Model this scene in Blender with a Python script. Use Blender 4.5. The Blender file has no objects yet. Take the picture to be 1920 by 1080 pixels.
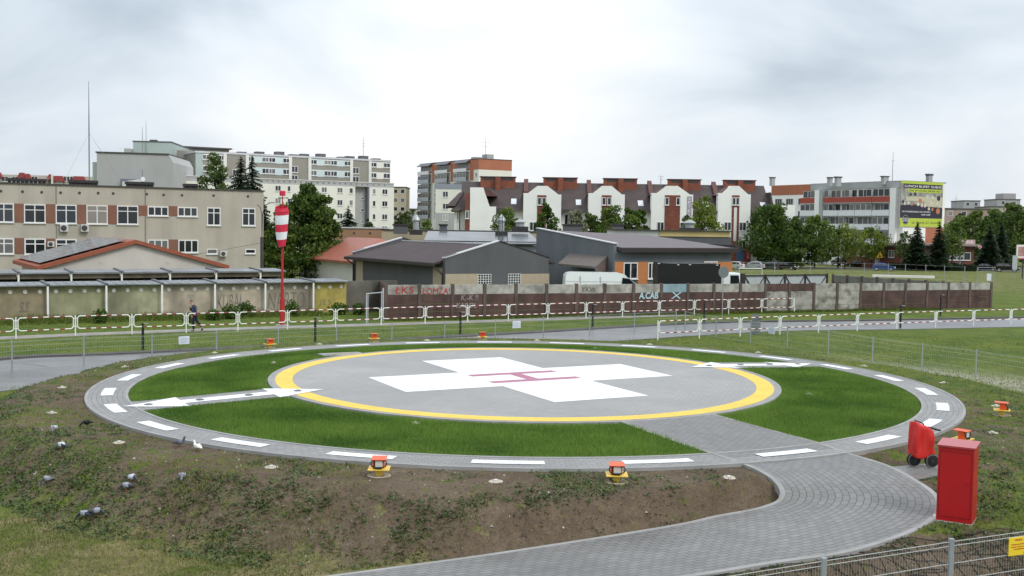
import bpy, bmesh, math, random
import numpy as np
from mathutils import Matrix, Vector
random.seed(7); RNG = np.random.default_rng(7)
S = bpy.context.scene; C = S.collection
R = math.radians
# ------------------------------------------------------------ camera
FOC, PITCH, ROLL, CAMZ = 2050.0, math.atan(112/2050), .0145, 6.0
cd = bpy.data.cameras.new('camera'); cam = bpy.data.objects.new('camera', cd); C.objects.link(cam)
cd.sensor_width = 36; cd.lens = 36*FOC/1920; cd.clip_start = .2; cd.clip_end = 6000
_cp, _sp, _cr, _sr = math.cos(PITCH), math.sin(PITCH), math.cos(ROLL), math.sin(ROLL)
_F = Vector((0, _cp, -_sp)); _R0 = Vector((1, 0, 0)); _U0 = Vector((0, _sp, _cp))
_R = _cr*_R0 + _sr*_U0; _U = _cr*_U0 - _sr*_R0
cam.matrix_world = Matrix(((_R.x, _U.x, -_F.x, 0), (_R.y, _U.y, -_F.y, 0), (_R.z, _U.z, -_F.z, CAMZ), (0, 0, 0, 1)))
S.camera = cam
# ------------------------------------------------------------ light: overcast sky + weak broad sun
SUN_EL, SUN_AZ = R(46), R(128)          # azimuth measured from +Y towards +X
w = bpy.data.worlds.new('World'); S.world = w; w.use_nodes = True
nt = w.node_tree; N, K = nt.nodes, nt.links; N.clear()
out = N.new('ShaderNodeOutputWorld'); bg = N.new('ShaderNodeBackground'); bg.inputs['Strength'].default_value = .1
K.new(bg.outputs[0], out.inputs[0])
sky = N.new('ShaderNodeTexSky'); sky.sky_type = 'NISHITA'; sky.sun_disc = False
sky.sun_elevation = SUN_EL; sky.sun_rotation = SUN_AZ; sky.air_density = 1.5; sky.dust_density = 3
tc = N.new('ShaderNodeTexCoord'); sep = N.new('ShaderNodeSeparateXYZ'); K.new(tc.outputs['Generated'], sep.inputs[0])
def wmath(op, a, b=None, c=None, clamp=False):
    n = N.new('ShaderNodeMath'); n.operation = op; n.use_clamp = clamp
    for i, v in enumerate((a, b, c)):
        if v is None: continue
        if isinstance(v, (int, float)): n.inputs[i].default_value = v
        else: K.new(v, n.inputs[i])
    return n.outputs[0]
mp = N.new('ShaderNodeMapping'); mp.inputs['Scale'].default_value = (1, 1, 2.3); mp.inputs['Location'].default_value = (.62, .1, .45)
K.new(tc.outputs['Generated'], mp.inputs[0])
n1 = N.new('ShaderNodeTexNoise'); n1.inputs['Scale'].default_value = 3.4; n1.inputs['Detail'].default_value = 6; n1.inputs['Roughness'].default_value = .46
n1.inputs['Distortion'].default_value = .4
K.new(mp.outputs[0], n1.inputs['Vector'])
# brighter cloud patch low over the middle of the view, apart from the sun
dot = N.new('ShaderNodeVectorMath'); dot.operation = 'DOT_PRODUCT'; K.new(tc.outputs['Generated'], dot.inputs[0])
_gl = Vector((-.06, 1, .115)).normalized(); dot.inputs[1].default_value = _gl
glow = wmath('MULTIPLY', wmath('POWER', wmath('MAXIMUM', dot.outputs['Value'], 0.0), 60), .36)
fac = wmath('ADD', wmath('MULTIPLY', wmath('SUBTRACT', n1.outputs['Fac'], .5), 2.3), wmath('ADD', .42, wmath('MULTIPLY', glow, 2.0)), clamp=True)
rp = N.new('ShaderNodeValToRGB'); K.new(fac, rp.inputs[0])
e = rp.color_ramp.elements
e[0].position = 0.0; e[0].color = (.45, .525, .605, 1)
e[1].position = 1.0; e[1].color = (.97, .985, 1.0, 1)
m_ = e.new(.42); m_.color = (.69, .755, .825, 1)
# CIE-like overcast: brighter towards the zenith
lz = wmath('ADD', 9.0, wmath('MULTIPLY', wmath('POWER', wmath('MAXIMUM', sep.outputs['Z'], 0.0), 1.0), 9.0))
vm = N.new('ShaderNodeVectorMath'); vm.operation = 'SCALE'; K.new(rp.outputs[0], vm.inputs[0]); K.new(lz, vm.inputs['Scale'])
mx = N.new('ShaderNodeMix'); mx.data_type = 'RGBA'; mx.inputs['Factor'].default_value = .93
K.new(sky.outputs[0], mx.inputs['A']); K.new(vm.outputs[0], mx.inputs['B']); K.new(mx.outputs['Result'], bg.inputs['Color'])
sl = bpy.data.lights.new('sun', 'SUN'); sl.energy = 1.3; sl.angle = R(16); sl.color = (1, .96, .9)
so = bpy.data.objects.new('sun', sl); C.objects.link(so)
_sd = Vector((math.sin(SUN_AZ)*math.cos(SUN_EL), math.cos(SUN_AZ)*math.cos(SUN_EL), math.sin(SUN_EL)))
so.rotation_euler = _sd.to_track_quat('Z', 'Y').to_euler(); so.location = _sd*300
S.view_settings.view_transform = 'Standard'; S.view_settings.look = 'None'
S.view_settings.exposure = .22; S.view_settings.gamma = 1
S.cycles.max_bounces = 5; S.cycles.diffuse_bounces = 3; S.cycles.glossy_bounces = 3; S.cycles.transparent_max_bounces = 8
# ------------------------------------------------------------ pixel geometry of the photograph (1920 x 1080)
def ray(px, py):
    dx, dy = px-960, py-540
    x = _cr*dx + _sr*dy; y = -_sr*dx + _cr*dy; u = -y/FOC
    return (x/FOC, _cp + u*_sp, -_sp + u*_cp)
def atz(px, py, z):
    d = ray(px, py); t = (z-CAMZ)/d[2]; return Vector((d[0]*t, d[1]*t, z))
def aty(px, py, Y):
    d = ray(px, py); t = Y/d[1]; return Vector((d[0]*t, Y, CAMZ + d[2]*t))
# ------------------------------------------------------------ materials
MATS = {}
def mat(name, col, rough=.8, var=.12, vs=3.0, bump=0.0, bs=30.0, streak=0.0, spec=.4, metal=0.0, dirt=None, dirt_amt=.0, dirt_s=.7, coord='Object'):
    if name in MATS: return MATS[name]
    m = bpy.data.materials.new(name); m.use_nodes = True; MATS[name] = m
    t = m.node_tree; n, k = t.nodes, t.links; b = n['Principled BSDF']
    b.inputs['Roughness'].default_value = rough; b.inputs['Specular IOR Level'].default_value = spec; b.inputs['Metallic'].default_value = metal
    tc = n.new('ShaderNodeTexCoord'); vec = tc.outputs[coord]
    cur = None
    rgb = n.new('ShaderNodeRGB'); rgb.outputs[0].default_value = (*col, 1); cur = rgb.outputs[0]
    def noise(scale, detail=5, mapping=None):
        q = n.new('ShaderNodeTexNoise'); q.inputs['Scale'].default_value = scale; q.inputs['Detail'].default_value = detail
        if mapping:
            mm = n.new('ShaderNodeMapping'); mm.inputs['Scale'].default_value = mapping; k.new(vec, mm.inputs[0]); k.new(mm.outputs[0], q.inputs['Vector'])
        else: k.new(vec, q.inputs['Vector'])
        return q.outputs['Fac']
    def mapr(v, a, b_, c, d):
        q = n.new('ShaderNodeMapRange'); k.new(v, q.inputs[0])
        for i, x in enumerate((a, b_, c, d)): q.inputs[i+1].default_value = x
        return q.outputs[0]
    def scale(c, f):
        q = n.new('ShaderNodeVectorMath'); q.operation = 'SCALE'; k.new(c, q.inputs[0]); k.new(f, q.inputs['Scale']); return q.outputs[0]
    if var: cur = scale(cur, mapr(noise(vs), .3, .7, 1-var, 1+var))
    if streak: cur = scale(cur, mapr(noise(1.0, 5, (.8, .8, .10)), .35, .72, 1+streak*.25, 1-streak*.8))
    if dirt:
        q = n.new('ShaderNodeMix'); q.data_type = 'RGBA'; k.new(mapr(noise(dirt_s, 7), .45, .68, 0, dirt_amt), q.inputs['Factor'])
        k.new(cur, q.inputs['A']); q.inputs['B'].default_value = (*dirt, 1); cur = q.outputs['Result']
    k.new(cur, b.inputs['Base Color'])
    if bump:
        q = n.new('ShaderNodeBump'); q.inputs['Strength'].default_value = bump; q.inputs['Distance'].default_value = .02
        k.new(noise(bs), q.inputs['Height']); k.new(q.outputs[0], b.inputs['Normal'])
    return m
def paver(name, c1, c2, mortar, bw=.2, bh=.1, rough=.55, msize=.006, streaks=.0):
    m = bpy.data.materials.new(name); m.use_nodes = True; MATS[name] = m
    t = m.node_tree; n, k = t.nodes, t.links; b = n['Principled BSDF']
    uv = n.new('ShaderNodeUVMap'); uv.uv_map = 'UVMap'
    br = n.new('ShaderNodeTexBrick'); k.new(uv.outputs[0], br.inputs['Vector'])
    br.inputs['Color1'].default_value = (*c1, 1); br.inputs['Color2'].default_value = (*c2, 1); br.inputs['Mortar'].default_value = (*mortar, 1)
    br.inputs['Scale'].default_value = 1; br.inputs['Brick Width'].default_value = bw; br.inputs['Row Height'].default_value = bh
    br.inputs['Mortar Size'].default_value = msize; br.inputs['Mortar Smooth'].default_value = .3; br.inputs['Bias'].default_value = 0
    no = n.new('ShaderNodeTexNoise'); no.inputs['Scale'].default_value = .55; no.inputs['Detail'].default_value = 6; no.inputs['Roughness'].default_value = .6; k.new(uv.outputs[0], no.inputs['Vector'])
    mr = n.new('ShaderNodeMapRange'); k.new(no.outputs['Fac'], mr.inputs[0])
    for i, x in enumerate((.3, .7, .80, 1.17)): mr.inputs[i+1].default_value = x
    n3 = n.new('ShaderNodeTexNoise'); n3.inputs['Scale'].default_value = .16; n3.inputs['Detail'].default_value = 8; n3.inputs['Roughness'].default_value = .62; k.new(uv.outputs[0], n3.inputs['Vector'])
    mr3 = n.new('ShaderNodeMapRange'); k.new(n3.outputs['Fac'], mr3.inputs[0])
    for i, x in enumerate((.35, .65, .88, 1.10)): mr3.inputs[i+1].default_value = x
    mm3 = n.new('ShaderNodeMath'); mm3.operation = 'MULTIPLY'; k.new(mr.outputs[0], mm3.inputs[0]); k.new(mr3.outputs[0], mm3.inputs[1])
    sc = n.new('ShaderNodeVectorMath'); sc.operation = 'SCALE'; k.new(br.outputs['Color'], sc.inputs[0]); k.new(mm3.outputs[0], sc.inputs['Scale'])
    k.new(sc.outputs[0], b.inputs['Base Color'])
    m2 = n.new('ShaderNodeMapRange'); k.new(no.outputs['Fac'], m2.inputs[0])
    for i, x in enumerate((.35, .65, rough-.12, rough+.12)): m2.inputs[i+1].default_value = x
    k.new(m2.outputs[0], b.inputs['Roughness'])
    bu = n.new('ShaderNodeBump'); bu.inputs['Strength'].default_value = .5; bu.inputs['Distance'].default_value = .006; bu.invert = True
    k.new(br.outputs['Fac'], bu.inputs['Height']); k.new(bu.outputs[0], b.inputs['Normal'])
    return m
def brickmat(name, c1, c2, mortar, bw=.25, bh=.075, rough=.85, msize=.012):
    """brick wall mapped in the object's own frame (x+y along the wall, z up)"""
    m = bpy.data.materials.new(name); m.use_nodes = True; MATS[name] = m
    t = m.node_tree; n, k = t.nodes, t.links; b = n['Principled BSDF']; b.inputs['Roughness'].default_value = rough
    tc = n.new('ShaderNodeTexCoord'); s = n.new('ShaderNodeSeparateXYZ'); k.new(tc.outputs['Object'], s.inputs[0])
    a = n.new('ShaderNodeMath'); a.operation = 'ADD'; k.new(s.outputs[0], a.inputs[0]); k.new(s.outputs[1], a.inputs[1])
    c = n.new('ShaderNodeCombineXYZ'); k.new(a.outputs[0], c.inputs[0]); k.new(s.outputs[2], c.inputs[1])
    br = n.new('ShaderNodeTexBrick'); k.new(c.outputs[0], br.inputs['Vector'])
    br.inputs['Color1'].default_value = (*c1, 1); br.inputs['Color2'].default_value = (*c2, 1); br.inputs['Mortar'].default_value = (*mortar, 1)
    br.inputs['Scale'].default_value = 1; br.inputs['Brick Width'].default_value = bw; br.inputs['Row Height'].default_value = bh; br.inputs['Mortar Size'].default_value = msize
    no = n.new('ShaderNodeTexNoise'); no.inputs['Scale'].default_value = .8; no.inputs['Detail'].default_value = 5; k.new(tc.outputs['Object'], no.inputs['Vector'])
    mr = n.new('ShaderNodeMapRange'); k.new(no.outputs['Fac'], mr.inputs[0])
    for i, x in enumerate((.3, .7, .78, 1.18)): mr.inputs[i+1].default_value = x
    sc = n.new('ShaderNodeVectorMath'); sc.operation = 'SCALE'; k.new(br.outputs['Color'], sc.inputs[0]); k.new(mr.outputs[0], sc.inputs['Scale'])
    k.new(sc.outputs[0], b.inputs['Base Color'])
    return m
def leafmat(name, dark, light, rough=.55, trans=.35, spec=.25):
    """leaf colour varied per leaf by the 'tint' attribute"""
    m = bpy.data.materials.new(name); m.use_nodes = True; MATS[name] = m
    t = m.node_tree; n, k = t.nodes, t.links; b = n['Principled BSDF']; b.inputs['Roughness'].default_value = rough; b.inputs['Specular IOR Level'].default_value = spec
    at = n.new('ShaderNodeAttribute'); at.attribute_name = 'tint'
    q = n.new('ShaderNodeMix'); q.data_type = 'RGBA'; k.new(at.outputs['Fac'], q.inputs['Factor'])
    q.inputs['A'].default_value = (*dark, 1); q.inputs['B'].default_value = (*light, 1)
    k.new(q.outputs['Result'], b.inputs['Base Color'])
    if trans:
        tr = n.new('ShaderNodeBsdfTranslucent'); k.new(q.outputs['Result'], tr.inputs['Color'])
        ms = n.new('ShaderNodeMixShader'); ms.inputs[0].default_value = trans
        k.new(b.outputs[0], ms.inputs[1]); k.new(tr.outputs[0], ms.inputs[2]); k.new(ms.outputs[0], n['Material Output'].inputs[0])
    return m
# ------------------------------------------------------------ mesh builder
class MB:
    def __init__(s): s.v = []; s.f = []; s.m = []; s.uv = []
    def add(s, vs, fs, mi=0, uvs=None):
        o = len(s.v); s.v += [tuple(x) for x in vs]
        for i, f in enumerate(fs):
            s.f.append(tuple(o+j for j in f)); s.m.append(mi); s.uv.append(uvs[i] if uvs else None)
        return s
    def box(s, x0, x1, y0, y1, z0, z1, mi=0, M=None):
        vs = [Vector(p) for p in ((x0,y0,z0),(x1,y0,z0),(x1,y1,z0),(x0,y1,z0),(x0,y0,z1),(x1,y0,z1),(x1,y1,z1),(x0,y1,z1))]
        if M is not None: vs = [M @ p for p in vs]
        return s.add(vs, ((0,3,2,1),(4,5,6,7),(0,1,5,4),(1,2,6,5),(2,3,7,6),(3,0,4,7)), mi)
    def bbox(s, x0, x1, y0, y1, z0, z1, b=.02, mi=0, M=None):
        """box with bevelled edges"""
        bm = bmesh.new(); bmesh.ops.create_cube(bm, size=1)
        for v in bm.verts: v.co = Vector(((x0+x1)/2+v.co.x*(x1-x0), (y0+y1)/2+v.co.y*(y1-y0), (z0+z1)/2+v.co.z*(z1-z0)))
        bmesh.ops.bevel(bm, geom=list(bm.edges), offset=b, segments=2, affect='EDGES', profile=.6)
        bm.verts.ensure_lookup_table(); vs = [v.co.copy() for v in bm.verts]; fs = [[v.index for v in f.verts] for f in bm.faces]; bm.free()
        if M is not None: vs = [M @ p for p in vs]
        return s.add(vs, fs, mi)
    def prism(s, poly, y0, y1, mi=0, M=None):
        """poly in x,z extruded along y"""
        n = len(poly); vs = [Vector((p[0], y0, p[1])) for p in poly] + [Vector((p[0], y1, p[1])) for p in poly]
        if M is not None: vs = [M @ p for p in vs]
        fs = [tuple(range(n)), tuple(range(2*n-1, n-1, -1))] + [(i, i+n, (i+1) % n+n, (i+1) % n) for i in range(n)]
        return s.add(vs, fs, mi)
    def tube(s, pts, r, n=6, mi=0, cap=True):
        pts = [Vector(p) for p in pts]; rs = r if isinstance(r, (list, tuple)) else [r]*len(pts)
        o = len(s.v); prev = None; vs = []
        for i, p in enumerate(pts):
            d = (pts[min(i+1, len(pts)-1)] - pts[max(i-1, 0)]).normalized()
            a = Vector((0, 0, 1)) if abs(d.z) < .9 else Vector((1, 0, 0))
            if prev is not None: a = prev
            x = (a - d*a.dot(d)).normalized(); y = d.cross(x); prev = x
            for j in range(n):
                t = 2*math.pi*j/n; vs.append(p + (x*math.cos(t)+y*math.sin(t))*rs[i])
        fs = []
        for i in range(len(pts)-1):
            for j in range(n): fs.append((i*n+j, i*n+(j+1) % n, (i+1)*n+(j+1) % n, (i+1)*n+j))
        if cap: fs += [tuple(range(n-1, -1, -1)), tuple(range((len(pts)-1)*n, len(pts)*n))]
        return s.add(vs, fs, mi)
    def lathe(s, prof, n=24, mi=0, M=None):
        vs = []
        for r, z in prof:
            for j in range(n):
                t = 2*math.pi*j/n; vs.append(Vector((r*math.cos(t), r*math.sin(t), z)))
        if M is not None: vs = [M @ p for p in vs]
        fs = [(i*n+j, i*n+(j+1) % n, (i+1)*n+(j+1) % n, (i+1)*n+j) for i in range(len(prof)-1) for j in range(n)]
        fs += [tuple(range(n-1, -1, -1)), tuple(range((len(prof)-1)*n, len(prof)*n))]
        return s.add(vs, fs, mi)
    def loft(s, rings, mi=0, cap=True):
        n = len(rings[0]); vs = [p for r in rings for p in r]
        fs = [(i*n+j, i*n+(j+1) % n, (i+1)*n+(j+1) % n, (i+1)*n+j) for i in range(len(rings)-1) for j in range(n)]
        if cap: fs += [tuple(range(n-1, -1, -1)), tuple(range((len(rings)-1)*n, len(rings)*n))]
        return s.add(vs, fs, mi)
    def build(s, name, mats, parent=None, loc=None, smooth=False):
        me = bpy.data.meshes.new(name); me.from_pydata([tuple(v) for v in s.v], [], s.f)
        mats = mats if isinstance(mats, (list, tuple)) else [mats]
        for q in mats: me.materials.append(q)
        if len(mats) > 1: me.polygons.foreach_set('material_index', s.m)
        if any(u is not None for u in s.uv):
            l = me.uv_layers.new(name='UVMap').data; i = 0
            for f, u in zip(s.f, s.uv):
                for j in range(len(f)): l[i].uv = u[j]; i += 1
        if smooth: me.polygons.foreach_set('use_smooth', [True]*len(me.polygons))
        me.validate(); me.update()
        return link(name, me, parent, loc)
def link(name, me, parent=None, loc=None):
    o = bpy.data.objects.new(name, me); C.objects.link(o)
    if parent: o.parent = parent
    if loc is not None: o.location = loc
    return o
def tag(o, label, cat, group=None, kind=None):
    o['label'] = label; o['category'] = cat
    if group: o['group'] = group
    if kind: o['kind'] = kind
    return o
def T(name, label, cat, loc=(0, 0, 0), rz=0, group=None, kind=None):
    o = bpy.data.objects.new(name, None); C.objects.link(o); o.empty_display_size = .2
    o.location = loc; o.rotation_euler = (0, 0, rz); return tag(o, label, cat, group, kind)
def copy_tree(o, parent=None):
    c = o.copy(); C.objects.link(c); c.parent = parent
    for ch in o.children: copy_tree(ch, c)
    return c
def struct(o): o['kind'] = 'structure'; return o
def text(name, s, w, h, m, parent, M, ext=.004, shear=0, bold=0.0):
    """lettering fitted to w x h, lying in local x,z and facing -y"""
    cu = bpy.data.curves.new(name, 'FONT'); cu.body = s; cu.size = 1; cu.extrude = ext; cu.shear = shear; cu.offset = bold; cu.resolution_u = 3
    ob = bpy.data.objects.new(name, cu); C.objects.link(ob); dg = bpy.context.evaluated_depsgraph_get()
    me = bpy.data.meshes.new_from_object(ob.evaluated_get(dg)); bpy.data.objects.remove(ob)
    n = len(me.vertices); a = np.empty(n*3); me.vertices.foreach_get('co', a); a = a.reshape(-1, 3)
    lo, hi = a.min(0), a.max(0); x = (a[:, 0]-lo[0])/(hi[0]-lo[0])*w; z = (a[:, 1]-lo[1])/(hi[1]-lo[1])*h; y = -(a[:, 2])
    q = np.array(M) @ np.stack([x, y, z, np.ones(n)]); me.vertices.foreach_set('co', q[:3].T.ravel())
    me.materials.clear(); me.materials.append(m); me.update()
    return link(name, me, parent)
def bulk(name, v, nper, m, tint=None, parent=None, smooth=False):
    """many small polygons of nper corners from an array (n*nper,3); tint per polygon"""
    n = len(v)//nper; me = bpy.data.meshes.new(name)
    me.vertices.add(len(v)); me.vertices.foreach_set('co', np.ascontiguousarray(v, dtype=np.float32).ravel())
    me.loops.add(n*nper); me.loops.foreach_set('vertex_index', np.arange(n*nper, dtype=np.int32))
    me.polygons.add(n); me.polygons.foreach_set('loop_start', np.arange(0, n*nper, nper, dtype=np.int32))
    me.polygons.foreach_set('loop_total', np.full(n, nper, dtype=np.int32))
    if tint is not None:
        a = me.attributes.new('tint', 'FLOAT', 'FACE'); a.data.foreach_set('value', np.ascontiguousarray(tint, dtype=np.float32))
    me.materials.append(m); me.update(calc_edges=True)
    return link(name, me, parent)
# ------------------------------------------------------------ terrain and helipad levels
CX, CY = .39, 33.27
def sstep(a, b, x):
    t = np.clip((x-a)/(b-a), 0, 1); return t*t*(3-2*t)
def padz(x, y):
    rz = 1.3325 + .0018*(x-.369) - .0051*(y-33.18); dz = 1.4565 - .0034*(x-.4085) + .0062*(y-33.36)
    t = np.clip((np.hypot(x-CX, y-CY)-7.75)/3.35, 0, 1); return dz*(1-t) + rz*t
PATHPX = [((1168,790),(1333,777),0),((1250,820),(1430,804),0),((1333,848),(1527,830),0),((1405,872),(1587,851),1.38),((1443,890),(1660,874),1.32),((1463,906),(1713,902),1.25),
          ((1472,921),(1747,927),1.15),((1471,933),(1755,950),1.06),((1463,942),(1740,973),.99),((1440,951),(1697,997),.93),((1413,958),(1630,1020),.89),((1347,970),(1563,1037),.85),
          ((1280,985),(1447,1053),.80),((1130,1010),(1313,1075),.73),((900,1045),(1130,1102),.67),((640,1080),(900,1135),.62),((400,1112),(650,1170),.58),((100,1150),(350,1212),.55)]
def _onpad(px, py):
    z = 1.38
    for _ in range(25): p = atz(px, py, z); z = float(padz(p.x, p.y))
    return p
def _spline(P, n=8):
    P = [Vector(p) for p in P]; o = []
    for i in range(len(P)-1):
        a, b, c, d = P[max(i-1, 0)], P[i], P[i+1], P[min(i+2, len(P)-1)]
        for j in range(n):
            t = j/n; o.append(.5*((2*b)+(c-a)*t+(2*a-5*b+4*c-d)*t*t+(3*b-a-3*c+d)*t**3))
    return o+[P[-1]]
PL = _spline([_onpad(*a) if z == 0 else atz(*a, z) for a, b, z in PATHPX])
PR = _spline([_onpad(*b) if z == 0 else atz(*b, z) for a, b, z in PATHPX])
PMID = np.array([[(a.x+b.x)/2, (a.y+b.y)/2, (a.z+b.z)/2, (a-b).length/2] for a, b in zip(PL, PR)])
def H(x, y):
    x = np.asarray(x, float); y = np.asarray(y, float)
    r = np.hypot(x-CX, y-CY); th = np.arctan2(y-CY, x-CX)
    zb = .5 - .5*sstep(28, 48, y) - .25*sstep(-14, -22, x)*(1-sstep(28, 48, y))
    L = 2.3 + 3.2*np.maximum(0, np.cos(th+.45))**2 + 1.2*np.maximum(0, np.sin(th))
    m = 1 - sstep(0, 1, (r-14.0)/L)*1.0
    pz = padz(CX+(x-CX)*np.minimum(1, 12.5/np.maximum(r, .1)), CY+(y-CY)*np.minimum(1, 12.5/np.maximum(r, .1)))
    h = zb + (pz-.05-zb)*m
    # the small bank towards the near fence on the right
    h = h - 1.25*sstep(0, 2.6, (17.7+.30*(x-5)) - y)*sstep(1.5, 4.0, x)*(1-sstep(30, 40, x))
    # gentle unevenness away from the paving
    h = h + (.03*np.sin(x*.9+y*.5)+.025*np.sin(x*1.9-y*1.3+1)+.02*np.sin(x*3.3+y*2.9))*sstep(13.0, 14.5, r)*(1-sstep(34, 45, y))
    h = h - 1.0*sstep(112, 185, y)
    # path bed
    xs, ys = x.ravel(), y.ravel(); hh = h.ravel().copy(); near = (xs > -16) & (xs < 14) & (ys > 10) & (ys < 27) & (r.ravel() > 12.3)
    if near.any():
        q = PMID[16:]; d2 = (xs[near][:, None]-q[None, :, 0])**2 + (ys[near][:, None]-q[None, :, 1])**2
        i = d2.argmin(1); d = np.sqrt(d2[np.arange(len(i)), i]) - q[i, 3]; z = q[i, 2]
        wgt = 1 - sstep(.10, .55, d); v = hh[near]; hh[near] = v*(1-wgt) + (z-.05)*wgt
    h = hh.reshape(h.shape)
    fl = 1-sstep(.75, 1.7, np.hypot(x-7.95, y-19.4)); h = h*(1-fl) + .95*fl; f2 = 1-sstep(.75, 1.3, np.hypot(x-8.25, y-22.1)); h = h*(1-f2) + 1.14*f2
    return np.where(r < 12.55, np.minimum(padz(x, y)-.06, pz), h)
def Hs(x, y): return float(H(np.array([x]), np.array([y]))[0])
def G(px, py):
    """the point of the ground seen at a pixel of the photograph"""
    d = ray(px, py); lo = 10.0
    t = np.arange(10, 160, .05); X, Y, Z = d[0]*t, d[1]*t, CAMZ + d[2]*t
    i = int(np.argmax(Z < H(X, Y))); a, b = t[max(i-1, 0)], t[i]
    for _ in range(20):
        c = (a+b)/2
        if CAMZ + d[2]*c < Hs(d[0]*c, d[1]*c): b = c
        else: a = c
    return Vector((d[0]*b, d[1]*b, Hs(d[0]*b, d[1]*b)))
def Gf(px, py):
    """ground point for the far field"""
    p = atz(px, py, 0)
    for _ in range(12): p = atz(px, py, Hs(p.x, p.y))
    return p
def axis(dense0, dense1, step, far):
    a = list(np.arange(dense0, dense1+1e-6, step)); s = step; x = dense1
    while x < far: s *= 1.25; x += s; a.append(x)
    s = step; x = dense0; f = [] 
    while x > -far: s *= 1.25; x -= s; f.append(x)
    return np.array(f[::-1]+a)
gx = axis(-20, 18, .16, 2500); gy = axis(13.5, 54, .16, 2500); gy = gy[gy > -300]
XX, YY = np.meshgrid(gx, gy); ZZ = H(XX, YY)
# ground: soil, weeds, lawn grass and dry grass by zone
def ground_mat():
    m = bpy.data.materials.new('ground'); m.use_nodes = True; t = m.node_tree; n, k = t.nodes, t.links; b = n['Principled BSDF']
    b.inputs['Roughness'].default_value = .95; b.inputs['Specular IOR Level'].default_value = .15
    tc = n.new('ShaderNodeTexCoord'); P = tc.outputs['Object']
    def noise(s, d=6, r=.55, sc=None):
        q = n.new('ShaderNodeTexNoise'); q.inputs['Scale'].default_value = s; q.inputs['Detail'].default_value = d; q.inputs['Roughness'].default_value = r
        if sc: mm = n.new('ShaderNodeMapping'); mm.inputs['Scale'].default_value = sc; k.new(P, mm.inputs[0]); k.new(mm.outputs[0], q.inputs['Vector'])
        else: k.new(P, q.inputs['Vector'])
        return q.outputs['Fac']
    def mr(v, a, b_, c, d):
        q = n.new('ShaderNodeMapRange'); k.new(v, q.inputs[0])
        for i, x in enumerate((a, b_, c, d)): q.inputs[i+1].default_value = x
        return q.outputs[0]
    def mix(f, a, b_):
        q = n.new('ShaderNodeMix'); q.data_type = 'RGBA'
        for s, v in (('Factor', f), ('A', a), ('B', b_)):
            if isinstance(v, tuple): q.inputs[s].default_value = (*v, 1)
            elif isinstance(v, float): q.inputs[s].default_value = v
            else: k.new(v, q.inputs[s])
        return q.outputs['Result']
    def ma(op, a, b_, cl=False):
        q = n.new('ShaderNodeMath'); q.operation = op; q.use_clamp = cl
        for i, v in enumerate((a, b_)):
            if isinstance(v, float): q.inputs[i].default_value = v
            else: k.new(v, q.inputs[i])
        return q.outputs[0]
    at = n.new('ShaderNodeAttribute'); at.attribute_name = 'zone'; sp = n.new('ShaderNodeSeparateColor'); k.new(at.outputs['Color'], sp.inputs[0])
    soil = mix(mr(noise(1.1), .35, .65, 0, 1), (.130, .092, .062), (.192, .144, .099))
    soil = mix(mr(noise(7, 6, .7), .42, .70, 0, .6), soil, (.075, .056, .040)); soil = mix(mr(noise(30, 4, .7), .45, .70, 0, .6), soil, (.050, .038, .028))
    soil = mix(mr(noise(60, 2), .72, .80, 0, .5), soil, (.30, .25, .20))
    green = mix(mr(noise(.35), .35, .65, 0, 1), (.068, .118, .018), (.155, .188, .030))
    green = mix(mr(noise(14, 5, .7), .38, .66, 0, .75), green, (.032, .064, .011))
    green = mix(mr(noise(2.2, 5), .52, .72, 0, .6), green, (.21, .205, .06))
    dry = mix(mr(noise(3.0, 6, .7), .35, .65, 0, 1), (.115, .112, .040), (.26, .215, .11))
    straw = mix(mr(noise(5.0, 6, .75, (1, 2.2, 1)), .42, .56, 0, 1), green, (.44, .42, .33))
    w1 = ma('ADD', sp.outputs[0], mr(noise(2.4, 8, .7), .3, .7, -.42, .42))
    g = mix(mr(ma('ADD', sp.outputs[1], mr(noise(1.3, 6), .3, .7, -.4, .4)), .3, .7, 0, 1), green, dry)
    g = mix(sp.outputs[2], g, straw)
    c = mix(mr(w1, .35, .62, 0, 1), g, soil)
    k.new(c, b.inputs['Base Color'])
    bu = n.new('ShaderNodeBump'); bu.inputs['Strength'].default_value = .9; bu.inputs['Distance'].default_value = .06
    k.new(ma('ADD', noise(9, 8, .7), ma('MULTIPLY', noise(40, 4), .35)), bu.inputs['Height']); k.new(bu.outputs[0], b.inputs['Normal'])
    return m
ny, nx = XX.shape
me = bpy.data.meshes.new('ground'); me.vertices.add(nx*ny)
me.vertices.foreach_set('co', np.stack([XX, YY, ZZ], -1).astype(np.float32).ravel())
ii = np.arange(nx*ny).reshape(ny, nx); q = np.stack([ii[:-1, :-1], ii[:-1, 1:], ii[1:, 1:], ii[1:, :-1]], -1).reshape(-1, 4)
me.loops.add(q.size); me.loops.foreach_set('vertex_index', q.ravel().astype(np.int32)); me.polygons.add(len(q))
me.polygons.foreach_set('loop_start', np.arange(0, q.size, 4, dtype=np.int32)); me.polygons.foreach_set('loop_total', np.full(len(q), 4, dtype=np.int32))
me.polygons.foreach_set('use_smooth', np.ones(len(q), dtype=bool))
rr = np.hypot(XX-CX, YY-CY); th = np.arctan2(YY-CY, XX-CX)
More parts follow.
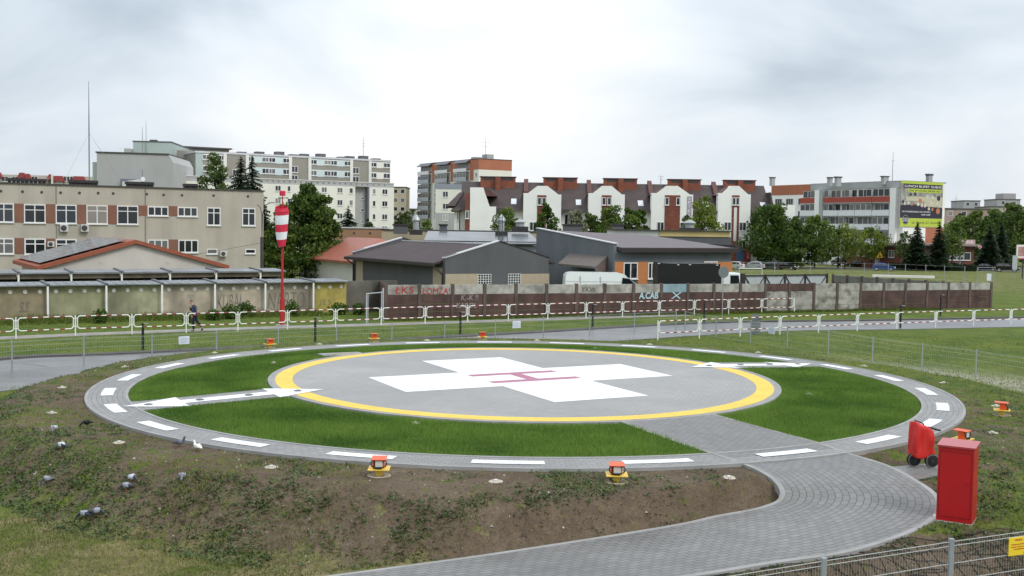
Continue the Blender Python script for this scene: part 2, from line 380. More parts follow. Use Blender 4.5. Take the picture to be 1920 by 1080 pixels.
def zones(x, y):
    r = np.hypot(x-CX, y-CY); th = np.arctan2(y-CY, x-CX); fr = np.clip(.5-.9*np.sin(th), 0, 1)
    soil = (1-sstep(15.2, 17.4, r))*(.35+.37*fr) + .1*(1-sstep(12.5, 13.2, r))
    soil = np.maximum(soil, .85*sstep(2.5, 4.5, x)*(1-sstep(17.3, 18.1, y-.30*(x-5)))*(x < 14))      # bank by the near fence
    soil = np.maximum(soil, .62*np.exp(-((x-.8)/3.0)**2-((y-18.4)/1.3)**2))
    soil = soil - .22*((th > -1.0) & (th < .5))*(1-sstep(18, 22, r)) - .16*sstep(-3, -9, x)*(y < 28)
    dry = .5*(1-sstep(19, 21, y))*(x < 3) + .33*sstep(85, 130, y) + .12
    straw = np.exp(-((r-21.9+.8*(th-.6))/2.4)**2)*sstep(.12, .3, th)*(1-sstep(1.0, 1.25, th))
    return np.clip(soil, 0, 1), np.clip(dry, 0, 1), straw
zs = zones(XX, YY); ca = me.color_attributes.new('zone', 'FLOAT_COLOR', 'POINT')
ca.data.foreach_set('color', np.stack([*zs, np.ones_like(XX)], -1).astype(np.float32).ravel())
me.materials.append(ground_mat()); me.update(calc_edges=True); struct(link('ground', me))

# ------------------------------------------------------------ helipad
PAVE = paver('pavers_disc', (.315,.307,.295), (.280,.273,.263), (.17,.167,.162), .2, .1, .5)
PAVE_RING = paver('pavers_ring', (.275,.270,.262), (.225,.220,.213), (.095,.093,.09), .2, .13, .55, .007)
PAVE_PATH = paver('pavers_path', (.215,.210,.202), (.175,.171,.164), (.075,.073,.07), .22, .125, .55, .008)
KERB = mat('kerb_concrete', (.30,.295,.285), .85, .15, 2, .2)
def paint(name, col):
    """road paint over the block paving: joints and dirt show through"""
    m = bpy.data.materials.new(name); m.use_nodes = True; MATS[name] = m; t = m.node_tree; n, k = t.nodes, t.links; b = n['Principled BSDF']; b.inputs['Roughness'].default_value = .6
    tc = n.new('ShaderNodeTexCoord'); mp = n.new('ShaderNodeMapping'); mp.vector_type = 'TEXTURE'; mp.inputs['Location'].default_value = (.4085, 33.36, 0); mp.inputs['Rotation'].default_value = (0, 0, R(27.6)); k.new(tc.outputs['Object'], mp.inputs[0])
    br = n.new('ShaderNodeTexBrick'); k.new(mp.outputs[0], br.inputs['Vector']); br.inputs['Scale'].default_value = 1; br.inputs['Brick Width'].default_value = .2; br.inputs['Row Height'].default_value = .1; br.inputs['Mortar Size'].default_value = .006
    br.inputs['Color1'].default_value = (1, 1, 1, 1); br.inputs['Color2'].default_value = (.955, .955, .955, 1); br.inputs['Mortar'].default_value = (.70, .70, .69, 1)
    q = n.new('ShaderNodeTexNoise'); q.inputs['Scale'].default_value = 1.3; q.inputs['Detail'].default_value = 8; q.inputs['Roughness'].default_value = .65; k.new(tc.outputs['Object'], q.inputs['Vector'])
    r_ = n.new('ShaderNodeMapRange'); k.new(q.outputs['Fac'], r_.inputs[0])
    for i, x in enumerate((.32, .60, .86, 1.0)): r_.inputs[i+1].default_value = x
    a = n.new('ShaderNodeVectorMath'); a.operation = 'SCALE'; k.new(br.outputs['Color'], a.inputs[0]); k.new(r_.outputs[0], a.inputs['Scale'])
    c = n.new('ShaderNodeVectorMath'); c.operation = 'MULTIPLY'; c.inputs[1].default_value = col; k.new(a.outputs[0], c.inputs[0]); k.new(c.outputs[0], b.inputs['Base Color']); return m
WHITE = paint('white_paint', (.86,.87,.875)); YELLOW = paint('yellow_paint', (.88,.58,.075)); RED_H = paint('red_paint_glare', (.46,.165,.25))  # the letter's red is paled with the pink of wet glare
def annulus(name, r0, r1, m, dz, n=180, k=1, parent=None, a0=0, a1=2*math.pi, skirt=0, cx=CX, cy=CY):
    mb = MB(); closed = a1-a0 > 6.28
    for i in range(n):
        t0, t1 = a0+(a1-a0)*i/n, a0+(a1-a0)*(i+1)/n
        for j in range(k):
            ra, rb = r0+(r1-r0)*j/k, r0+(r1-r0)*(j+1)/k
            P = [(cx+r*math.cos(t), cy+r*math.sin(t)) for r, t in ((ra, t0), (rb, t0), (rb, t1), (ra, t1))]
            mb.add([(x, y, float(padz(x, y))+dz) for x, y in P], [(0, 1, 2, 3)], 0, [[(t*11.8, r) for r, t in ((ra, t0), (rb, t0), (rb, t1), (ra, t1))]])
        if skirt:
            for r, s in ((r0, 1), (r1, -1)):
                P = [(cx+r*math.cos(t), cy+r*math.sin(t)) for t in ((t0, t1) if s < 0 else (t1, t0))]
                zz = [float(padz(x, y))+dz for x, y in P]
                mb.add([(P[0][0], P[0][1], zz[0]-skirt), (P[1][0], P[1][1], zz[1]-skirt), (P[1][0], P[1][1], zz[1]), (P[0][0], P[0][1], zz[0])], [(0, 1, 2, 3)], 0, [[(0, 0)]*4])
    o = mb.build(name, m, parent); return o
AX = R(27.6); ux, uy = math.cos(AX), math.sin(AX)
DX, DY = .4085, 33.36
def dz_(x, y): return 1.4565 - .0034*(x-DX) + .0062*(y-DY)
pad = MB(); n = 160
for i in range(n):
    t0, t1 = 2*math.pi*i/n, 2*math.pi*(i+1)/n; P = [(DX, DY)]+[(DX+7.58*math.cos(t), DY+7.58*math.sin(t)) for t in (t0, t1)]
    pad.add([(x, y, dz_(x, y)) for x, y in P], [(0, 1, 2)], 0, [[((x-DX)*ux+(y-DY)*uy, -(x-DX)*uy+(y-DY)*ux) for x, y in P]])
pad = struct(pad.build('helipad', PAVE)); pad['label'] = 'round grey paved landing pad in the middle of the mound'
def flat(name, poly, m, dz, parent):
    """painted mark on the pad; poly in pad axes"""
    P = [(DX+a*ux-b*uy, DY+a*uy+b*ux) for a, b in poly]; mb = MB(); mb.add([(x, y, dz_(x, y)+dz) for x, y in P], [tuple(range(len(P)))]); return mb.build(name, m, parent)
def ringmark(name, r0, r1, m, dz, parent, n=160):
    mb = MB()
    for i in range(n):
        t0, t1 = 2*math.pi*i/n, 2*math.pi*(i+1)/n; P = [(DX+r*math.cos(t), DY+r*math.sin(t)) for r, t in ((r0, t0), (r1, t0), (r1, t1), (r0, t1))]
        mb.add([(x, y, dz_(x, y)+dz) for x, y in P], [(0, 1, 2, 3)])
    return mb.build(name, m, parent)
ringmark('yellow_ring', 6.97, 7.47, YELLOW, .004, pad)
a, b = 1.5, 4.5
flat('white_cross', [(-a,-b),(a,-b),(a,-a),(b,-a),(b,a),(a,a),(a,b),(-a,b),(-a,a),(-b,a),(-b,-a),(-a,-a)], WHITE, .005, pad)
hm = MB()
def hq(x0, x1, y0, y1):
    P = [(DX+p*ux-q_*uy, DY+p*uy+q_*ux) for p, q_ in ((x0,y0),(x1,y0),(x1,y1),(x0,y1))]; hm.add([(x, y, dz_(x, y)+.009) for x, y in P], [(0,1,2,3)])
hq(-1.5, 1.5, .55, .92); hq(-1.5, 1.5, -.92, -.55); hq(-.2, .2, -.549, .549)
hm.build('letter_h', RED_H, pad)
kb = MB(); n = 160
for i in range(n):
    t0, t1 = 2*math.pi*i/n, 2*math.pi*(i+1)/n; rings = []
    for t in (t0, t1):
        c, s = math.cos(t), math.sin(t); rings.append([(DX+r*c, DY+r*s, dz_(DX+r*c, DY+r*s)+z) for r, z in ((7.58, -.1), (7.58, .008), (7.68, .008), (7.68, -.1))])
    kb.add(rings[0]+rings[1], [(0,4,5,1), (1,5,6,2), (2,6,7,3)])
kb.build('kerb', KERB, pad)
ring = struct(annulus('ring_path', 11.50, 12.44, PAVE_RING, 0.0, k=1)); ring['label'] = 'grey paved ring path round the lawn'
def kerbring(r0, r1, dz):
    mb = MB(); n = 180
    for i in range(n):
        rings = []
        for t in (2*math.pi*i/n, 2*math.pi*(i+1)/n):
            c, s = math.cos(t), math.sin(t); rings.append([(CX+r*c, CY+r*s, float(padz(CX+r*c, CY+r*s))+z) for r, z in ((r0, -.12), (r0, dz), (r1, dz), (r1, -.12))])
        mb.add(rings[0]+rings[1], [(0,4,5,1), (1,5,6,2), (2,6,7,3)])
    return mb.build('kerb', KERB, ring)
kerbring(11.42, 11.50, .012); kerbring(12.44, 12.52, .012)
for i in [k for k in range(25) if k != 2]:
    c = R(-92.0+14.4*i); annulus('dash_mark', 11.8, 12.12, WHITE, .009, n=6, parent=ring, a0=c-R(3.45), a1=c+R(3.45))
# paved spokes with the white double arrows
def spoke(label, ang):
    c, s = math.cos(ang), math.sin(ang)
    def P(r, o, dz): x, y = CX+r*c-o*s, CY+r*s+o*c; return (x, y, float(padz(x, y))+dz)
    mb = MB(); rs = np.linspace(7.60, 11.49, 14)
    for r0, r1 in zip(rs[:-1], rs[1:]):
        mb.add([P(r0,-.68,.002), P(r1,-.68,.002), P(r1,.68,.002), P(r0,.68,.002)], [(0,1,2,3)], 0, [[(r0,-.68),(r1,-.68),(r1,.68),(r0,.68)]])
        for o in (-.72, .68): mb.add([P(r,o+q,z) for r in (r0, r1) for q, z in ((0,-.1),(0,.012),(.04,.012),(.04,-.1))], [(0,4,5,1),(1,5,6,2),(2,6,7,3)], 1, [[(0,0)]*4]*3)
    sp = struct(mb.build('spoke_path', [PAVE_RING, KERB])); sp['label'] = label
    ar = MB(); rs = np.linspace(7.9, 10.25, 8)
    for r0, r1 in zip(rs[:-1], rs[1:]): ar.add([P(r0,-.26,.010), P(r1,-.26,.010), P(r1,.26,.010), P(r0,.26,.010)], [(0,1,2,3)])
    for rt, rb in ((6.4, 7.9), (11.75, 10.25)):
        ks = np.linspace(0, 1, 6)
        for k0, k1 in zip(ks[:-1], ks[1:]):
            ra, rb2 = rb+(rt-rb)*k0, rb+(rt-rb)*k1; wa, wb = .82*(1-k0), .82*(1-k1)
            f = [P(ra,-wa,.014), P(rb2,-wb,.014), P(rb2,wb,.014), P(ra,wa,.014)]
            ar.add(f if rt > rb else f[::-1], [(0,1,2,3)])
    ar.build('arrow_mark', WHITE, sp)
    return P
LAMPM = mat('dark_metal', (.16,.16,.165), .4, .1, metal=.6); LENS = mat('lamp_glass', (.55,.55,.5), .15, .05)
for ang, nm in ((R(-150.4), 'left'), (R(28.3), 'right')):
    P = spoke('grey paved strip with long white double arrow on the %s of the pad' % nm, ang)
    for r, ph in ((7.15, 'nearest the pad centre'), (8.5, 'second from the pad'), (9.8, 'third from the pad'), (11.1, 'at the outer arrow tip')):
        x, y, z = P(r, 0, .016); t = T('flush_lamp', 'round metal lamp in the %s white arrow, %s' % (nm, ph), 'lamp', (x, y, z), ang, 'flush lamps along the arrows')
        MB().lathe([(.11, 0), (.105, .014), (.05, .025), (.0, .035)][:3], 16).build('lamp_ring', LAMPM, t)
        MB().box(-.03, .03, -.02, .02, .026, .042).build('lens', LENS, t)
# wide path
mb = MB(); s = 0
for i in range(len(PL)-1):
    a0, a1, b0, b1 = PL[i], PL[i+1], PR[i], PR[i+1]; d = ((a1-a0).length+(b1-b0).length)/2; k = 8; w0, w1 = (b0-a0).length, (b1-a1).length
    for j in range(k):
        f0, f1 = j/k, (j+1)/k; pts = [a0.lerp(b0, f0), a1.lerp(b1, f0), a1.lerp(b1, f1), a0.lerp(b0, f1)]
        mb.add([(p.x, p.y, p.z+.006) for p in pts], [(0,3,2,1)] if True else [], 0, [[(s, f0*2.6), (s, f1*2.6), (s+d, f1*2.6), (s+d, f0*2.6)]])
    s += d
pth = struct(mb.build('path', PAVE_PATH)); pth['label'] = 'wide grey paved path curving from the pad to the lower left'
kb = MB()
for i in range(len(PL)-1):
    for A, B in ((PL, PR), (PR, PL)):
        o = []
        for p, q_ in ((A[i], B[i]), (A[i+1], B[i+1])):
            d = (p-q_); d.z = 0; d.normalize(); hz = .010
            o += [(p+d*x+Vector((0, 0, z))) for x, z in ((0, -.15), (0, hz), (.10, hz), (.10, -.15))]
        kb.add(o, [(0,4,5,1), (1,5,6,2), (2,6,7,3)] if A is PR else [(1,5,4,0), (2,6,5,1), (3,7,6,2)])
kb.build('kerb', KERB, pth)
# the dash painted across the path
annulus('dash_mark', 11.8, 12.12, WHITE, .0135, n=6, parent=pth, a0=R(-63.2-3.45), a1=R(-63.2+3.45))
# paved pad under the trolley
q = [atz(1663,876,1.21), atz(1745,868,1.21), atz(1792,884,1.21), atz(1713,901,1.21)]; c = sum(q, Vector())/4; zt = 1.21
mb = MB(); mb.add(q+[p-Vector((0,0,.25)) for p in q], [(0,3,2,1),(0,1,5,4),(1,2,6,5),(2,3,7,6),(3,0,4,7)], 0, [[(p.x, p.y) for p in (q[0],q[3],q[2],q[1])]]+[[(0,0)]*4]*4)
slab = struct(mb.build('paved_slab', PAVE_PATH)); TROLLEY_Z = zt
# lawn between pad and ring
def in_path(x, y):
    d2 = (x[:, None]-PMID[None, :, 0])**2+(y[:, None]-PMID[None, :, 1])**2; i = d2.argmin(1); return np.sqrt(d2[np.arange(len(i)), i]) < PMID[i, 3]+.03
def in_spoke(x, y):
    o = np.zeros(len(x), bool)
    for a in (R(-150.4), R(28.3)):
        l = (x-CX)*math.cos(a)+(y-CY)*math.sin(a); t = -(x-CX)*math.sin(a)+(y-CY)*math.cos(a); o |= (l > 0) & (np.abs(t) < .74)
    return o
LAWN = mat('lawn_base', (.055,.128,.022), .95, .3, 2.0, .6, 40, dirt=(.10,.09,.035), dirt_amt=.5, dirt_s=.5)
lawn = struct(annulus('lawn', 7.66, 11.44, LAWN, -.03, k=4)); lawn['label'] = 'dark green lawn ring between pad and ring path'
# ------------------------------------------------------------ vertical planes read from the photograph
UANG = math.atan2(.517, .856)                     # street direction shared by walls, railings and most buildings
class Fac:
    """a vertical plane through O in direction ang; hit(px,py) -> distance along it and height above O"""
    def __init__(s, O, ang): s.O = Vector(O); s.ang = ang; s.c, s.s = math.cos(ang), math.sin(ang)
    def hit(s, px, py):
        d = ray(px, py); det = -d[0]*s.s + d[1]*s.c
        k = (-s.O.x*s.s + s.O.y*s.c)/det; x, y = d[0]*k, d[1]*k
        return ((x-s.O.x)*s.c+(y-s.O.y)*s.s, CAMZ+d[2]*k-s.O.z)
    def rect(s, a, b, c, d):
        t0, z1 = s.hit(a, b); t1, z0 = s.hit(c, d); return min(t0, t1), max(t0, t1), z0, z1
    def world(s, t, off=0, z=0): return Vector((s.O.x+t*s.c-off*s.s, s.O.y+t*s.s+off*s.c, s.O.z+z))
# ------------------------------------------------------------ road, kerb, footpath
ASPH = mat('wet_asphalt', (.165,.165,.168), .30, .22, .5, .15, 60, dirt=(.10,.10,.102), dirt_amt=.6, dirt_s=.35)
FOOT = mat('footpath_slabs', (.27,.255,.225), .8, .2, 1.2, .2); KERBD = mat('dark_kerb', (.075,.07,.065), .8, .25, 1.0)
def ribbon(name, A, B, m, dz=.03, drop=.3):
    mb = MB()
    for i in range(len(A)-1):
        a, b, c, d = A[i], A[i+1], B[i+1], B[i]; q = [(p[0], p[1], Hs(p[0], p[1])+dz) for p in (a, b, c, d)]
        f = (0,1,2,3) if (Vector(q[1])-Vector(q[0])).cross(Vector(q[3])-Vector(q[0])).z > 0 else (0,3,2,1)
        mb.add(q, [f]); 
        for p, r in ((q[0], q[1]), (q[3], q[2])): mb.add([p, r, (r[0], r[1], r[2]-drop), (p[0], p[1], p[2]-drop)], [(0,1,2,3)])
    return mb.build(name, m)
def line(p, q, n): return [p.lerp(q, i/n) for i in range(n+1)]
far_ = _spline([atz(0,677,.0)+Vector((-60, -33, 0)), atz(-420,737,.0), atz(0,677,.0), atz(285,664,.0), atz(930,629.5,.0), atz(1325,607.5,.0), atz(1611,603,.0), atz(1920,597.5,0), atz(2300,592,0)], 5)
near_ = []
for i, p in enumerate(far_):
    d = far_[min(i+1, len(far_)-1)]-far_[max(i-1, 0)]; d.normalize(); wd = 5.4+.5*min(1, i/len(far_)); near_.append(p+Vector((d.y, -d.x, 0))*wd)
road = struct(ribbon('road', near_, far_, ASPH, .035)); road['label'] = 'wet grey asphalt road behind the helipad mound'
kf = [p+Vector((-.35, .45, 0)) for p in far_]; kerbo = struct(ribbon('road_kerb', far_, kf, KERBD, .11))
fp = _spline([atz(-420,664,0)+Vector((-34, -20.5, 0)), atz(-420,664,0), atz(0,637.5,0), atz(367,622,0), atz(627,613.5,0), atz(876,606,0), atz(1100,598.5,0), atz(1300,592.5,0)], 5)
fq = [p+Vector((-.75, 1.25, 0)) for p in fp]
fpo = struct(ribbon('footpath', fp, fq, FOOT, .03))
# ------------------------------------------------------------ red and white tube railings
WT = mat('white_tube', (.80,.80,.77), .5, .06, 2); RT = mat('red_stripe', (.27,.045,.035), .5, .15, 2)
def railing(label, posts):
    t = T('railing', label, 'railing', posts[0]); o = posts[0]; hgt = 1.1
    L = [p-o for p in posts]
    for i, p in enumerate(L):
        MB().tube([p+Vector((0,0,-.2)), p+Vector((0,0,hgt))], .034, 8).build('post', WT, t)
    for i in range(len(L)-1):
        a, b = L[i], L[i+1]; d = b-a; ln = d.length; d = d/ln; mb = MB()
        z0, z1, r, g = .40, hgt-.04, .16, .10
        def P(s, z): return a + d*s + Vector((0, 0, z))
        arc = [(math.cos(q), math.sin(q)) for q in np.linspace(0, math.pi/2, 5)]
        left = [P(g+r-r*c*1, z1-r+r*s_) for c, s_ in arc][::-1] + [P(g+r-r*c, z0+r-r*s_) for c, s_ in arc]
        right = [P(ln-g-r+r*c, z1-r+r*s_) for c, s_ in arc][::-1] + [P(ln-g-r+r*c, z0+r-r*s_) for c, s_ in arc]
        mb.tube(left, .028, 6); mb.tube(right, .028, 6)
        m = 9
        for z in (z0, z1):
            for k in range(m):
                s0, s1 = g+r+(ln-2*g-2*r)*k/m, g+r+(ln-2*g-2*r)*(k+1)/m
                mb.tube([P(s0, z), P(s1, z)], .029 if k % 2 else .028, 6, 1 if k % 2 == 1 else 0)
        for z in (z0+.12, z1-.12): mb.tube([P(0, z), P(g, z)], .02, 5); mb.tube([P(ln-g, z), P(ln, z)], .02, 5)
        mb.build('rail_panel', [WT, RT], t)
    return t
def pts(l):
    o = []
    for x, y in l: p = atz(x, y, 0); p.z = Hs(p.x, p.y); o.append(p)
    return o
railing('white tube railing with red stripes along the footpath by the walls', pts([(-78,641),(30,635.7),(141.4,630.3),(247.4,627),(349,624),(446,620.8),(539,617),(629,613.6),(714.6,610.2),(797,607.4),(876.6,604.6),(953,602),(1027,599.6),(1098.7,597.2),(1167,594.9),(1235.6,592.7),(1301.6,590.7),(1366,589),(1428,587.3),(1489,585.8)]))
railing('white tube railing with red stripes on the near side of the road', pts([(1233,638.5),(1311,634.5),(1387.5,630.8),(1462,627.3),(1534.5,624),(1607,620.8),(1681,617.6),(1754,614.8),(1825,612.2),(1895,609.8),(1962,607.5)]))
# ------------------------------------------------------------ mesh fences
GALV = mat('galvanised_steel', (.33,.36,.37), .5, .08, 4, metal=.3); WIRE = mat('fence_wire', (.45,.48,.46), .5, .0, metal=.3)
def meshfence(name, label, posts, hgt, vstep=.05, wr=.0028, rows=(.06,.36,.66,.96), band=.2, pr=.03, skip=()):
    o = posts[0]; t = T(name, label, 'fence', o); L = [p-o for p in posts]
    for p in L: MB().bbox(-pr, pr, -pr, pr, -.3, hgt+.04, .006, 0, Matrix.Translation(p)).build('post', GALV, t)
    for i in range(len(L)-1):
        if i in skip: continue
        a, b = L[i], L[i+1]; ln = (b-a).length; mb = MB(); d = (b-a)/ln; d2 = Vector((-d.y, d.x, 0)).normalized()*.008
        zs_ = [q*hgt for q in rows]+[hgt-band, hgt-.01]
        for z in zs_:
            for s_ in ((-1, 1)): mb.tube([a+d2*s_+Vector((0,0,z)), b+d2*s_+Vector((0,0,z))], wr*1.5, 4, cap=False)
        k = int(ln/vstep)
        for j in range(1, k):
            p = a+d*(ln*j/k); mb.tube([p+Vector((0,0,.03)), p+Vector((0,0,hgt))], wr, 3, cap=False)
        mb.build('mesh_panel', WIRE, t)
    return t
def fpts(l, hgt=1.2):
    """posts from their tops"""
    o = []
    for x, y, ground in l:
        d = ray(x, y); best = None
        for Y in np.arange(14, 75, .05):
            X, Z = d[0]/d[1]*Y, CAMZ+d[2]/d[1]*Y
            if Y < CY-6 or math.hypot(X-CX, Y-CY) < 19.5: continue
            if Z <= Hs(X, Y)+hgt: best = Vector((X, Y, Hs(X, Y))); break
        o.append(best)
    return o
FP = [(-120,648),(22,640),(157,633),(285,629),(406,622),(522,617),(631,611.5),(735,608),(834,603.5),(929,599.5),(1019,595),(1106,591),(1190,587),(1268,583.5)]
fence_l = fpts([(x, y, 0) for x, y in FP]); 
meshfence('mesh_fence', 'low wire mesh fence on grey posts round the back of the mound', fence_l, 1.2, .1, .0013, pr=.026)
fence_r = fpts([(x, y, 0) for x, y in [(1285,584),(1343,594),(1408,602),(1477,611),(1554,620),(1637,633),(1730,645),(1831,657),(1945,674)]])
meshfence('mesh_fence', 'low wire mesh fence on grey posts right of the helipad', fence_r, 1.2, .1, .0013, pr=.026)
SIGNW = mat('sign_white', (.66,.70,.76), .5, .05); INKB = mat('ink_blue', (.42,.46,.56), .6, .0)
def onfence(P, px):
    for a, b in zip(P[:-1], P[1:]):
        F_ = Fac(a, math.atan2(b.y-a.y, b.x-a.x)); tt, _ = F_.hit(px, 610)
        if 0 <= tt <= (b-a).xy.length: return F_, tt
def notice(label, P, px, y0, y1, wpx):
    F_, tt = onfence(P, px); z1 = F_.hit(px, y0)[1]; z0 = F_.hit(px, y1)[1]; wd = abs(F_.hit(px+wpx/2, y0)[0]-F_.hit(px-wpx/2, y0)[0])
    t = T('notice_board', label, 'sign', F_.world(tt, -.03, z0), F_.ang, 'notices on the mesh fences')
    MB().bbox(-wd/2, wd/2, -.006, .006, 0, z1-z0, .003).build('board', SIGNW, t)
    mb = MB(); n = 7
    for i in range(n): mb.box(-wd*.42, wd*(.42 if i % 3 else .2), -.0095, -.0068, (z1-z0)*(.12+.11*i), (z1-z0)*(.12+.11*i)+.018)
    mb.build('printed_lines', INKB, t)
notice('white notice on the left stretch of mesh fence below the walking person', fence_l, 344.5, 630.5, 645, 20)
notice('white notice on the mesh fence behind the middle of the helipad', fence_l, 968, 602, 615, 15)
notice('white notice on the right mesh fence beside the round road sign', fence_r, 1448, 612.5, 626, 12)
# near fence at the lower right
NP = [aty(1300,1083,14.1), aty(1545,1048,15.1), aty(1784,1012,16.1), aty(2050,975,17.2)]; nh = 1.45
NP = [Vector((p.x, p.y, p.z-nh)) for p in [aty(1270,1092,13.9)]+NP[1:]]
meshfence('near_mesh_fence', 'wire mesh fence on grey posts in the lower right foreground', NP, nh-.02, .05, .0018, (.05,.22,.40,.58,.76), .075, .036)
YS = mat('sign_yellow', (.80,.60,.03), .5, .04); RINK = mat('ink_red', (.55,.07,.04), .6, 0)
F_ = Fac(NP[2], math.atan2(NP[3].y-NP[2].y, NP[3].x-NP[2].x)); t0, z1 = F_.hit(1889, 1008); _, z0 = F_.hit(1889, 1042)
t = T('warning_board', 'yellow warning board with red text on the near mesh fence', 'sign', F_.world(t0, -.03, z0), F_.ang); hh = z1-z0
MB().bbox(0, .52, -.006, .006, 0, hh, .004).build('board', YS, t)
text('lettering', 'UWAGA!', .14, .022, RINK, t, Matrix.Translation((.12, -.008, hh*.82)))
for i, s_ in enumerate(('Podczas startu lub lądowania', 'śmigłowca zakaz przebywania', 'w pobliżu lądowiska')):
    text('lettering', s_, (.40,.41,.30)[i], .020, RINK, t, Matrix.Translation((.05+.05*(i == 2), -.008, hh*(.58-.13*i))))
text('lettering', 'Lotnisko', .16, .018, RINK, t, Matrix.Translation((.30, -.008, hh*.10)))
# ------------------------------------------------------------ black bollard posts
BLK = mat('black_paint', (.015,.015,.016), .45, .1)
NM = ['left of the fence notice', 'beside the windsock', 'left of the middle of the wall', 'right of the middle fence notice', 'beside the end of the far railing', 'in front of the near railing on the right', 'in the grass behind the near railing on the right']
for i, (x, y, top) in enumerate([(268,656,605),(591,641,595),(863,627,584),(1111,613.5,570),(1320,606.5,562),(1688,615.5,572),(1763,592.5,552)]):
    p = atz(x, y, 0); p.z = Hs(p.x, p.y); hgt = aty(x, top, p.y).z - p.z
    t = T('bollard_lamp', 'slim black lamp post standing %s' % NM[i], 'lamp post', p, 0, 'black lamp posts along the road')
    MB().lathe([(.075,-.1),(.075,.04),(.062,.06),(.062,hgt-.22)], 12).build('post', BLK, t)
    MB().lathe([(.03,hgt-.22),(.035,hgt-.10),(.075,hgt-.09),(.085,hgt-.03),(.0,hgt)][:4], 12).build('lamp_head', BLK, t)
    MB().bbox(.06,.26,-.05,.05,hgt-.06,hgt-.02,.01).build('arm', mat('grey_arm', (.3,.3,.3), .5), t)
# ------------------------------------------------------------ windsock
REDP = mat('windsock_pole_red', (.42,.025,.025), .45, .08); SR = mat('sock_red', (.62,.03,.07), .75, .06, 3); SW = mat('sock_white', (.80,.82,.85), .8, .04)
b0 = atz(529, 612, 0); Y = b0.y
def zy(py, px=527): return aty(px, py, Y).z
t = T('windsock', 'red and white striped windsock hanging limp on a red pole', 'windsock', b0)
tp = zy(388); mb = MB()
mb.tube([(0,0,-.1),(0,0,zy(560))], .14, 10); mb.tube([(0,0,zy(560)),(0,0,zy(530))], .10, 10); mb.tube([(0,0,zy(530)),(0,0,tp)], .075, 10); mb.build('pole', REDP, t)
MB().bbox(-.35,.35,-.35,.35,-.05,.10,.02).build('base', KERB, t)
MB().tube([(0,0,tp),(0,0,zy(368))], .035, 8).build('top_rod', REDP, t)
MB().lathe([(.16,0),(.18,.03),(.18,.26),(.12,.3)], 14, 0, Matrix.Translation((0,0,zy(367)))).build('lamp', SR, t)
mb = MB()
for q in (0, 2.1, 4.2):
    a = Vector((math.cos(q)*.28, math.sin(q)*.28, zy(371))); mb.tube([(0,0,zy(371)), a], .02, 6); mb.lathe([(.0,-.05),(.06,-.03),(.07,.03),(.0,.06)][1:3], 8, 0, Matrix.Translation(a))
mb.build('anemometer', mat('grey_metal', (.2,.21,.22), .4, metal=.5), t)
hoop = [(.40*math.cos(q)-.02, .40*math.sin(q)-.18, zy(395)+.1*math.sin(q)) for q in np.linspace(0, 2*math.pi, 25)]
MB().tube(hoop, .018, 6).build('hoop', REDP, t)
rows = [(388,11.5),(393,12.4),(398,12.9),(403,12.7),(410,12.4),(417,12),(420,11.4),(428,11),(434,10.6),(441,9.7),(448,9.2),(453,8.4),(461,6.6)]
rings = []
for k, (py, wd) in enumerate(rows):
    wr = wd/FOC*Y; z = zy(py); cx = -.02+.002*k; rg = []
    for j in range(28):
        q = 2*math.pi*j/28; fold = 1+.06*math.sin(5*q+k*.35)*(k > 1)+.035*math.sin(9*q-k*.5)*(k > 3)
        rg.append(Vector((cx+wr*fold*math.cos(q), -.18+wr*.8*fold*math.sin(q), z+.05*math.sin(q+.4)*(k > 0)*(1 if k in (3, 6, 8, 10) else 1)+.1*math.sin(q)*(k < 2))))
    rings.append(rg)
for nm, a_, b_, m in (('sock_band',0,3,SR),('sock_band',3,6,SW),('sock_band',6,8,SR),('sock_band',8,10,SW),('sock_band',10,12,SR)):
    MB().loft(rings[a_:b_+1], 0, cap=False).build(nm, m, t, smooth=True)
# ------------------------------------------------------------ concrete panel wall
CONC = mat('panel_concrete', (.42,.41,.37), .9, .15, 2.5, .3, 20, .35, dirt=(.12,.115,.10), dirt_amt=.7, dirt_s=1.3)
BRN = mat('panel_brown', (.105,.060,.052), .9, .22, 1.6, .3, 20, .35, dirt=(.050,.034,.030), dirt_amt=.7, dirt_s=.9)
PATCH = mat('panel_patchy', (.38,.365,.325), .9, .12, 2.5, .3, 20, .2, dirt=(.125,.120,.098), dirt_amt=.95, dirt_s=1.7)
BLUEP = mat('panel_bluish', (.25,.36,.40), .9, .12, 2.5, .2, 20, .3); PIL = mat('wall_pillar', (.115,.085,.075), .9, .25, 1.5, .3, 20, .3)
CAPM = mat('wall_cap', (.05,.045,.04), .9, .2)
A0, A1 = atz(723, 600.5, 0), atz(1857, 577, 0); WF = Fac(A0, math.atan2(A1.y-A0.y, A1.x-A0.x))
wall = T('panel_wall', 'long concrete panel wall with pale top panels and brown lower panels', 'wall', A0, WF.ang)
WX = [723,786,848,908,966.7,1024,1080,1133,1187,1239,1289,1337.5,1387,1434,1479,1525,1568.5,1612.5,1655.5,1696.5,1737,1777,1817,1857]
PT = []
for i, x in enumerate(WX):
    tt = WF.hit(x, 560)[0]; zt = WF.hit(x, 534-4*i/23)[1]; PT.append((tt, zt))
    MB().box(tt-.11, tt+.11, -.10, .12, -.3, zt+.05).build('pillar', PIL, wall)
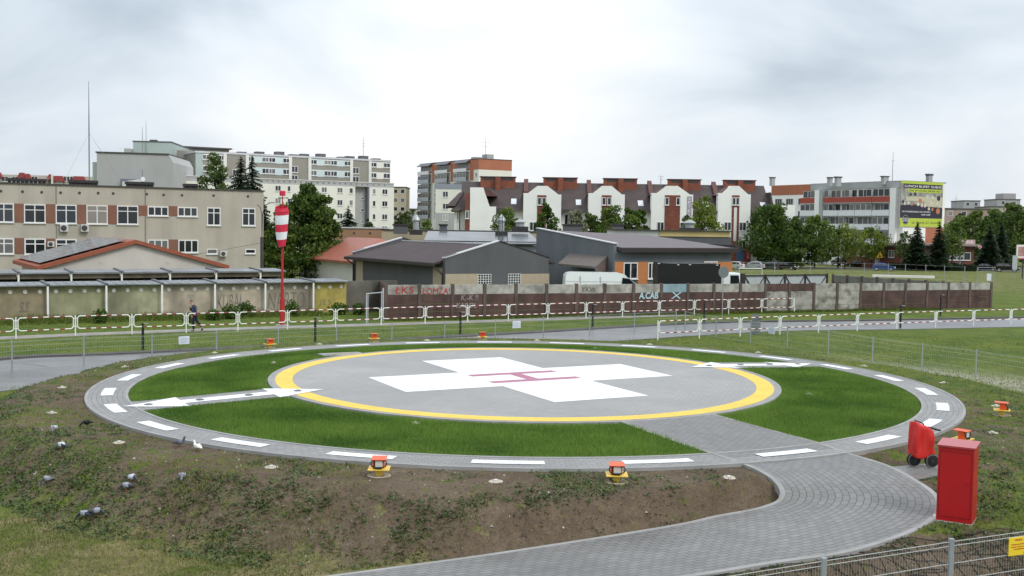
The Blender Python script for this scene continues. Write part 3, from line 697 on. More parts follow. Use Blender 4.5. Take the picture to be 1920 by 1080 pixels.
for i in range(len(PT)-1):
    (ta, za), (tb, zb_) = PT[i], PT[i+1]; ta += .111; tb -= .111; z = min(za, zb_); hs = [0, z*.225, z*.45, z*.72, z]
    for k in range(4):
        if i in (13, 14): m = BRN if k == 3 else PATCH
        elif i in (15, 16): m = PATCH
        else: m = (BLUEP if i == 9 else CONC) if k == 3 else BRN
        mb = MB(); off = .006*((i*7+k*5) % 4); mb.bbox(ta, tb, -.04-off, .04, hs[k]+.012-(.3 if k == 0 else 0), hs[k+1]-.006, .012)
        n = 4
        for j in range(1, n): q = ta+(tb-ta)*j/n; mb.box(q-.02, q+.02, -.047-off, -.041-off, max(hs[k], 0)+.05, hs[k+1]-.05)
        mb.build('wall_panel', m, wall)
GR = mat('graffiti_red', (.42,.035,.03), .8, .1); GB = mat('graffiti_blue', (.42,.60,.66), .8, .1); GW = mat('graffiti_pale', (.35,.32,.32), .8, .1); GD = mat('graffiti_dark', (.165,.15,.135), .8, .1)
def graf(F_, root, s_, px0, py0, px1, py1, m, off=-.075, shear=.1, bold=0.0):
    a, b_, z0, z1 = F_.rect(px0, py0, px1, py1); text('graffiti', s_, b_-a, z1-z0, m, root, Matrix.Translation((a, off, z0)), .003, shear, bold)
graf(WF, wall, 'ŁKS', 740, 537, 775, 550, GR); graf(WF, wall, 'ŁOMŻA!', 791, 536, 843, 551, GR)
graf(WF, wall, 'A.CAB', 1197, 548, 1233, 560, GB, bold=.03); graf(WF, wall, 'X', 1257, 548, 1277, 560, GB)
graf(WF, wall, 'K.-K !!', 864, 553, 896, 563, GW); graf(WF, wall, 'KAROL', 855, 568, 893, 577, GW)
graf(WF, wall, 'YKW', 1090, 538, 1118, 546, GD)
# ------------------------------------------------------------ garage rows with canopies
MET = mat('canopy_sheet', (.23,.245,.26), .45, .2, .8, .0, 30, .2, metal=.15, dirt=(.12,.12,.115), dirt_amt=.6, dirt_s=.6); RIDGE = mat('canopy_rib', (.11,.115,.12), .6, .2)
WD_ = mat('fascia_brown', (.17,.135,.105), .9, .2, 2, streak=.3); DK = mat('garage_gap_shade', (.025,.022,.02), .9, .2)
WALLC = [(n_, tuple(q_*v for q_, v in zip((2.0, 1.92, 1.68), c_))) for n_, c_ in [('w_tan', (.165,.145,.105)), ('w_tan', (.165,.145,.105)), ('w_green', (.150,.155,.105)), ('w_green2', (.175,.182,.132)), ('w_pale', (.235,.215,.185)), ('w_pale2', (.215,.195,.17)), ('w_pale2', (.215,.195,.17)), ('w_yellow', (.22,.19,.06)), ('w_grey', (.13,.12,.10))]]
DISC = mat('vent_white', (.74,.72,.64), .7, .1)
def wallm(n, c): return mat(n, c, .9, .2, 1.2, .2, 25, .55, dirt=(c[0]*.40, c[1]*.40, c[2]*.41), dirt_amt=.45, dirt_s=.8)
G0 = Vector((-28.0-.856*6.74, 65.8-.517*6.74, 0)); GF = Fac(G0, UANG)
gar = T('garage_row', 'long garage row wall with white posts, round vents and grey canopy', 'garage', G0, UANG)
B = 3.37; wy = .28
def zs_(t_, py, off=0): return None
for i in range(8):
    t0, t1 = i*B, (i+1)*B
    if i == 7: t1 = t0+2.55
    ztop = 2.28
    MB().box(t0, t1-.004, wy, wy+.25, -.3, 2.12).build('wall_bay', wallm(*WALLC[i]), gar)
    mb = MB(); mb.add([(t0+.11,-.12,2.18),(t1-.0,-.12,2.18),(t1-.0,2.5,2.26),(t0+.11,2.5,2.26),(t0+.11,-.12,2.11),(t1-.0,-.12,2.11),(t1-.0,2.5,2.19),(t0+.11,2.5,2.19)], [(0,1,2,3),(7,6,5,4),(0,4,5,1),(1,5,6,2),(2,6,7,3),(3,7,4,0)])
    for j in range(1, 6):
        q = t0+.11+(t1-t0-.11)*j/6; mb.add([(q-.02,-.125,2.183),(q+.02,-.125,2.183),(q+.02,2.5,2.263),(q-.02,2.5,2.263),(q,-.125,2.21),(q,2.5,2.29)], [(0,4,5,3),(1,2,5,4),(0,1,4)])
    mb.build('canopy', MET, gar)
    mb = MB(); mb.add([(t0-.09,-.15,2.15),(t0+.11,-.15,2.15),(t0+.11,2.55,2.24),(t0-.09,2.55,2.24),(t0-.09,-.15,2.25),(t0+.11,-.15,2.25),(t0+.11,2.55,2.36),(t0-.09,2.55,2.36)], [(3,2,1,0),(4,5,6,7),(0,1,5,4),(1,2,6,5),(2,3,7,6),(3,0,4,7)]); mb.build('canopy_rib', RIDGE, gar)
    MB().box(t0-.055, t0+.055, -.10, .0, -.2, 2.105).build('post', WT, gar)
    nd = 4 if i < 7 else 3
    for j in range(nd):
        q = t0+B*(j+.62)/4.1+.0; MB().lathe([(.125,0),(.125,.03),(.05,.045)], 14, 0, Matrix.Translation((q, wy-.002, 1.77)) @ Matrix.Rotation(R(90), 4, 'X')).build('vent_disc', DISC, gar)
te = 8*B-.82
MB().box(te, te+3.9, wy+.02, wy+.27, -.3, 2.15).build('wall_bay', wallm('w_grey', (.13,.12,.10)), gar)
graf(GF, gar, 'KUBAŁ', 410, 553, 458, 577, GD, wy-.02, .1, -.022); graf(GF, gar, '\\NARTO', 500, 549, 574, 577, GD, wy-.02, .1, -.022); graf(GF, gar, 'SUS', 38, 566, 56, 586, GD, wy-.02, .4); graf(GF, gar, 'JES', 600, 562, 624, 574, GD, wy-.02, .1, -.025); graf(GF, gar, 'no', 352, 552, 366, 561, GW, wy-.02)
# connecting brown panel wall between garages and long wall
ce = GF.world(te+2.7, wy+.3); A_ = Fac(ce, math.atan2(A0.y-.1-ce.y, A0.x-ce.x)); ln = (Vector((A0.x, A0.y-.1, 0))-ce).xy.length
cw = T('panel_wall', 'short dark brown panel wall between the garages and the long wall', 'wall', ce, A_.ang)
for i in range(3):
    a, b_ = ln*i/3, ln*(i+1)/3-.13; MB().box(b_, b_+.12, -.08, .1, -.3, 2.25).build('pillar', PIL, cw)
    for k in range(4): MB().bbox(a, b_-.002, -.03-.004*k, .04, k*.54+.01-(.3 if k == 0 else 0), k*.54+.53, .012).build('wall_panel', BRN, cw)
# steel gate frame
gp = [atz(687, 606, 0), atz(718, 602, 0)]; d = gp[1]-gp[0]
t = T('steel_gateway', 'galvanised steel tube gateway standing against the brown wall', 'gateway', gp[0], math.atan2(d.y, d.x)); ln = d.length
FRM = mat('frame_steel', (.45,.47,.5), .5)
mb = MB(); mb.tube([(0,0,0),(0,0,1.85)], .04, 6); mb.tube([(.16,0,0),(.16,0,1.85)], .025, 6); mb.tube([(ln,0,0),(ln,0,2.1)], .045, 6); mb.tube([(ln-.18,0,0),(ln-.18,0,1.9)], .03, 6); mb.tube([(0,0,1.83),(ln,0,1.83)], .03, 6); mb.build('frame', FRM, t)
# second garage row behind
p = aty(85, 515, 75.0); O2 = Vector((p.x, 75.0, 0)); g2 = T('garage_row', 'second garage row with brown fascia beam behind the first row', 'garage', Fac(O2, UANG).world(-10.1, 0, .14), UANG)
for i in range(9):
    t0, t1 = i*3.37-1.7, (i+1)*3.37-1.7
    if i == 8: t1 = t0+2.0
    MB().box(t0+.1, t1-.1, .15, .35, 1.92, 2.24).build('fascia', WD_, g2); MB().box(t0-.06, t0+.06, -.02, .10, 0, 2.265).build('post', WT, g2)
    MB().box(t0, t1-.002, 1.6, 1.8, 0, 2.0).build('wall_bay', DK, g2)  # near-black wall colour holds the shade of the open bays
    mb = MB(); mb.add([(t0+.11,-.1,2.36),(t1,-.1,2.36),(t1,2.6,2.46),(t0+.11,2.6,2.46),(t0+.11,-.1,2.27),(t1,-.1,2.27),(t1,2.6,2.36),(t0+.11,2.6,2.36)], [(0,1,2,3),(7,6,5,4),(0,4,5,1),(1,5,6,2),(2,6,7,3),(3,7,4,0)]); mb.build('canopy', MET, g2)
    mb = MB(); mb.add([(t0-.09,-.14,2.33),(t0+.11,-.14,2.33),(t0+.11,2.65,2.43),(t0-.09,2.65,2.43),(t0-.09,-.14,2.43),(t0+.11,-.14,2.43),(t0+.11,2.65,2.56),(t0-.09,2.65,2.56)], [(3,2,1,0),(4,5,6,7),(0,1,5,4),(1,2,6,5),(2,3,7,6),(3,0,4,7)]); mb.build('canopy_rib', RIDGE, g2)
# ------------------------------------------------------------ things on the mound
ORG = mat('orange_paint', (.72,.10,.02), .4, .05); YEL2 = mat('unit_yellow', (.78,.52,.06), .45, .06); CRM = mat('concrete_rim', (.36,.30,.23), .8, .15, 6); LMP = mat('lamp_body', (.55,.55,.5), .5, .05); CAB = mat('black_cable', (.012,.012,.013), .5, 0)
def unit():
    t = T('approach_lamp', '', 'lamp')
    MB().lathe([(.30,-.08),(.30,.015),(.27,.03),(.20,.012),(.19,.012)], 28).build('base_disc', CRM, t)
    MB().lathe([(.085,.0),(.085,.17),(.12,.185)], 14).build('column', YEL2, t)
    MB().bbox(-.27,.27,-.27,.27,.185,.205,.005).build('plate', YEL2, t)
    mb = MB(); mb.bbox(-.07,.0,-.13,.13,.205,.44,.006); mb.bbox(-.07,.14,-.155,-.131,.205,.44,.006); mb.build('bracket', ORG, t)
    MB().bbox(-.26,.19,-.19,.19,.44,.458,.005,0,Matrix.Rotation(R(2),4,'Y')).build('top_plate', ORG, t)
    MB().bbox(.03,.17,-.09,.09,.255,.42,.012).build('lamp_box', LMP, t)
    for s_ in (-1, 1): MB().tube([(.1,s_*.09,.40),(.13,s_*.17,.41),(.16,s_*.20,.35),(.17,s_*.17,.28),(.17,s_*.06,.235),(.16,0,.23)], .017, 7).build('cable', CAB, t)
    MB().bbox(.13,.22,-.07,.07,.207,.25,.01).build('connector', CAB, t)
    return t
u0 = None
for nm, px, py in (('left of centre at the front edge of the mound',709,889),('right of centre at the front edge of the mound',1157,899),('at the far right, beyond the other right lamp',1880,775),('just behind the red cabinet',1803,831),('on the back left of the mound',495,648),('on the back of the mound near the windsock',695,637),('at the back middle of the mound',904,635)):
    q = _onpad(px, py); a = math.atan2(q.y-CY, q.x-CX); q = Vector((CX+13.38*math.cos(a), CY+13.38*math.sin(a), 0)); q.z = Hs(q.x, q.y)
    t = u0 if u0 is None and (u0 := unit()) is None else (u0 if nm.startswith('left of') else copy_tree(u0))
    if t is None: t = u0
    t.location = q; t.scale = (.74, .74, .74); t.rotation_euler.z = a+(.25 if nm.startswith('left') else -.15 if nm.startswith('right') else 0); tag(t, 'orange lamp unit %s' % nm, 'lamp', 'orange lamp units round the pad')
PLT = [(510,871,'left of the left front orange lamp'),(930,896,'between the two front orange lamps'),(1368,892,'right of the right front orange lamp'),(218,826,'left front, near the white pigeon'),(97,771,'far left, above the upper pigeons'),(116,723,'at the far left edge of the mound'),(233,685,'left back, near the road'),(400,659,'back left, below the white notice'),(592,642,'at the back beside the second black lamp post'),(798,635,'at the back between two orange lamps'),(1007,635,'back centre, right of the orange lamp'),(1217,644,'back right, below the near railing end'),(1420,659,'back right, below the round road sign'),(1612,684,'right back, by the right arrow'),(1772,715,'right side by the straw strip'),(1851,757,'right side above the far orange lamp'),(1860,807,'right side beside the cabinet orange lamp'),(1700,857,'behind the red trolley')]
PM = mat('plate_cream', (.46,.40,.33), .75, .12, 8); p0 = None
for px, py, nm in PLT:
    q = _onpad(px, py); a = math.atan2(q.y-CY, q.x-CX); q = Vector((CX+13.4*math.cos(a), CY+13.4*math.sin(a), 0)); q.z = Hs(q.x, q.y)
    if p0 is None:
        p0 = T('ground_marker', '', 'marker', q); MB().lathe([(.135,-.10),(.135,.006),(.12,.014),(.05,.018)], 24).build('rim', PM, p0); MB().lathe([(.045,.018),(.045,.038),(.03,.046)], 12).build('lens', LENS, p0); t = p0
    else: t = copy_tree(p0); t.location = q
    nv = Vector((Hs(q.x-.25, q.y)-Hs(q.x+.25, q.y), Hs(q.x, q.y-.25)-Hs(q.x, q.y+.25), .5)); t.rotation_mode = 'QUATERNION'; t.rotation_quaternion = nv.to_track_quat('Z', 'Y')
    tag(t, 'round cream marker disc in the soil %s' % nm, 'marker', 'round markers in the soil round the pad')
for px, py, nm in ((779,793,'front'),(1518,739,'right'),(513,680,'back left'),(1115,653,'back')):
    q = _onpad(px, py); t = copy_tree(p0); t.location = (q.x, q.y, float(padz(q.x, q.y))+.0); t.scale = (.8, .8, .8); tag(t, 'small pale marker disc in the %s lawn section' % nm, 'marker', 'small markers in the lawn')
q = _onpad(640, 664.5); t = T('inspection_cover', 'flat rectangular concrete cover in the lawn behind the yellow ring', 'cover', q, AX); MB().bbox(-.75,.75,-.35,.35,-.05,.03,.01).build('lid', KERB, t); MB().bbox(-.4,.4,-.1,.1,.03,.045,.006).build('handle', CRM, t)
# red cabinet
FRW_ = mat('foot_white', (.62,.60,.56), .6)
CABR = mat('cabinet_red', (.47,.010,.016), .28, .03, 3, spec=.5); CABL = mat('cabinet_lid_sky_pink', (.42,.05,.055), .22, .03, spec=.6)  # lid colour has the pink of reflected sky mixed in
p = G(1788, 981); a = R(-31); t = T('red_cabinet', 'tall red metal cabinet with sloping lid beside the path bend', 'cabinet', p, a); W_, D_ = .59, .52; sc = p.y
hf = aty(1788, 838, p.y).z-p.z; hb = hf+.035
mb = MB(); mb.add([(-W_/2,0,.02),(W_/2,0,.02),(W_/2,D_,.02),(-W_/2,D_,.02),(-W_/2,0,hf-.02),(W_/2,0,hf-.02),(W_/2,D_,hb-.02),(-W_/2,D_,hb-.02)], [(0,3,2,1),(4,5,6,7),(0,1,5,4),(1,2,6,5),(2,3,7,6),(3,0,4,7)]); mb.build('body', CABR, t)
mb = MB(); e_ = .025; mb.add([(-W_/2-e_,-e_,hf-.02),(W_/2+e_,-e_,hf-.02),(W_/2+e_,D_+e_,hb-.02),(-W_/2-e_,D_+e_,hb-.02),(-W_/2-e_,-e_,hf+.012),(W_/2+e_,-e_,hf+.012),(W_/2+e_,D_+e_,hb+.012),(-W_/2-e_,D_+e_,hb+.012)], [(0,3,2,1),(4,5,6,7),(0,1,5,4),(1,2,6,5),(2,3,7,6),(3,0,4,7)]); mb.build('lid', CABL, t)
MB().bbox(W_/2-.10,W_/2-.075,-.022,-.002,hf*.52,hf*.52+.07,.004).build('lock', CABR, t); MB().box(-W_/2+.03,W_/2-.03,-.004,-.001,.10,.106).box(-W_/2+.03,W_/2-.03,-.004,-.001,hf-.10,hf-.094).box(-W_/2+.03,-W_/2+.036,-.004,-.001,.106,hf-.10).box(W_/2-.036,W_/2-.03,-.004,-.001,.106,hf-.10).build('door_gap', mat('seam_dark_red', (.09,.006,.008), .7), t); MB().bbox(-W_/2-.05,-W_/2-.002,-.03,.10,-.1,.10,.01).build('foot', FRW_, t)
MB().bbox(-W_/2-.03,W_/2+.01,-.03,D_+.01,-.4,.02,.01).build('plinth', KERB, t)
# covered extinguisher trolley
COV = mat('cover_red', (.56,.022,.018), .5, .06, 5, .15, 14); p = G(1725, 880); p.z = TROLLEY_Z; t = T('trolley', 'red covered fire extinguisher trolley on two black wheels', 'trolley', p, R(10)); rings = []
_tp = [(.20,.235,.17,.02),(.215,.24,.175,.02),(.32,.225,.18,.01),(.45,.22,.185,.0),(.58,.222,.19,-.005),(.70,.215,.19,.0),(.80,.21,.18,.0),(.85,.19,.16,-.01),(.87,.14,.11,-.02)]
_tz = np.concatenate([np.linspace(.20,.79,22), [.815,.835,.85,.862,.87]])
for z in _tz:
    wx, wy_, cx = (float(np.interp(z, [v[0] for v in _tp], [v[i_] for v in _tp])) for i_ in (1,2,3))
    rg = []
    for j in range(64):
        q = 2*math.pi*j/64; f_ = 1+.05*math.sin(3*q+z*7)+.035*math.sin(5*q-z*11+1)+.03*math.sin(8*q+z*5)*(1-.5*z)+.018*math.sin(13*q-z*9+2*math.sin(z*9))
        c_, s_ = math.cos(q), math.sin(q); n_ = (abs(c_)**5+abs(s_)**5)**(-1/5); rg.append(Vector((cx+wx*n_*c_*f_, wy_*n_*s_*f_, z+.012*math.sin(4*q)-(.10*c_*wx/.22 if z > .7 else .10*c_*wx/.22*max(0, (z-.4)/.3)))))
    rings.append(rg)
MB().loft(rings).build('cover', COV, t, smooth=True)
PLASTK = mat('hub_black', (.03,.03,.03), .4); TY = mat('tyre_black', (.012,.012,.012), .6, .1)
for x_, y_ in ((-.16,.04),(.16,-.10)):
    wo = MB().lathe([(.09,-.045),(.135,-.03),(.14,0),(.135,.03),(.09,.045)], 24, 0, Matrix.Translation((x_, y_-.05, .14)) @ Matrix.Rotation(R(90), 4, 'X') @ Matrix.Rotation(R(-12), 4, 'Y')).build('wheel', TY, t, smooth=False)
    MB().lathe([(.035,-.055),(.035,.055)], 14, 0, Matrix.Translation((x_, y_-.05, .14)) @ Matrix.Rotation(R(90), 4, 'X')).build('hub', PLASTK, wo)
    MB().tube([(x_+.128*math.cos(q_), y_-.10-.012*math.cos(q_), .14+.128*math.sin(q_)) for q_ in np.linspace(0, 2*math.pi, 25)], .006, 5).build('rim_ring', mat('pale_rim', (.22,.22,.21), .5), wo)
MB().tube([(.10,.06,.80),(.05,.03,.88),(.0,.0,.90),(-.1,0,.94),(-.16,0,.95)], .014, 8).build('handle', CAB, t)
MB().bbox(.02,.17,-.19,.10,.80,.835,.02,0,Matrix.Rotation(R(12),4,'Y')).build('top_strap', CAB, t)
# round sign backs
SGB = mat('sign_back_grey', (.16,.18,.185), .5, .05)
p = atz(1416, 628.5, .0); p.z = Hs(p.x, p.y); t = T('road_sign', 'tall rounded grey back of a road sign by the right fence', 'road sign', p, R(8)); k = p.y/FOC
MB().tube([(0,0,-.1),(0,0,38*k)], .035, 8).build('post', GALV, t)
mb = MB(); poly = [(-9*k,9*k),(9*k,9*k)]+[(10.5*k*math.cos(q), 30*k+10.5*k*math.sin(q)) for q in np.linspace(-.35, math.pi+.35, 20)]; mb.prism(poly, -.05, -.035); mb.build('plate', SGB, t)
MB().bbox(-9*k,9*k,-.054,-.04,2*k,8*k,.004).build('lower_plate', SGB, t)
p = atz(1354, 597, 0); t = T('road_sign', 'round grey back of a road sign on a tall pole before the wall', 'road sign', p, R(20)); k = p.y/FOC
MB().tube([(0,0,-.1),(0,0,98*k)], .03, 8).build('post', GALV, t)
MB().lathe([(11*k,-.01),(11*k,.01)], 28, 0, Matrix.Translation((.0,-.05,87*k)) @ Matrix.Rotation(R(90),4,'X')).build('plate', SGB, t)
# ------------------------------------------------------------ pigeons
PG = {'grey': mat('feather_grey', (.30,.32,.36), .7, .12, 20), 'pale': mat('feather_pale', (.55,.58,.62), .7, .1, 20), 'dark': mat('feather_dark', (.05,.055,.07), .6, .15, 20), 'black': mat('feather_black', (.012,.012,.014), .6, .1), 'white': mat('feather_white', (.78,.76,.72), .7, .06, 15), 'mid': mat('feather_mid', (.17,.18,.21), .7, .12, 20)}
LEG = mat('pigeon_leg', (.35,.10,.08), .7)
def pigeon(label, px, py, heading, body, neck, bar, peck):
    p = G(px, py); t = T('pigeon', label, 'pigeon', p, heading, 'pigeons on the mound'); t.scale = (.8, .8, .8)
    hd = [(.125,.125,.030,.030),(.165,.085,.026,.024),(.190,.055,.025,.024),(.208,.035,.012,.010),(.226,.015,.003,.003)] if peck else [(.115,.185,.032,.032),(.125,.225,.026,.026),(.140,.255,.026,.025),(.165,.252,.014,.012),(.190,.246,.003,.003)]
    sec = [(-.20,.105,.022,.006),(-.145,.115,.030,.010),(-.10,.120,.042,.028),(-.05,.125,.062,.052),(.0,.125,.072,.065),(.05,.13,.068,.064),(.09,.145,.048,.05)]+hd
    rings = []; n = 12
    for i, (x, z, ry, rz_) in enumerate(sec):
        a = sec[max(i-1, 0)]; b_ = sec[min(i+1, len(sec)-1)]; d = Vector((b_[0]-a[0], 0, b_[1]-a[1])).normalized(); up = Vector((-d.z, 0, d.x))
        rings.append([Vector((x, 0, z)) + Vector((0, ry*math.cos(q), 0)) + up*(rz_*math.sin(q)) for q in [2*math.pi*j/n for j in range(n)]])
    mb = MB()
    for i in range(len(rings)-1):
        mi = 2 if i < 2 else 0 if i < 6 else 1 if i < 9 else 2
        mb.add(rings[i]+rings[i+1], [(j, (j+1) % n, n+(j+1) % n, n+j) for j in range(n)], mi)
    mb.add(rings[0], [tuple(range(n-1, -1, -1))], 2)
    bm = bmesh.new(); me = bpy.data.meshes.new('body'); me.from_pydata([tuple(v) for v in mb.v], [], mb.f); me.polygons.foreach_set('material_index', mb.m); bm.from_mesh(me)
    bmesh.ops.remove_doubles(bm, verts=bm.verts, dist=.0004); bmesh.ops.recalc_face_normals(bm, faces=bm.faces); bm.to_mesh(me); bm.free(); me.polygons.foreach_set('use_smooth', [True]*len(me.polygons))
    for q in (body, neck, bar): me.materials.append(PG[q])
    link('body', me, t)
    for s_ in (-1, 1):
        rg = []
        for x, z, o, h_ in ((.075,.150,.055,.03),(.03,.145,.072,.05),(-.04,.140,.070,.048),(-.10,.128,.052,.03),(-.17,.118,.022,.008)):
            rg.append([Vector((x, s_*(o+.010*math.cos(q)), z+h_*math.sin(q))) for q in [2*math.pi*j/8 for j in range(8)]])
        mb = MB(); mb.loft(rg[:3], 0); mb.loft([[v+Vector((0, s_*.001, 0)) for v in r] for r in rg[2:]], 1); mb.build('wing', [PG[body], PG[bar]], t, smooth=True)
        MB().tube([(.01,s_*.03,.07),(.005,s_*.03,.03),(.0,s_*.032,.004)], .006, 5).tube([(-.02,s_*.032,.004),(.035,s_*.036,.004)], .005, 5).build('leg', LEG, t)
D = R
for a in [('pale grey pigeon facing the camera, uppermost on the left of the mound',102,810,D(-85),'pale','mid','dark',True),
 ('grey pigeon with dark tail pointing right, below the uppermost pigeon',116,843,D(165),'pale','mid','dark',True),
 ('black pigeon standing near the left bend of the ring path',163,800,D(-150),'black','black','black',True),
 ('grey pigeon low on the far left of the slope',89,907,D(-130),'grey','dark','mid',True),
 ('grey pigeon with dark head beside the white pigeon',336,838,D(25),'mid','dark','dark',False),
 ('white pigeon standing by the ring path edge',370,846,D(140),'white','white','white',False),
 ('grey pigeon facing the camera, alone right of the pair on the slope',342,901,D(-80),'grey','mid','dark',True),
 ('pale pigeon with dark wing, upper one of the stacked pair',246,904,D(-20),'pale','dark','dark',True),
 ('small grey pigeon, lower one of the stacked pair',238,920,D(195),'grey','dark','dark',True),
 ('grey pigeon with barred wing, left of the lowest pair',159,973,D(175),'grey','dark','dark',True),
 ('grey pigeon, right of the lowest pair',180,968,D(10),'grey','dark','dark',True)]: pigeon(*a)
# ------------------------------------------------------------ the walking person
def skin(name, chains, m, parent, sub=2):
    """chains: lists of (x,y,z,r); equal coordinates are joined"""
    vs, rs, es, idx = [], [], [], {}
    for ch in chains:
        pr = None
        for x, y, z, r in ch:
            k = (round(x, 4), round(y, 4), round(z, 4))
            if k not in idx: idx[k] = len(vs); vs.append((x, y, z)); rs.append(r)
            i = idx[k]
            if pr is not None and pr != i: es.append((pr, i))
            pr = i
    me = bpy.data.meshes.new(name); me.from_pydata(vs, es, []); o = bpy.data.objects.new(name, me); C.objects.link(o)
    o.modifiers.new('skin', 'SKIN'); sb = o.modifiers.new('sub', 'SUBSURF'); sb.levels = sub; sb.render_levels = sub
    for i, r in enumerate(rs): me.skin_vertices[0].data[i].radius = (r, r)
    me.skin_vertices[0].data[0].use_root = True
    dg = bpy.context.evaluated_depsgraph_get(); m2 = bpy.data.meshes.new_from_object(o.evaluated_get(dg)); bpy.data.objects.remove(o)
    m2.materials.clear(); m2.materials.append(m); m2.polygons.foreach_set('use_smooth', [True]*len(m2.polygons)); return link(name, m2, parent)
SKN = mat('skin', (.52,.27,.19), .55, .05); NAV = mat('navy_cloth', (.026,.034,.075), .85, .1, 8); TRO = mat('dark_trousers', (.014,.018,.034), .85, .1, 8); SHO = mat('black_shoe', (.012,.012,.013), .5); HAIR = mat('brown_hair', (.085,.042,.022), .7, .2, 40); BAG = mat('black_strap', (.012,.012,.015), .7)
p = G(365, 621.5); t = T('person', 'person in navy jacket and dark trousers walking left along the footpath', 'person', p, R(186))
def hand(w, d, side, curl):
    """palm and five fingers from wrist w towards d; thumb on side"""
    w = Vector(w); d = Vector(d).normalized(); s_ = Vector(side).normalized(); c_ = Vector(curl).normalized(); pm = w+d*.05; ch = [[(*w,.026),(*pm,.032)]]
    for k, (o, l) in enumerate(((-.028,.062),(-.010,.074),(.010,.070),(.027,.055))):
        b_ = pm+s_*o+d*.03; ch.append([(*pm,.032),(*b_,.010),(*(b_+d*l*.5+c_*.010),.009),(*(b_+d*l*.8+c_*.032),.007)])
    th_ = pm-s_*.03; ch.append([(*pm,.032),(*(th_-s_*.012+d*.01),.011),(*(th_-s_*.018+d*.045+c_*.018),.009)]); return ch
LW, RW = (.11,.235,.90), (.27,-.045,1.37)
chains = [[(0,0,.96,.10),(.02,0,1.12,.10),(.06,0,1.34,.11),(.10,0,1.45,.06),(.135,0,1.515,.052),(.175,0,1.575,.072),(.205,0,1.64,.088),(.195,0,1.70,.070)],
 [(.205,0,1.64,.088),(.27,0,1.595,.045),(.262,0,1.56,.04)], [(.27,0,1.595,.045),(.302,0,1.612,.012)],
 [(.205,0,1.64,.088),(.19,.082,1.635,.016)], [(.205,0,1.64,.088),(.19,-.082,1.635,.016)],
 [(0,0,.96,.10),(0,.09,.90,.082),(.07,.09,.50,.055),(.04,.09,.10,.04),(.15,.095,.045,.034)], [(0,0,.96,.10),(0,-.09,.90,.082),(-.13,-.09,.52,.055),(-.40,-.09,.24,.04),(-.36,-.09,.10,.034)],
 [(.06,0,1.34,.11),(.05,.18,1.38,.055),(.04,.235,1.12,.042),(*LW,.026)], [(.06,0,1.34,.11),(.06,-.18,1.38,.055),(.23,-.20,1.14,.042),(*RW,.026)]] + hand(LW, (.1,-.05,-1), (1,0,0), (0,-1,0)) + hand(RW, (-.05,.25,.9), (0,-.6,.2), (-1,0,0))
skin('body', chains, SKN, t, 2)
skin('jacket', [[(0,0,.90,.145),(.0,0,1.0,.145),(.02,0,1.14,.15),(.055,0,1.34,.155),(.085,0,1.44,.10),(.105,0,1.475,.072)], [(.055,0,1.34,.155),(.05,.185,1.375,.078),(.04,.24,1.12,.062),(.10,.237,.935,.048)], [(.055,0,1.34,.155),(.06,-.185,1.375,.078),(.23,-.205,1.14,.060),(.265,-.065,1.325,.046)]], NAV, t)
skin('trousers', [[(0,0,.97,.135),(0,.085,.88,.105),(.07,.09,.50,.078),(.035,.09,.10,.062)], [(0,0,.97,.135),(0,-.085,.88,.105),(-.13,-.09,.52,.078),(-.40,-.09,.25,.060)]], TRO, t)
for ch in ([(.0,.09,.05,.050),(.10,.093,.045,.048),(.19,.097,.038,.036)], [(-.44,-.09,.17,.046),(-.39,-.09,.10,.048),(-.33,-.09,.04,.036)]): skin('shoe', [ch], SHO, t)
skin('hair', [[(.165,0,1.63,.082),(.17,0,1.69,.083),(.215,0,1.715,.068),(.26,0,1.70,.04)]], HAIR, t)
skin('shoulder_strap', [[(.13,.10,1.44,.016),(.04,.05,1.50,.018),(-.08,-.05,1.40,.018),(-.13,-.10,1.2,.016)]], BAG, t, 1)
for s_ in (-1, 1): MB().lathe([(.008,-.004),(.010,0),(.008,.004)], 8, 0, Matrix.Translation((.283, s_*.030, 1.645)) @ Matrix.Rotation(R(90), 4, 'Y')).build('eye', CAB, t)
MB().tube([(.292,-.02,1.578),(.296,0,1.576),(.292,.02,1.578)], .005, 5).build('mouth', mat('lips', (.35,.12,.10), .5), t)
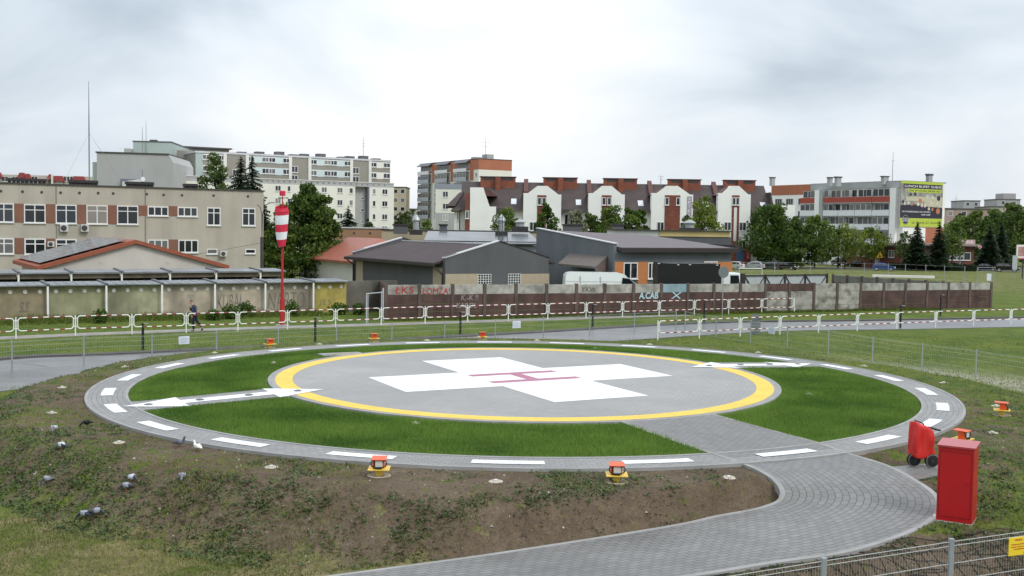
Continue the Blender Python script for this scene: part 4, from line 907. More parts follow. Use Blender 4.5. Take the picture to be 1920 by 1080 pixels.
# ------------------------------------------------------------ building helpers
def gl(name, c, r): return mat(name, c, r, .12, .6, spec=.7)
GLS = [gl('glass_dark', (.014,.017,.021), .08), gl('glass_mid', (.035,.042,.050), .10), gl('glass_curtain', (.13,.13,.125), .35), gl('glass_dark_blue', (.018,.026,.036), .08), gl('glass_blind', (.24,.215,.19), .4)]
FRW = mat('frame_white', (.74,.74,.72), .5, .05); FRD = mat('frame_dark', (.05,.05,.05), .5)
_wc = {}
def win(par, t0, t1, z0, z1, cols=2, rows=(), M=None, y=0.0, fr=None, fw=.07, gi=None, sill=True):
    w_, h_ = round(t1-t0, 2), round(z1-z0, 2); fr = fr or FRW; gi = random.choice((0, 0, 1, 3, 2, 4, 1)) if gi is None else gi
    key = (w_, h_, cols, tuple(rows), fr.name, fw, sill)
    if key not in _wc:
        a = MB(); d0, d1 = -.05, .02
        a.box(0, fw, d0, d1, 0, h_).box(w_-fw, w_, d0, d1, 0, h_).box(fw, w_-fw, d0, d1, 0, fw).box(fw, w_-fw, d0, d1, h_-fw, h_)
        for i in range(1, cols): c_ = w_*i/cols; a.box(c_-fw/2, c_+fw/2, d0+.004, d1, fw, h_-fw)
        for r_ in rows: a.box(fw, w_-fw, d0+.008, d1, h_*r_-fw*.4, h_*r_+fw*.4)
        if sill: a.box(-.06, w_+.06, -.14, d0-.002, -.07, -.01)
        fo = a.build('window', fr); b = MB(); b.box(fw*.5, w_-fw*.5, -.024, -.006, fw*.5, h_-fw*.5); po = b.build('pane', GLS[0])
        _wc[key] = (fo.data, po.data); bpy.data.objects.remove(fo); bpy.data.objects.remove(po)
    fm, pm = _wc[key]; o = link('window', fm, par); mt = Matrix.Translation((t0, y, z0)); o.matrix_local = (M @ mt) if M else mt
    p = link('pane', pm, o); p.material_slots[0].link = 'OBJECT'; p.material_slots[0].material = GLS[gi]; return o
SIDE = Matrix(((0, 1, 0, 0), (-1, 0, 0, 0), (0, 0, 1, 0), (0, 0, 0, 1)))       # wall plane x=0 facing -x; local t = -distance back
def part(name, par, m, x0, x1, y0, y1, z0, z1, M=None): return MB().box(x0, x1, y0, y1, z0, z1, 0, M).build(name, m, par)
def pxwin(F_, par, l, off=(0, 0), sc=3.84, **k):
    for a in l:
        t0, t1, z0, z1 = F_.rect(off[0]+a[0]/sc, off[1]+a[1]/sc, off[0]+a[2]/sc, off[1]+a[3]/sc); kk = dict(k); kk.update(a[4] if len(a) > 4 else {}); win(par, t0, t1, z0, z1, **kk)
def antenna(label, p, h_, group=None, cross=()):
    t = T('antenna', label, 'antenna', p, 0, group); mb = MB(); mb.tube([(0,0,-.5),(0,0,h_*.6),(0,0,h_)], [.07, .055, .03], 6); mb.build('mast', mat('antenna_grey', (.25,.26,.28), .5), t)
    for z, w_ in cross: MB().tube([(-w_/2,0,h_*z),(w_/2,0,h_*z)], .03, 5).build('crossbar', MATS['antenna_grey'], t)
    return t
ROOFG = mat('roof_felt', (.10,.10,.105), .7, .2, .5); TRIM = mat('roof_trim', (.06,.055,.05), .6, .1); PALE = mat('plaster_pale', (.70,.70,.65), .9, .06, .5, streak=.06)
# ------------------------------------------------------------ left beige building
BEI = mat('plaster_beige', (.435,.40,.335), .9, .07, .4, .1, 30, .16); BRP = mat('plaster_brown', (.22,.105,.072), .9, .1, .8)
Pr = aty(494, 440, 112.0); O1 = Fac((Pr.x, 112, 0), UANG).world(-33); F1 = Fac(O1, UANG); zr = F1.hit(493, 357)[1]
b1 = T('office_building', 'two storey beige building with brown panels between the windows on the left', 'building', O1, UANG)
part('wall', b1, BEI, 0, 33, 0, 13, -1, zr-.12); part('roof_edge', b1, TRIM, -.12, 33.12, -.12, 13.12, zr-.119, zr)
o1 = (0, 220)
pxwin(F1, b1, [(-45,618,100,757),(172,625,328,762),(400,628,552,766),(622,632,775,770),(842,635,995,772)], o1, cols=2, rows=(.70,), fw=.09)
pxwin(F1, b1, [(1062,640,1212,712),(1278,645,1422,716)], o1, cols=3, fw=.10); pxwin(F1, b1, [(1490,648,1588,780),(1742,652,1838,782)], o1, cols=2, rows=(.70,), fw=.10, gi=0)
pxwin(F1, b1, [(-45,870,102,985),(175,872,330,988)], o1, cols=2, rows=(.66,), fw=.11); pxwin(F1, b1, [(400,876,552,985,)], o1, cols=2, rows=(.66,), fw=.11); pxwin(F1, b1, [(1065,880,1212,966),(1283,882,1427,975)], o1, cols=3, fw=.10)
pxwin(F1, b1, [(1488,947,1565,985,dict(gi=2)),(1765,948,1840,982,dict(gi=0))], o1, cols=1, fw=.09)
for a in [(103,620,171,758),(329,624,399,763),(553,628,621,768),(776,632,841,770),(996,634,1061,709),(1213,638,1277,712),(103,868,174,984),(331,872,399,986),(1213,879,1282,970)]:
    t0, t1, z0, z1 = F1.rect(o1[0]+a[0]/3.84, o1[1]+a[1]/3.84, o1[0]+a[2]/3.84, o1[1]+a[3]/3.84); part('brown_panel', b1, BRP, t0, t1, -.03, .05, z0, z1)
ACW = mat('ac_white', (.55,.54,.50), .5, .05)
for a in [(428,770,488,824),(578,770,635,824),(338,893,388,932),(1578,962,1628,1002)]:
    t0, t1, z0, z1 = F1.rect(a[0]/3.84, 220+a[1]/3.84, a[2]/3.84, 220+a[3]/3.84); o = MB().bbox(t0, t1, -.42, -.05, z0, z1, .03).build('ac_unit', ACW, b1); r_ = (z1-z0)*.38; c_ = t0+(t1-t0)*.42
    MB().lathe([(r_,0),(r_,.02),(r_*.25,.03)], 18, 0, Matrix.Translation((c_, -.42, (z0+z1)/2)) @ Matrix.Rotation(R(90), 4, 'X')).build('fan', FRD, o)
for x, y in [(6,531),(162,535),(300,539),(436,542),(572,544),(707,545),(815,548),(1056,553),(1178,558),(1310,561),(1538,563),(1785,569)]:
    t0, z0 = F1.hit(x/3.84, 220+y/3.84); MB().lathe([(.13,-.0),(.13,.03)], 10, 0, Matrix.Translation((t0, .0, z0)) @ Matrix.Rotation(R(90), 4, 'X')).build('vent_hole', FRD, b1)
DKR = mat('roof_grating', (.035,.033,.032), .7, .2)
for a, y0, y1 in [((75,360),475,492),((525,738),482,500),((945,1145),488,508),((1370,1465),494,512)]:
    t0 = F1.hit(a[0]/3.84, 347)[0]; t1 = F1.hit(a[1]/3.84, 350)[0]; mb = MB(); hh = (y1-y0)/3.84*.055; mb.box(t0, t1, 2, 3.0, zr+hh*.6+.1, zr+hh+.25)
    for k in range(9): q = t0+(t1-t0)*(k+.5)/9; mb.box(q-.12, q+.12, 2.1, 2.5, zr, zr+hh*.6+.1)
    mb.build('roof_vent', DKR, b1)
MB().box(21.2, 21.32, -.02, .05, 0, zr-.13).build('joint_strip', mat('joint_dark', (.22,.20,.17), .9), b1); tj = F1.hit(405/3.84, 400)[0]; MB().box(tj-.05, tj+.05, -.02, .05, 0, zr-.13).build('joint_strip', MATS['joint_dark'], b1)
# ------------------------------------------------------------ gable building with solar panels
BRR = mat('roof_terracotta', (.30,.085,.045), .7, .1, 2); GAB = mat('plaster_cream', (.56,.52,.47), .9, .05, .6, streak=.08)
L0 = Vector((-35.2, 81, 0)); F2 = Fac(L0, UANG); b2 = T('gable_house', 'low cream gable house with orange roof edges and solar panels', 'building', L0, UANG)
tL, zL = F2.hit(69, 500); tA, zA = F2.hit(255, 449.5); tR, zR = F2.hit(430, 498); LEN = 14; zE = (zL+zR)/2
MB().prism([(tL+.7,-.5),(tR-.7,-.5),(tR-.7,zE+.12),(tA,zA-.35),(tL+.7,zE+.12)], .3, LEN).build('wall', GAB, b2)
mb = MB()
def slope(xa, za, xb, zb, th=.3): mb.prism([(xa,za),(xb,zb),(xb,zb-th),(xa,za-th)], 0, LEN+.3)
slope(tL, zE+.02, tA, zA); mb.build('roof_slope', BRR, b2); mb = MB(); slope(tA+.001, zA, tR, zE+.02); mb.build('roof_slope', BRR, b2)
SOL = mat('solar_cell', (.15,.16,.175), .16, .06, 1, spec=.9); SOF = mat('solar_frame', (.42,.43,.45), .4)  # cell base colour lightened to hold the reflected sky
dx, dzz = tA-tL, zA-zE; ln = math.hypot(dx, dzz); sa = math.atan2(dzz, dx); SM = Matrix.Translation((tL, 0, zE+.06)) @ Matrix.Rotation(-sa, 4, 'Y')
for i in range(3):
    y0 = .5+i*4.3; mb = MB(); cell = MB(); fr = MB()
    for r_ in range(5):
        u0_ = .35+r_*1.3
        if u0_+1.25 > ln: break
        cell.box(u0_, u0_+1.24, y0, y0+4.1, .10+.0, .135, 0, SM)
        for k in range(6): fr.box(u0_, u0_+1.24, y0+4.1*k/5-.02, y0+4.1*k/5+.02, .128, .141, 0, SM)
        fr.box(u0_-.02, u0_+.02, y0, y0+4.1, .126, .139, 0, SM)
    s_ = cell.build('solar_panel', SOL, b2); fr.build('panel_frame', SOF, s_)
MB().tube([(tL-.06,.1,zE-.15),(tL+.1,.2,zE-.4),(tL+.55,.2,zE-.7),(tL+.62,.2,-.3)], .05, 8).build('downpipe', FRD, b2)
for x in (735, 1217): t0, z0 = F2.hit(x/3.84, 400+352/3.84); MB().lathe([(.13,0),(.13,.03)], 12, 0, Matrix.Translation((t0, .3, z0)) @ Matrix.Rotation(R(90), 4, 'X')).build('vent', GAB, b2)
# ------------------------------------------------------------ red roof house and grey gable hall
L4 = Vector((-5.6, 91.5, 0)); F4 = Fac(L4, UANG); GRY = mat('plaster_grey', (.108,.110,.116), .9, .08, .4, .1, 30, .12); DRF = mat('roof_dark_brown', (.060,.044,.045), .8, .12, .6, .3, 6); DTR = mat('trim_dark', (.035,.028,.027), .5); VRG = mat('verge_light', (.55,.55,.56), .4); BEP = mat('plaster_beige_panel', (.42,.35,.26), .9, .06)
b4 = T('gable_hall', 'dark grey hall with brown pitched roof and gable facing the wall', 'building', L4, UANG)
tL, zL = F4.hit(835, 482); tA, zA = F4.hit(936, 452.3); tR, zR = F4.hit(1029, 480.5); LEN = 19.8; zE = (zL+zR)/2
MB().prism([(tL,-.5),(tR,-.5),(tR,zE),(tA,zA),(tL,zE)], 0, .4).build('gable_wall', GRY, b4); MB().prism([(tL,-.5),(tR,-.5),(tR,zE),(tA,zA),(tL,zE)], LEN-.4, LEN).build('gable_wall', GRY, b4)
MB().box(tL+.05, tR-.05, .401, LEN-.401, -.5, zE-.45).build('wall', GRY, b4)
def slope4(xa, za, xb, zb, y0, y1, m, nm, th=.18):
    a = MB(); a.prism([(xa,za),(xb,zb),(xb,zb-th),(xa,za-th)], y0, y1); return a.build(nm, m, b4)
k_ = (zA-zE)/(tA-tL); slope4(tL-.9, zE-.30-k_*.9, tA, zA-.30, .402, LEN-.402, DRF, 'roof_slope'); slope4(tA+.001, zA-.30, tR+.9, zE-.30-k_*.9, .402, LEN-.402, DRF, 'roof_slope')
for y0, y1 in ((-.06, .46), (LEN-.46, LEN+.06)):
    slope4(tL-.1, zE-.05, tA, zA+.08, y0, y1, VRG, 'verge', .09); slope4(tA+.001, zA+.08, tR+.1, zE-.05, y0, y1, DTR, 'verge', .09)
MB().box(tA-.12, tA+.12, .47, LEN-.47, zA-.31, zA-.22).build('ridge_cap', VRG, b4)
zg = zE-.30-k_*.9; MB().box(tL-1.05, tL-.85, .3, LEN-.3, zg-.28, zg-.02).build('gutter', DTR, b4); MB().tube([(tL-.9,.5,zg-.3),(tL-.3,.4,zg-.75),(tL-.06,.4,zg-1.0),(tL-.06,.4,0)], .06, 8).build('downpipe', DTR, b4); MB().tube([(tL-.95,LEN-.5,zg-.2),(tL-.1,LEN-.4,zg-.8),(tL-.07,LEN-.4,0)], .07, 8).build('downpipe', DTR, b4)
for a in [(135,437,370,512),(677,436,881,512)]:
    t0, t1, z0, z1 = F4.rect(800+a[0]/3.84, 400+a[1]/3.84, 800+a[2]/3.84, 400+a[3]/3.84); part('beige_panel', b4, BEP, t0, t1, -.02, .05, z0-1, z1)
MB().box(-.03, .05, .6, 2.2, -.5, 2.6, 0, Matrix.Translation((tL, 0, 0))).build('beige_panel', BEP, b4); MB().box(-.03, .05, LEN-2.6, LEN-1.0, -.5, 2.6, 0, Matrix.Translation((tL, 0, 0))).build('beige_panel', BEP, b4)
GLB = mat('glass_block', (.16,.18,.19), .25, .2, 6)
for a in [(370,440,462,508),(588,437,675,508)]:
    t0, t1, z0, z1 = F4.rect(800+a[0]/3.84, 400+a[1]/3.84, 800+a[2]/3.84, 400+a[3]/3.84); mb = MB(); n = 5; m_z = 4
    for i in range(n+1): c_ = t0+(t1-t0)*i/n; mb.box(c_-.022, c_+.022, -.03, .02, z0, z1)
    for i in range(m_z+1): c_ = z0+(z1-z0)*i/m_z; mb.box(t0, t1, -.027, .018, c_-.02, c_+.02)
    fo = mb.build('window', FRW, b4); part('pane', fo, GLS[1], t0, t1, -.008, .03, z0, z1)
FP_ = Vector((-24.9, 124, 0)); A3 = UANG-math.pi/2; F3 = Fac(FP_, A3); ed = F3.hit(660, 497); z3a = F3.hit(548, 483)[1]
b3 = T('red_roof_house', 'low white house with red hipped roof left of the grey hall', 'building', FP_, A3)
le = 17.0; ze = 2.45
part('wall', b3, PALE, .5, le-.2, .6, 9, -.5, ze-.1)
zt = ze+2.3; mb = MB(); mb.add([(-.2,-.1,ze),(le+.3,-.1,ze),(le+.3,9.6,ze),(-.2,9.6,ze),(5.0,4.7,zt),(le-3.5,4.7,zt),(-.2,-.1,ze-.2),(le+.3,-.1,ze-.2),(le+.3,9.6,ze-.2),(-.2,9.6,ze-.2)], [(0,1,5,4),(1,2,5),(2,3,4,5),(3,0,4),(6,9,8,7),(0,6,7,1),(1,7,8,2),(2,8,9,3),(3,9,6,0)]); mb.build('roof', mat('roof_red_sheet', (.34,.115,.075), .5, .08, 1.5), b3)
# ------------------------------------------------------------ low flat buildings in the middle
W5 = mat('plaster_ochre', (.32,.19,.115), .9, .08, .5, streak=.12); C5 = mat('plaster_cream2', (.46,.39,.28), .9, .08, .5, streak=.1); WETR = mat('wet_roof', (.105,.118,.135), .28, .35, .35)
p = aty(600, 440, 139); O5 = Vector((p.x, 139, 0)); b5 = T('flat_building', 'low flat roofed ochre and cream building behind the red roof', 'building', O5, 0); X5 = lambda px, py=430: aty(px, py, 139).x-O5.x
z5 = aty(640, 425.5, 139).z
part('wall', b5, W5, 0, X5(715), 0, 8, -1, z5-.15); part('wall', b5, C5, X5(715)+.002, X5(1010), .15, 9, -1, z5-.35); part('roof_edge', b5, VRG, -.1, X5(720), -.12, 8.1, z5-.149, z5); part('roof_edge', b5, TRIM, X5(720)+.002, X5(1010)+.1, 0.03, 9.1, z5-.349, z5-.2)
for x in (664, 694): MB().lathe([(.14,0),(.14,.04)], 10, 0, Matrix.Translation((X5(x), 0, aty(x, 437, 139).z)) @ Matrix.Rotation(R(90), 4, 'X')).build('vent_hole', FRD, b5)
p = aty(800, 450, 119); O6 = Vector((p.x, 119, 0)); b6 = T('flat_building', 'low building with wet grey sloping flat roof behind the grey hall', 'building', O6, R(3)); w6 = aty(1007, 450, 119).x-O6.x
zf = aty(900, 452, 119).z; zbk = aty(900, 434.5, 136).z; part('wall', b6, mat('plaster_greyblue', (.19,.205,.22), .9, .1), 0, w6, .3, 16, -1, zf-.5)
mb = MB(); mb.add([(-.3,0,zf),(w6+.3,0,zf),(w6+.3,17,zbk),(-.3,17,zbk),(-.3,0,zf-.4),(w6+.3,0,zf-.4),(w6+.3,17,zbk-.4),(-.3,17,zbk-.4)], [(0,1,2,3),(7,6,5,4),(0,4,5,1),(1,5,6,2),(2,6,7,3),(3,7,4,0)]); mb.build('roof', WETR, b6)
MB().tube([(-.3,-.08,zf-.25),(w6+.3,-.08,zf-.2)], .09, 8).build('gutter', GALV, b6)
CHM = mat('vent_metal', (.36,.38,.38), .4, .1, metal=.3)
def roofvent(label, px, py0, py1, Y, r_=.35):
    p = aty(px, py1, Y); h_ = aty(px, py0, Y).z-p.z; t = T('roof_vent', label, 'vent', p, 0, 'metal vents on the low roofs')
    MB().lathe([(r_,-.3),(r_,h_*.62)], 14).build('pipe', CHM, t); MB().lathe([(r_*1.35,h_*.62),(r_*1.4,h_*.68),(r_*1.1,h_*.80),(r_*.25,h_)], 14).build('cowl', CHM, t); MB().bbox(-r_*2,r_*2,-r_*2,r_*2,-.4,.22,.03).build('base', DKR, t)
roofvent('tall grey roof vent left, over the hall ridge', 780, 402, 434, 131, .36); roofvent('tall grey roof vent beside the iron ladder', 940, 402, 437, 130, .36); roofvent('square capped grey vent on the yellow parapet', 1293, 412, 431, 118, .5); roofvent('short grey vent by the roof ladder, right', 975, 411, 428, 133, .5)
def roofbox(label, x0, x1, y0, y1, Y):
    p = aty((x0+x1)/2, y1, Y); w_ = (x1-x0)/FOC*Y; h_ = aty(x0, y0, Y).z-aty(x0, y1, Y).z; t = T('roof_box', label, 'chimney', p, R(4), 'low chimney boxes on the flat roofs'); MB().bbox(-w_/2,w_/2,-.6,.6,-.5,h_*.7,.03).build('body', GRY, t); MB().bbox(-w_/2-.12,w_/2+.12,-.7,.7,h_*.7+.002,h_,.03).build('cap', DKR, t)
for i, (x0, x1) in enumerate([(738,764),(824,838),(1056,1090),(1147,1168)]): roofbox(('grey box chimney left of the tall roof vent','small grey box chimney at the middle roof','wide grey box chimney above the right hall roof','grey box chimney right, above the right hall roof')[i], x0, x1, 420, 431, 137)
t = T('roof_ladder', 'dark iron ladder frame on the wet grey roof', 'ladder', aty(941, 452, 120)); hh = 2.9; mb = MB()
for x in (-.35, .05, .6): mb.tube([(x,0,-.5),(x,0,hh if x < .6 else hh*.9)], .035, 6)
for k in range(8): mb.tube([(-.35,0,.2+k*.34),(.05,0,.2+k*.34)], .025, 5)
mb.build('frame', FRD, t)
# ------------------------------------------------------------ large grey hall with brown roof
Y7 = 95.0; p = aty(1151, 460, Y7); O7 = Vector((p.x, Y7, 0)); F7 = Fac(O7, UANG); b7 = T('grey_hall', 'large grey hall with brown sloping roof and orange wall panels', 'building', O7, UANG)
ORP = mat('plaster_orange', (.50,.20,.075), .9, .06); w7 = F7.hit(1377, 464)[0]; ze = F7.hit(1200, 464)[1]; GR2 = mat('plaster_bluegrey', (.140,.153,.162), .9, .1, .5, .1, 20, .14)
dp = 12.6; zb7 = 6.02
MB().add([(0,0,-.5),(0,dp,-.5),(0,dp,zb7),(0,0,ze+.30),(.3,0,-.5),(.3,dp,-.5),(.3,dp,zb7),(.3,0,ze+.30)], [(0,3,2,1),(4,5,6,7),(0,4,7,3),(1,2,6,5),(3,7,6,2),(0,1,5,4)]).build('side_wall', GR2, b7)
MB().add([(-.08,-.1,ze+.30),(.4,-.1,ze+.30),(.4,dp,zb7),(-.08,dp,zb7),(-.08,-.1,ze+.38),(.4,-.1,ze+.38),(.4,dp,zb7+.08),(-.08,dp,zb7+.08)], [(3,2,1,0),(4,5,6,7),(0,1,5,4),(1,2,6,5),(2,3,7,6),(3,0,4,7)]).build('verge', VRG, b7)
part('wall', b7, GR2, .302, w7-.4, .0, dp-.1, -.5, ze-.35)
zr7 = F7.hit(1376, 456)[1]
MB().add([(.42,-.5,ze),(w7,-.5,ze),(w7*1.0,dp,zb7-.55),(.42,dp,zb7-.12),(.42,-.5,ze-.3),(w7,-.5,ze-.3),(w7*1.0,dp,zb7-.9),(.42,dp,zb7-.45)], [(0,1,2,3),(7,6,5,4),(0,4,5,1),(1,5,6,2),(2,6,7,3),(3,7,4,0)]).build('roof', mat('roof_brown_sheet', (.105,.082,.086), .5, .08, .6, .2, 5), b7)
MB().box(.3, w7+.1, -.68, -.51, ze-.42, ze-.04).build('gutter', DTR, b7); MB().box(w7-.35, w7+.15, -.5, dp, ze+.02, ze+.3).build('verge', DTR, b7)
o7 = (1100, 220)
for a in [(1300-1100,1040),]: pass
def pr(x0, y0, x1, y1): return F7.rect(x0, y0, x1, y1)
for a in [(1153,491,1168,525),(1196,491,1214,524),(1323,491,1345,500),(1346,491,1372,525)]: t0, t1, z0, z1 = pr(*a); part('orange_panel', b7, ORP, t0, t1, -.03, .05, z0-.6, z1)
for a in [(1169,492,1195,523),(1215,492,1228,523),(1320,490,1345,497)]: t0, t1, z0, z1 = pr(*a); win(b7, t0, t1, z0, z1, 2, fw=.1, gi=0)
# porch roof at the left of the hall
t = T('porch_roof', 'small brown lean-to roof on the left side of the large hall', 'roof', O7, UANG)
def sidept(px, py, out):
    """point at distance out in front of the hall's side wall plane"""
    q = O7 + Vector((-math.cos(UANG)*out, -math.sin(UANG)*out, 0)); Fs = Fac(q, UANG+math.pi/2); s_, z = Fs.hit(px, py); return Vector((-out, s_, z))
q = [sidept(1068, 475, .0), sidept(1139, 480, .0), sidept(1116, 500, 2.0), sidept(1046, 494, 2.0)]
MB().add(q+[v-Vector((0,0,.18)) for v in q], [(0,1,2,3),(7,6,5,4),(0,4,5,1),(1,5,6,2),(2,6,7,3),(3,7,4,0)]).build('roof_sheet', mat('roof_olive_brown', (.14,.12,.105), .7, .1), t)
MB().add([q[1]-Vector((0,0,.2)), q[2]-Vector((0,0,.2)), q[2]-Vector((0,0,.35)), q[1]-Vector((0,0,1.6)), q[1]-Vector((-.1,-.15,.2)), q[2]-Vector((-.1,-.15,.2)), q[2]-Vector((-.1,-.15,.35)), q[1]-Vector((-.1,-.15,1.6))], [(0,1,2,3),(7,6,5,4),(0,4,5,1),(1,5,6,2),(2,6,7,3),(3,7,4,0)]).build('side_cheek', mat('cheek_brown', (.14,.10,.09), .8), t)
# yellow parapet building behind the hall
Y8 = 116; b8 = T('flat_building', 'flat building with pale yellow parapet behind the large hall', 'building', aty(1100, 470, Y8), 0); X8 = lambda px: aty(px, 440, Y8).x-b8.location.x; Z8 = lambda py, px=1250: aty(px, py, Y8).z-b8.location.z
YEP = mat('plaster_yellow', (.55,.43,.20), .9, .06, .5, streak=.1)
part('wall', b8, PALE, X8(1150), X8(1236)-.002, 0, 8, -5, Z8(433)); part('wall', b8, YEP, X8(1236), X8(1368), -.1, 8, Z8(443), Z8(433)); part('lower_wall', b8, GRY, X8(1236), X8(1372), -.02, 8, -5, Z8(443)-.002); part('roof_edge', b8, TRIM, X8(1150)-.2, X8(1368)+.2, -.3, 8.2, Z8(433)+.002, Z8(431))
# ------------------------------------------------------------ row of gabled town houses
YR = 214.0; KH = YR/170; OR_ = Vector((aty(880, 430, YR).x, YR, 0)); FR_ = Fac(OR_, 0); XR = lambda px, py=400: FR_.hit(px, py)[0]/KH; ZR = lambda py, px: FR_.hit(px, py)[1]/KH  # row pushed back along the camera's line of sight, houses scaled in proportion
WHB = mat('plaster_white', (.86,.86,.82), .9, .04, .5, streak=.05); BRK = brickmat('brick_red', (.23,.065,.038), (.17,.045,.028), (.20,.10,.07), .5, .16); MANS = mat('roof_mansard', (.068,.050,.048), .75, .15, .8, .3, 4); CHB = brickmat('brick_chimney', (.27,.085,.045), (.20,.06,.035), (.17,.08,.05), .5, .16)
MOD = [(881,930),(981,1052),(1103,1171),(1221,1299),(1346,1407)]; CEN = [899,1017,1137,1260,1376]; labs = ['leftmost of the row','second from left in the row','middle of the row','with a vertical letter banner','rightmost, with a shop below']
edges = [XR(862), XR(956), XR(1078), XR(1197), XR(1324), XR(1450)]
STR = [None,(1007,1024),(1128,1146),(1246,1275),(1372,1386)]
for i in range(5):
    x0, x1 = edges[i], edges[i+1]; h = T('town_house', 'white gabled town house with brown roof, %s' % labs[i], 'house', OR_+Vector((x0*KH, 0, 0)), 0, 'row of gabled town houses'); h.scale = (KH, KH, KH); w_ = x1-x0; lx = lambda px: XR(px)-x0
    zeave = ZR(392, 1000); zrid = ZR(338.5, 1000)+.15*i*0
    part('wall', h, WHB, 0, w_-.004, 1.6, 12, -2, zeave)
    MB().add([(-.0,.4,zeave-.25),(w_-.004,.4,zeave-.25),(w_-.004,7,zrid),(0,7,zrid),(0,13,zeave),(w_-.004,13,zeave)], [(0,1,2,3),(3,2,5,4),(0,3,4),(1,5,2),(0,4,5,1)]).build('roof', MANS, h)
    bx0, bx1 = lx(MOD[i][0]), lx(MOD[i][1]); bw = bx1-bx0; zs0 = ZR(362.5, MOD[i][0]); zp = ZR(348.5+(3 if i == 0 else 0), CEN[i]); 
    prof = [(bx0,-2),(bx1,-2),(bx1,zs0-.1),(bx1-bw*.08,zs0-.1),(bx0+bw*.63,zp),(bx0+bw*.37,zp),(bx0+bw*.12,zs0+.05),(bx0,zs0+.05)]
    if i == 0: prof = [(bx0,-2),(bx1,-2),(bx1,zs0-2),(bx1-bw*.25,zs0-2),(bx1-bw*.5,zp),(bx0,zp)]
    MB().prism(prof, 0, 1.598).build('gable_bay', WHB, h)
    rp_ = [(x-0, z+.0) for x, z in prof[2:]]
    MB().prism([(bx0-.15,zs0-.25),(bx1+.15,zs0-.4),(bx0+bw*.66,zp-.15),(bx0+bw*.34,zp-.15)], .35, 6.0).build('bay_roof', mat('roof_mansard_red', (.12,.055,.045), .7, .15), h)
    if STR[i]:
        a, b_ = lx(STR[i][0]), lx(STR[i][1]); zt = ZR(366, CEN[i]); part('brick_strip', h, BRK, a, b_, -.05, .1, -2, zt)
        sw = .62
        win(h, a+.03, a+.03+sw, zt-1.55, zt-.35, 1, y=-.06, fw=.09, gi=0); win(h, b_-.03-sw, b_-.03, zt-1.55, zt-.35, 1, y=-.06, fw=.09, gi=0)
        for zz in ((zt-5.5), (zt-8.3)): win(h, a-1.15, a-.02, zz, zz+1.35, 2, fw=.09, gi=0, y=-.01); win(h, b_+.02, b_+1.15, zz, zz+1.35, 2, fw=.09, gi=1, y=-.01)
    else:
        part('brick_strip', h, BRK, lx(872), lx(880), -.05, 1.5, -2, ZR(362, 880)); win(h, lx(872)+.03, lx(880)-.03, ZR(410, 876), ZR(395, 876), 1, y=-.06, fw=.08)
    # recessed wall windows and balcony
    rx = (bx1+.6) if i < 5 else 0
    for zz in (zeave-2.2, zeave-5.0): win(h, rx, rx+.9, zz-.2, zz+1.5, 1, y=1.6, fw=.09, gi=0); win(h, min(rx+1.7, w_-1.0), min(rx+2.6, w_-.1), zz-.2, zz+1.5, 1, y=1.6, fw=.09, gi=1)
    # skylight
    sk = lx([None,962,1086,1205,1327][i]) if i else lx(967)
    sx = lx([963,1086,1204,1328,1437][i]); f_ = .30; yy = .4+6.6*f_; zz = zeave-.25+(zrid-zeave+.25)*f_; an = math.atan2(zrid-zeave+.25, 6.6)
    MB().box(-.42,.42,-.75,.75,-.02,.09,0,Matrix.Translation((sx, yy, zz)) @ Matrix.Rotation(an, 4, 'X')).build('skylight', mat('skylight_glass', (.62,.65,.68), .25, .05), h)
    # long brick chimney on the ridge
    c0, c1 = [(898,966),(1020,1085),(1137,1201),(1262,1324),(1370,1430)][i]; c0, c1 = lx(c0), lx(c1); zc = ZR(328.5, 1000)
    co = MB().box(c0, c1, 5.6, 7.0, zrid-1.6, zc-.12).build('chimney', CHB, h); MB().box(c0-.15, c1+.15, 5.45, 7.15, zc-.119, zc).build('cap', TRIM, co); MB().box(c0+.4, (c0+c1)/2-.6, 5.58, 5.62, zc-.62, zc-.25).box((c0+c1)/2+.6, c1-.4, 5.58, 5.62, zc-.62, zc-.25).build('flue_opening', FRD, co); MB().box((c0+c1)/2-.4, (c0+c1)/2+.4, 5.0, 5.598, zrid-2.6, zc-.13).build('flue', CHB, co)
    if i: MB().add([(bx0+a_, y_, zeave-.25+(zrid-zeave+.25)*(y_-.4)/6.6+dz) for y_ in (4.0, 7.0) for a_ in (.1, .8) for dz in (-.1, .55)], [(0,2,3,1),(4,5,7,6),(0,1,5,4),(2,6,7,3),(1,3,7,5),(0,4,6,2)]).build('party_wall', MATS['roof_mansard_red'], h)
    # dormer eave sweep between bays
    MB().prism([(bx1+.002,zeave-.9),(bx1+1.0,zeave-.2),(w_-.3,zeave-.2),(w_-.01,zeave-.02),(bx1+.002,zeave+.05)], .38, .75).build('eave_board', TRIM, h)
    if i == 3:
        a, b_ = lx(1288), lx(1296.5); bn = part('banner', h, mat('banner_purple', (.36,.32,.38), .8), a, b_, -.06, -.01, ZR(415, 1292), ZR(368, 1292)); ht = (ZR(368,1292)-ZR(415,1292))/6
        for k, ch in enumerate('APTEKA'): text('lettering', ch, (b_-a)*.62, ht*.7, FRW, bn, Matrix.Translation((a+(b_-a)*.19, -.063, ZR(368,1292)-ht*(k+.88))), .003)
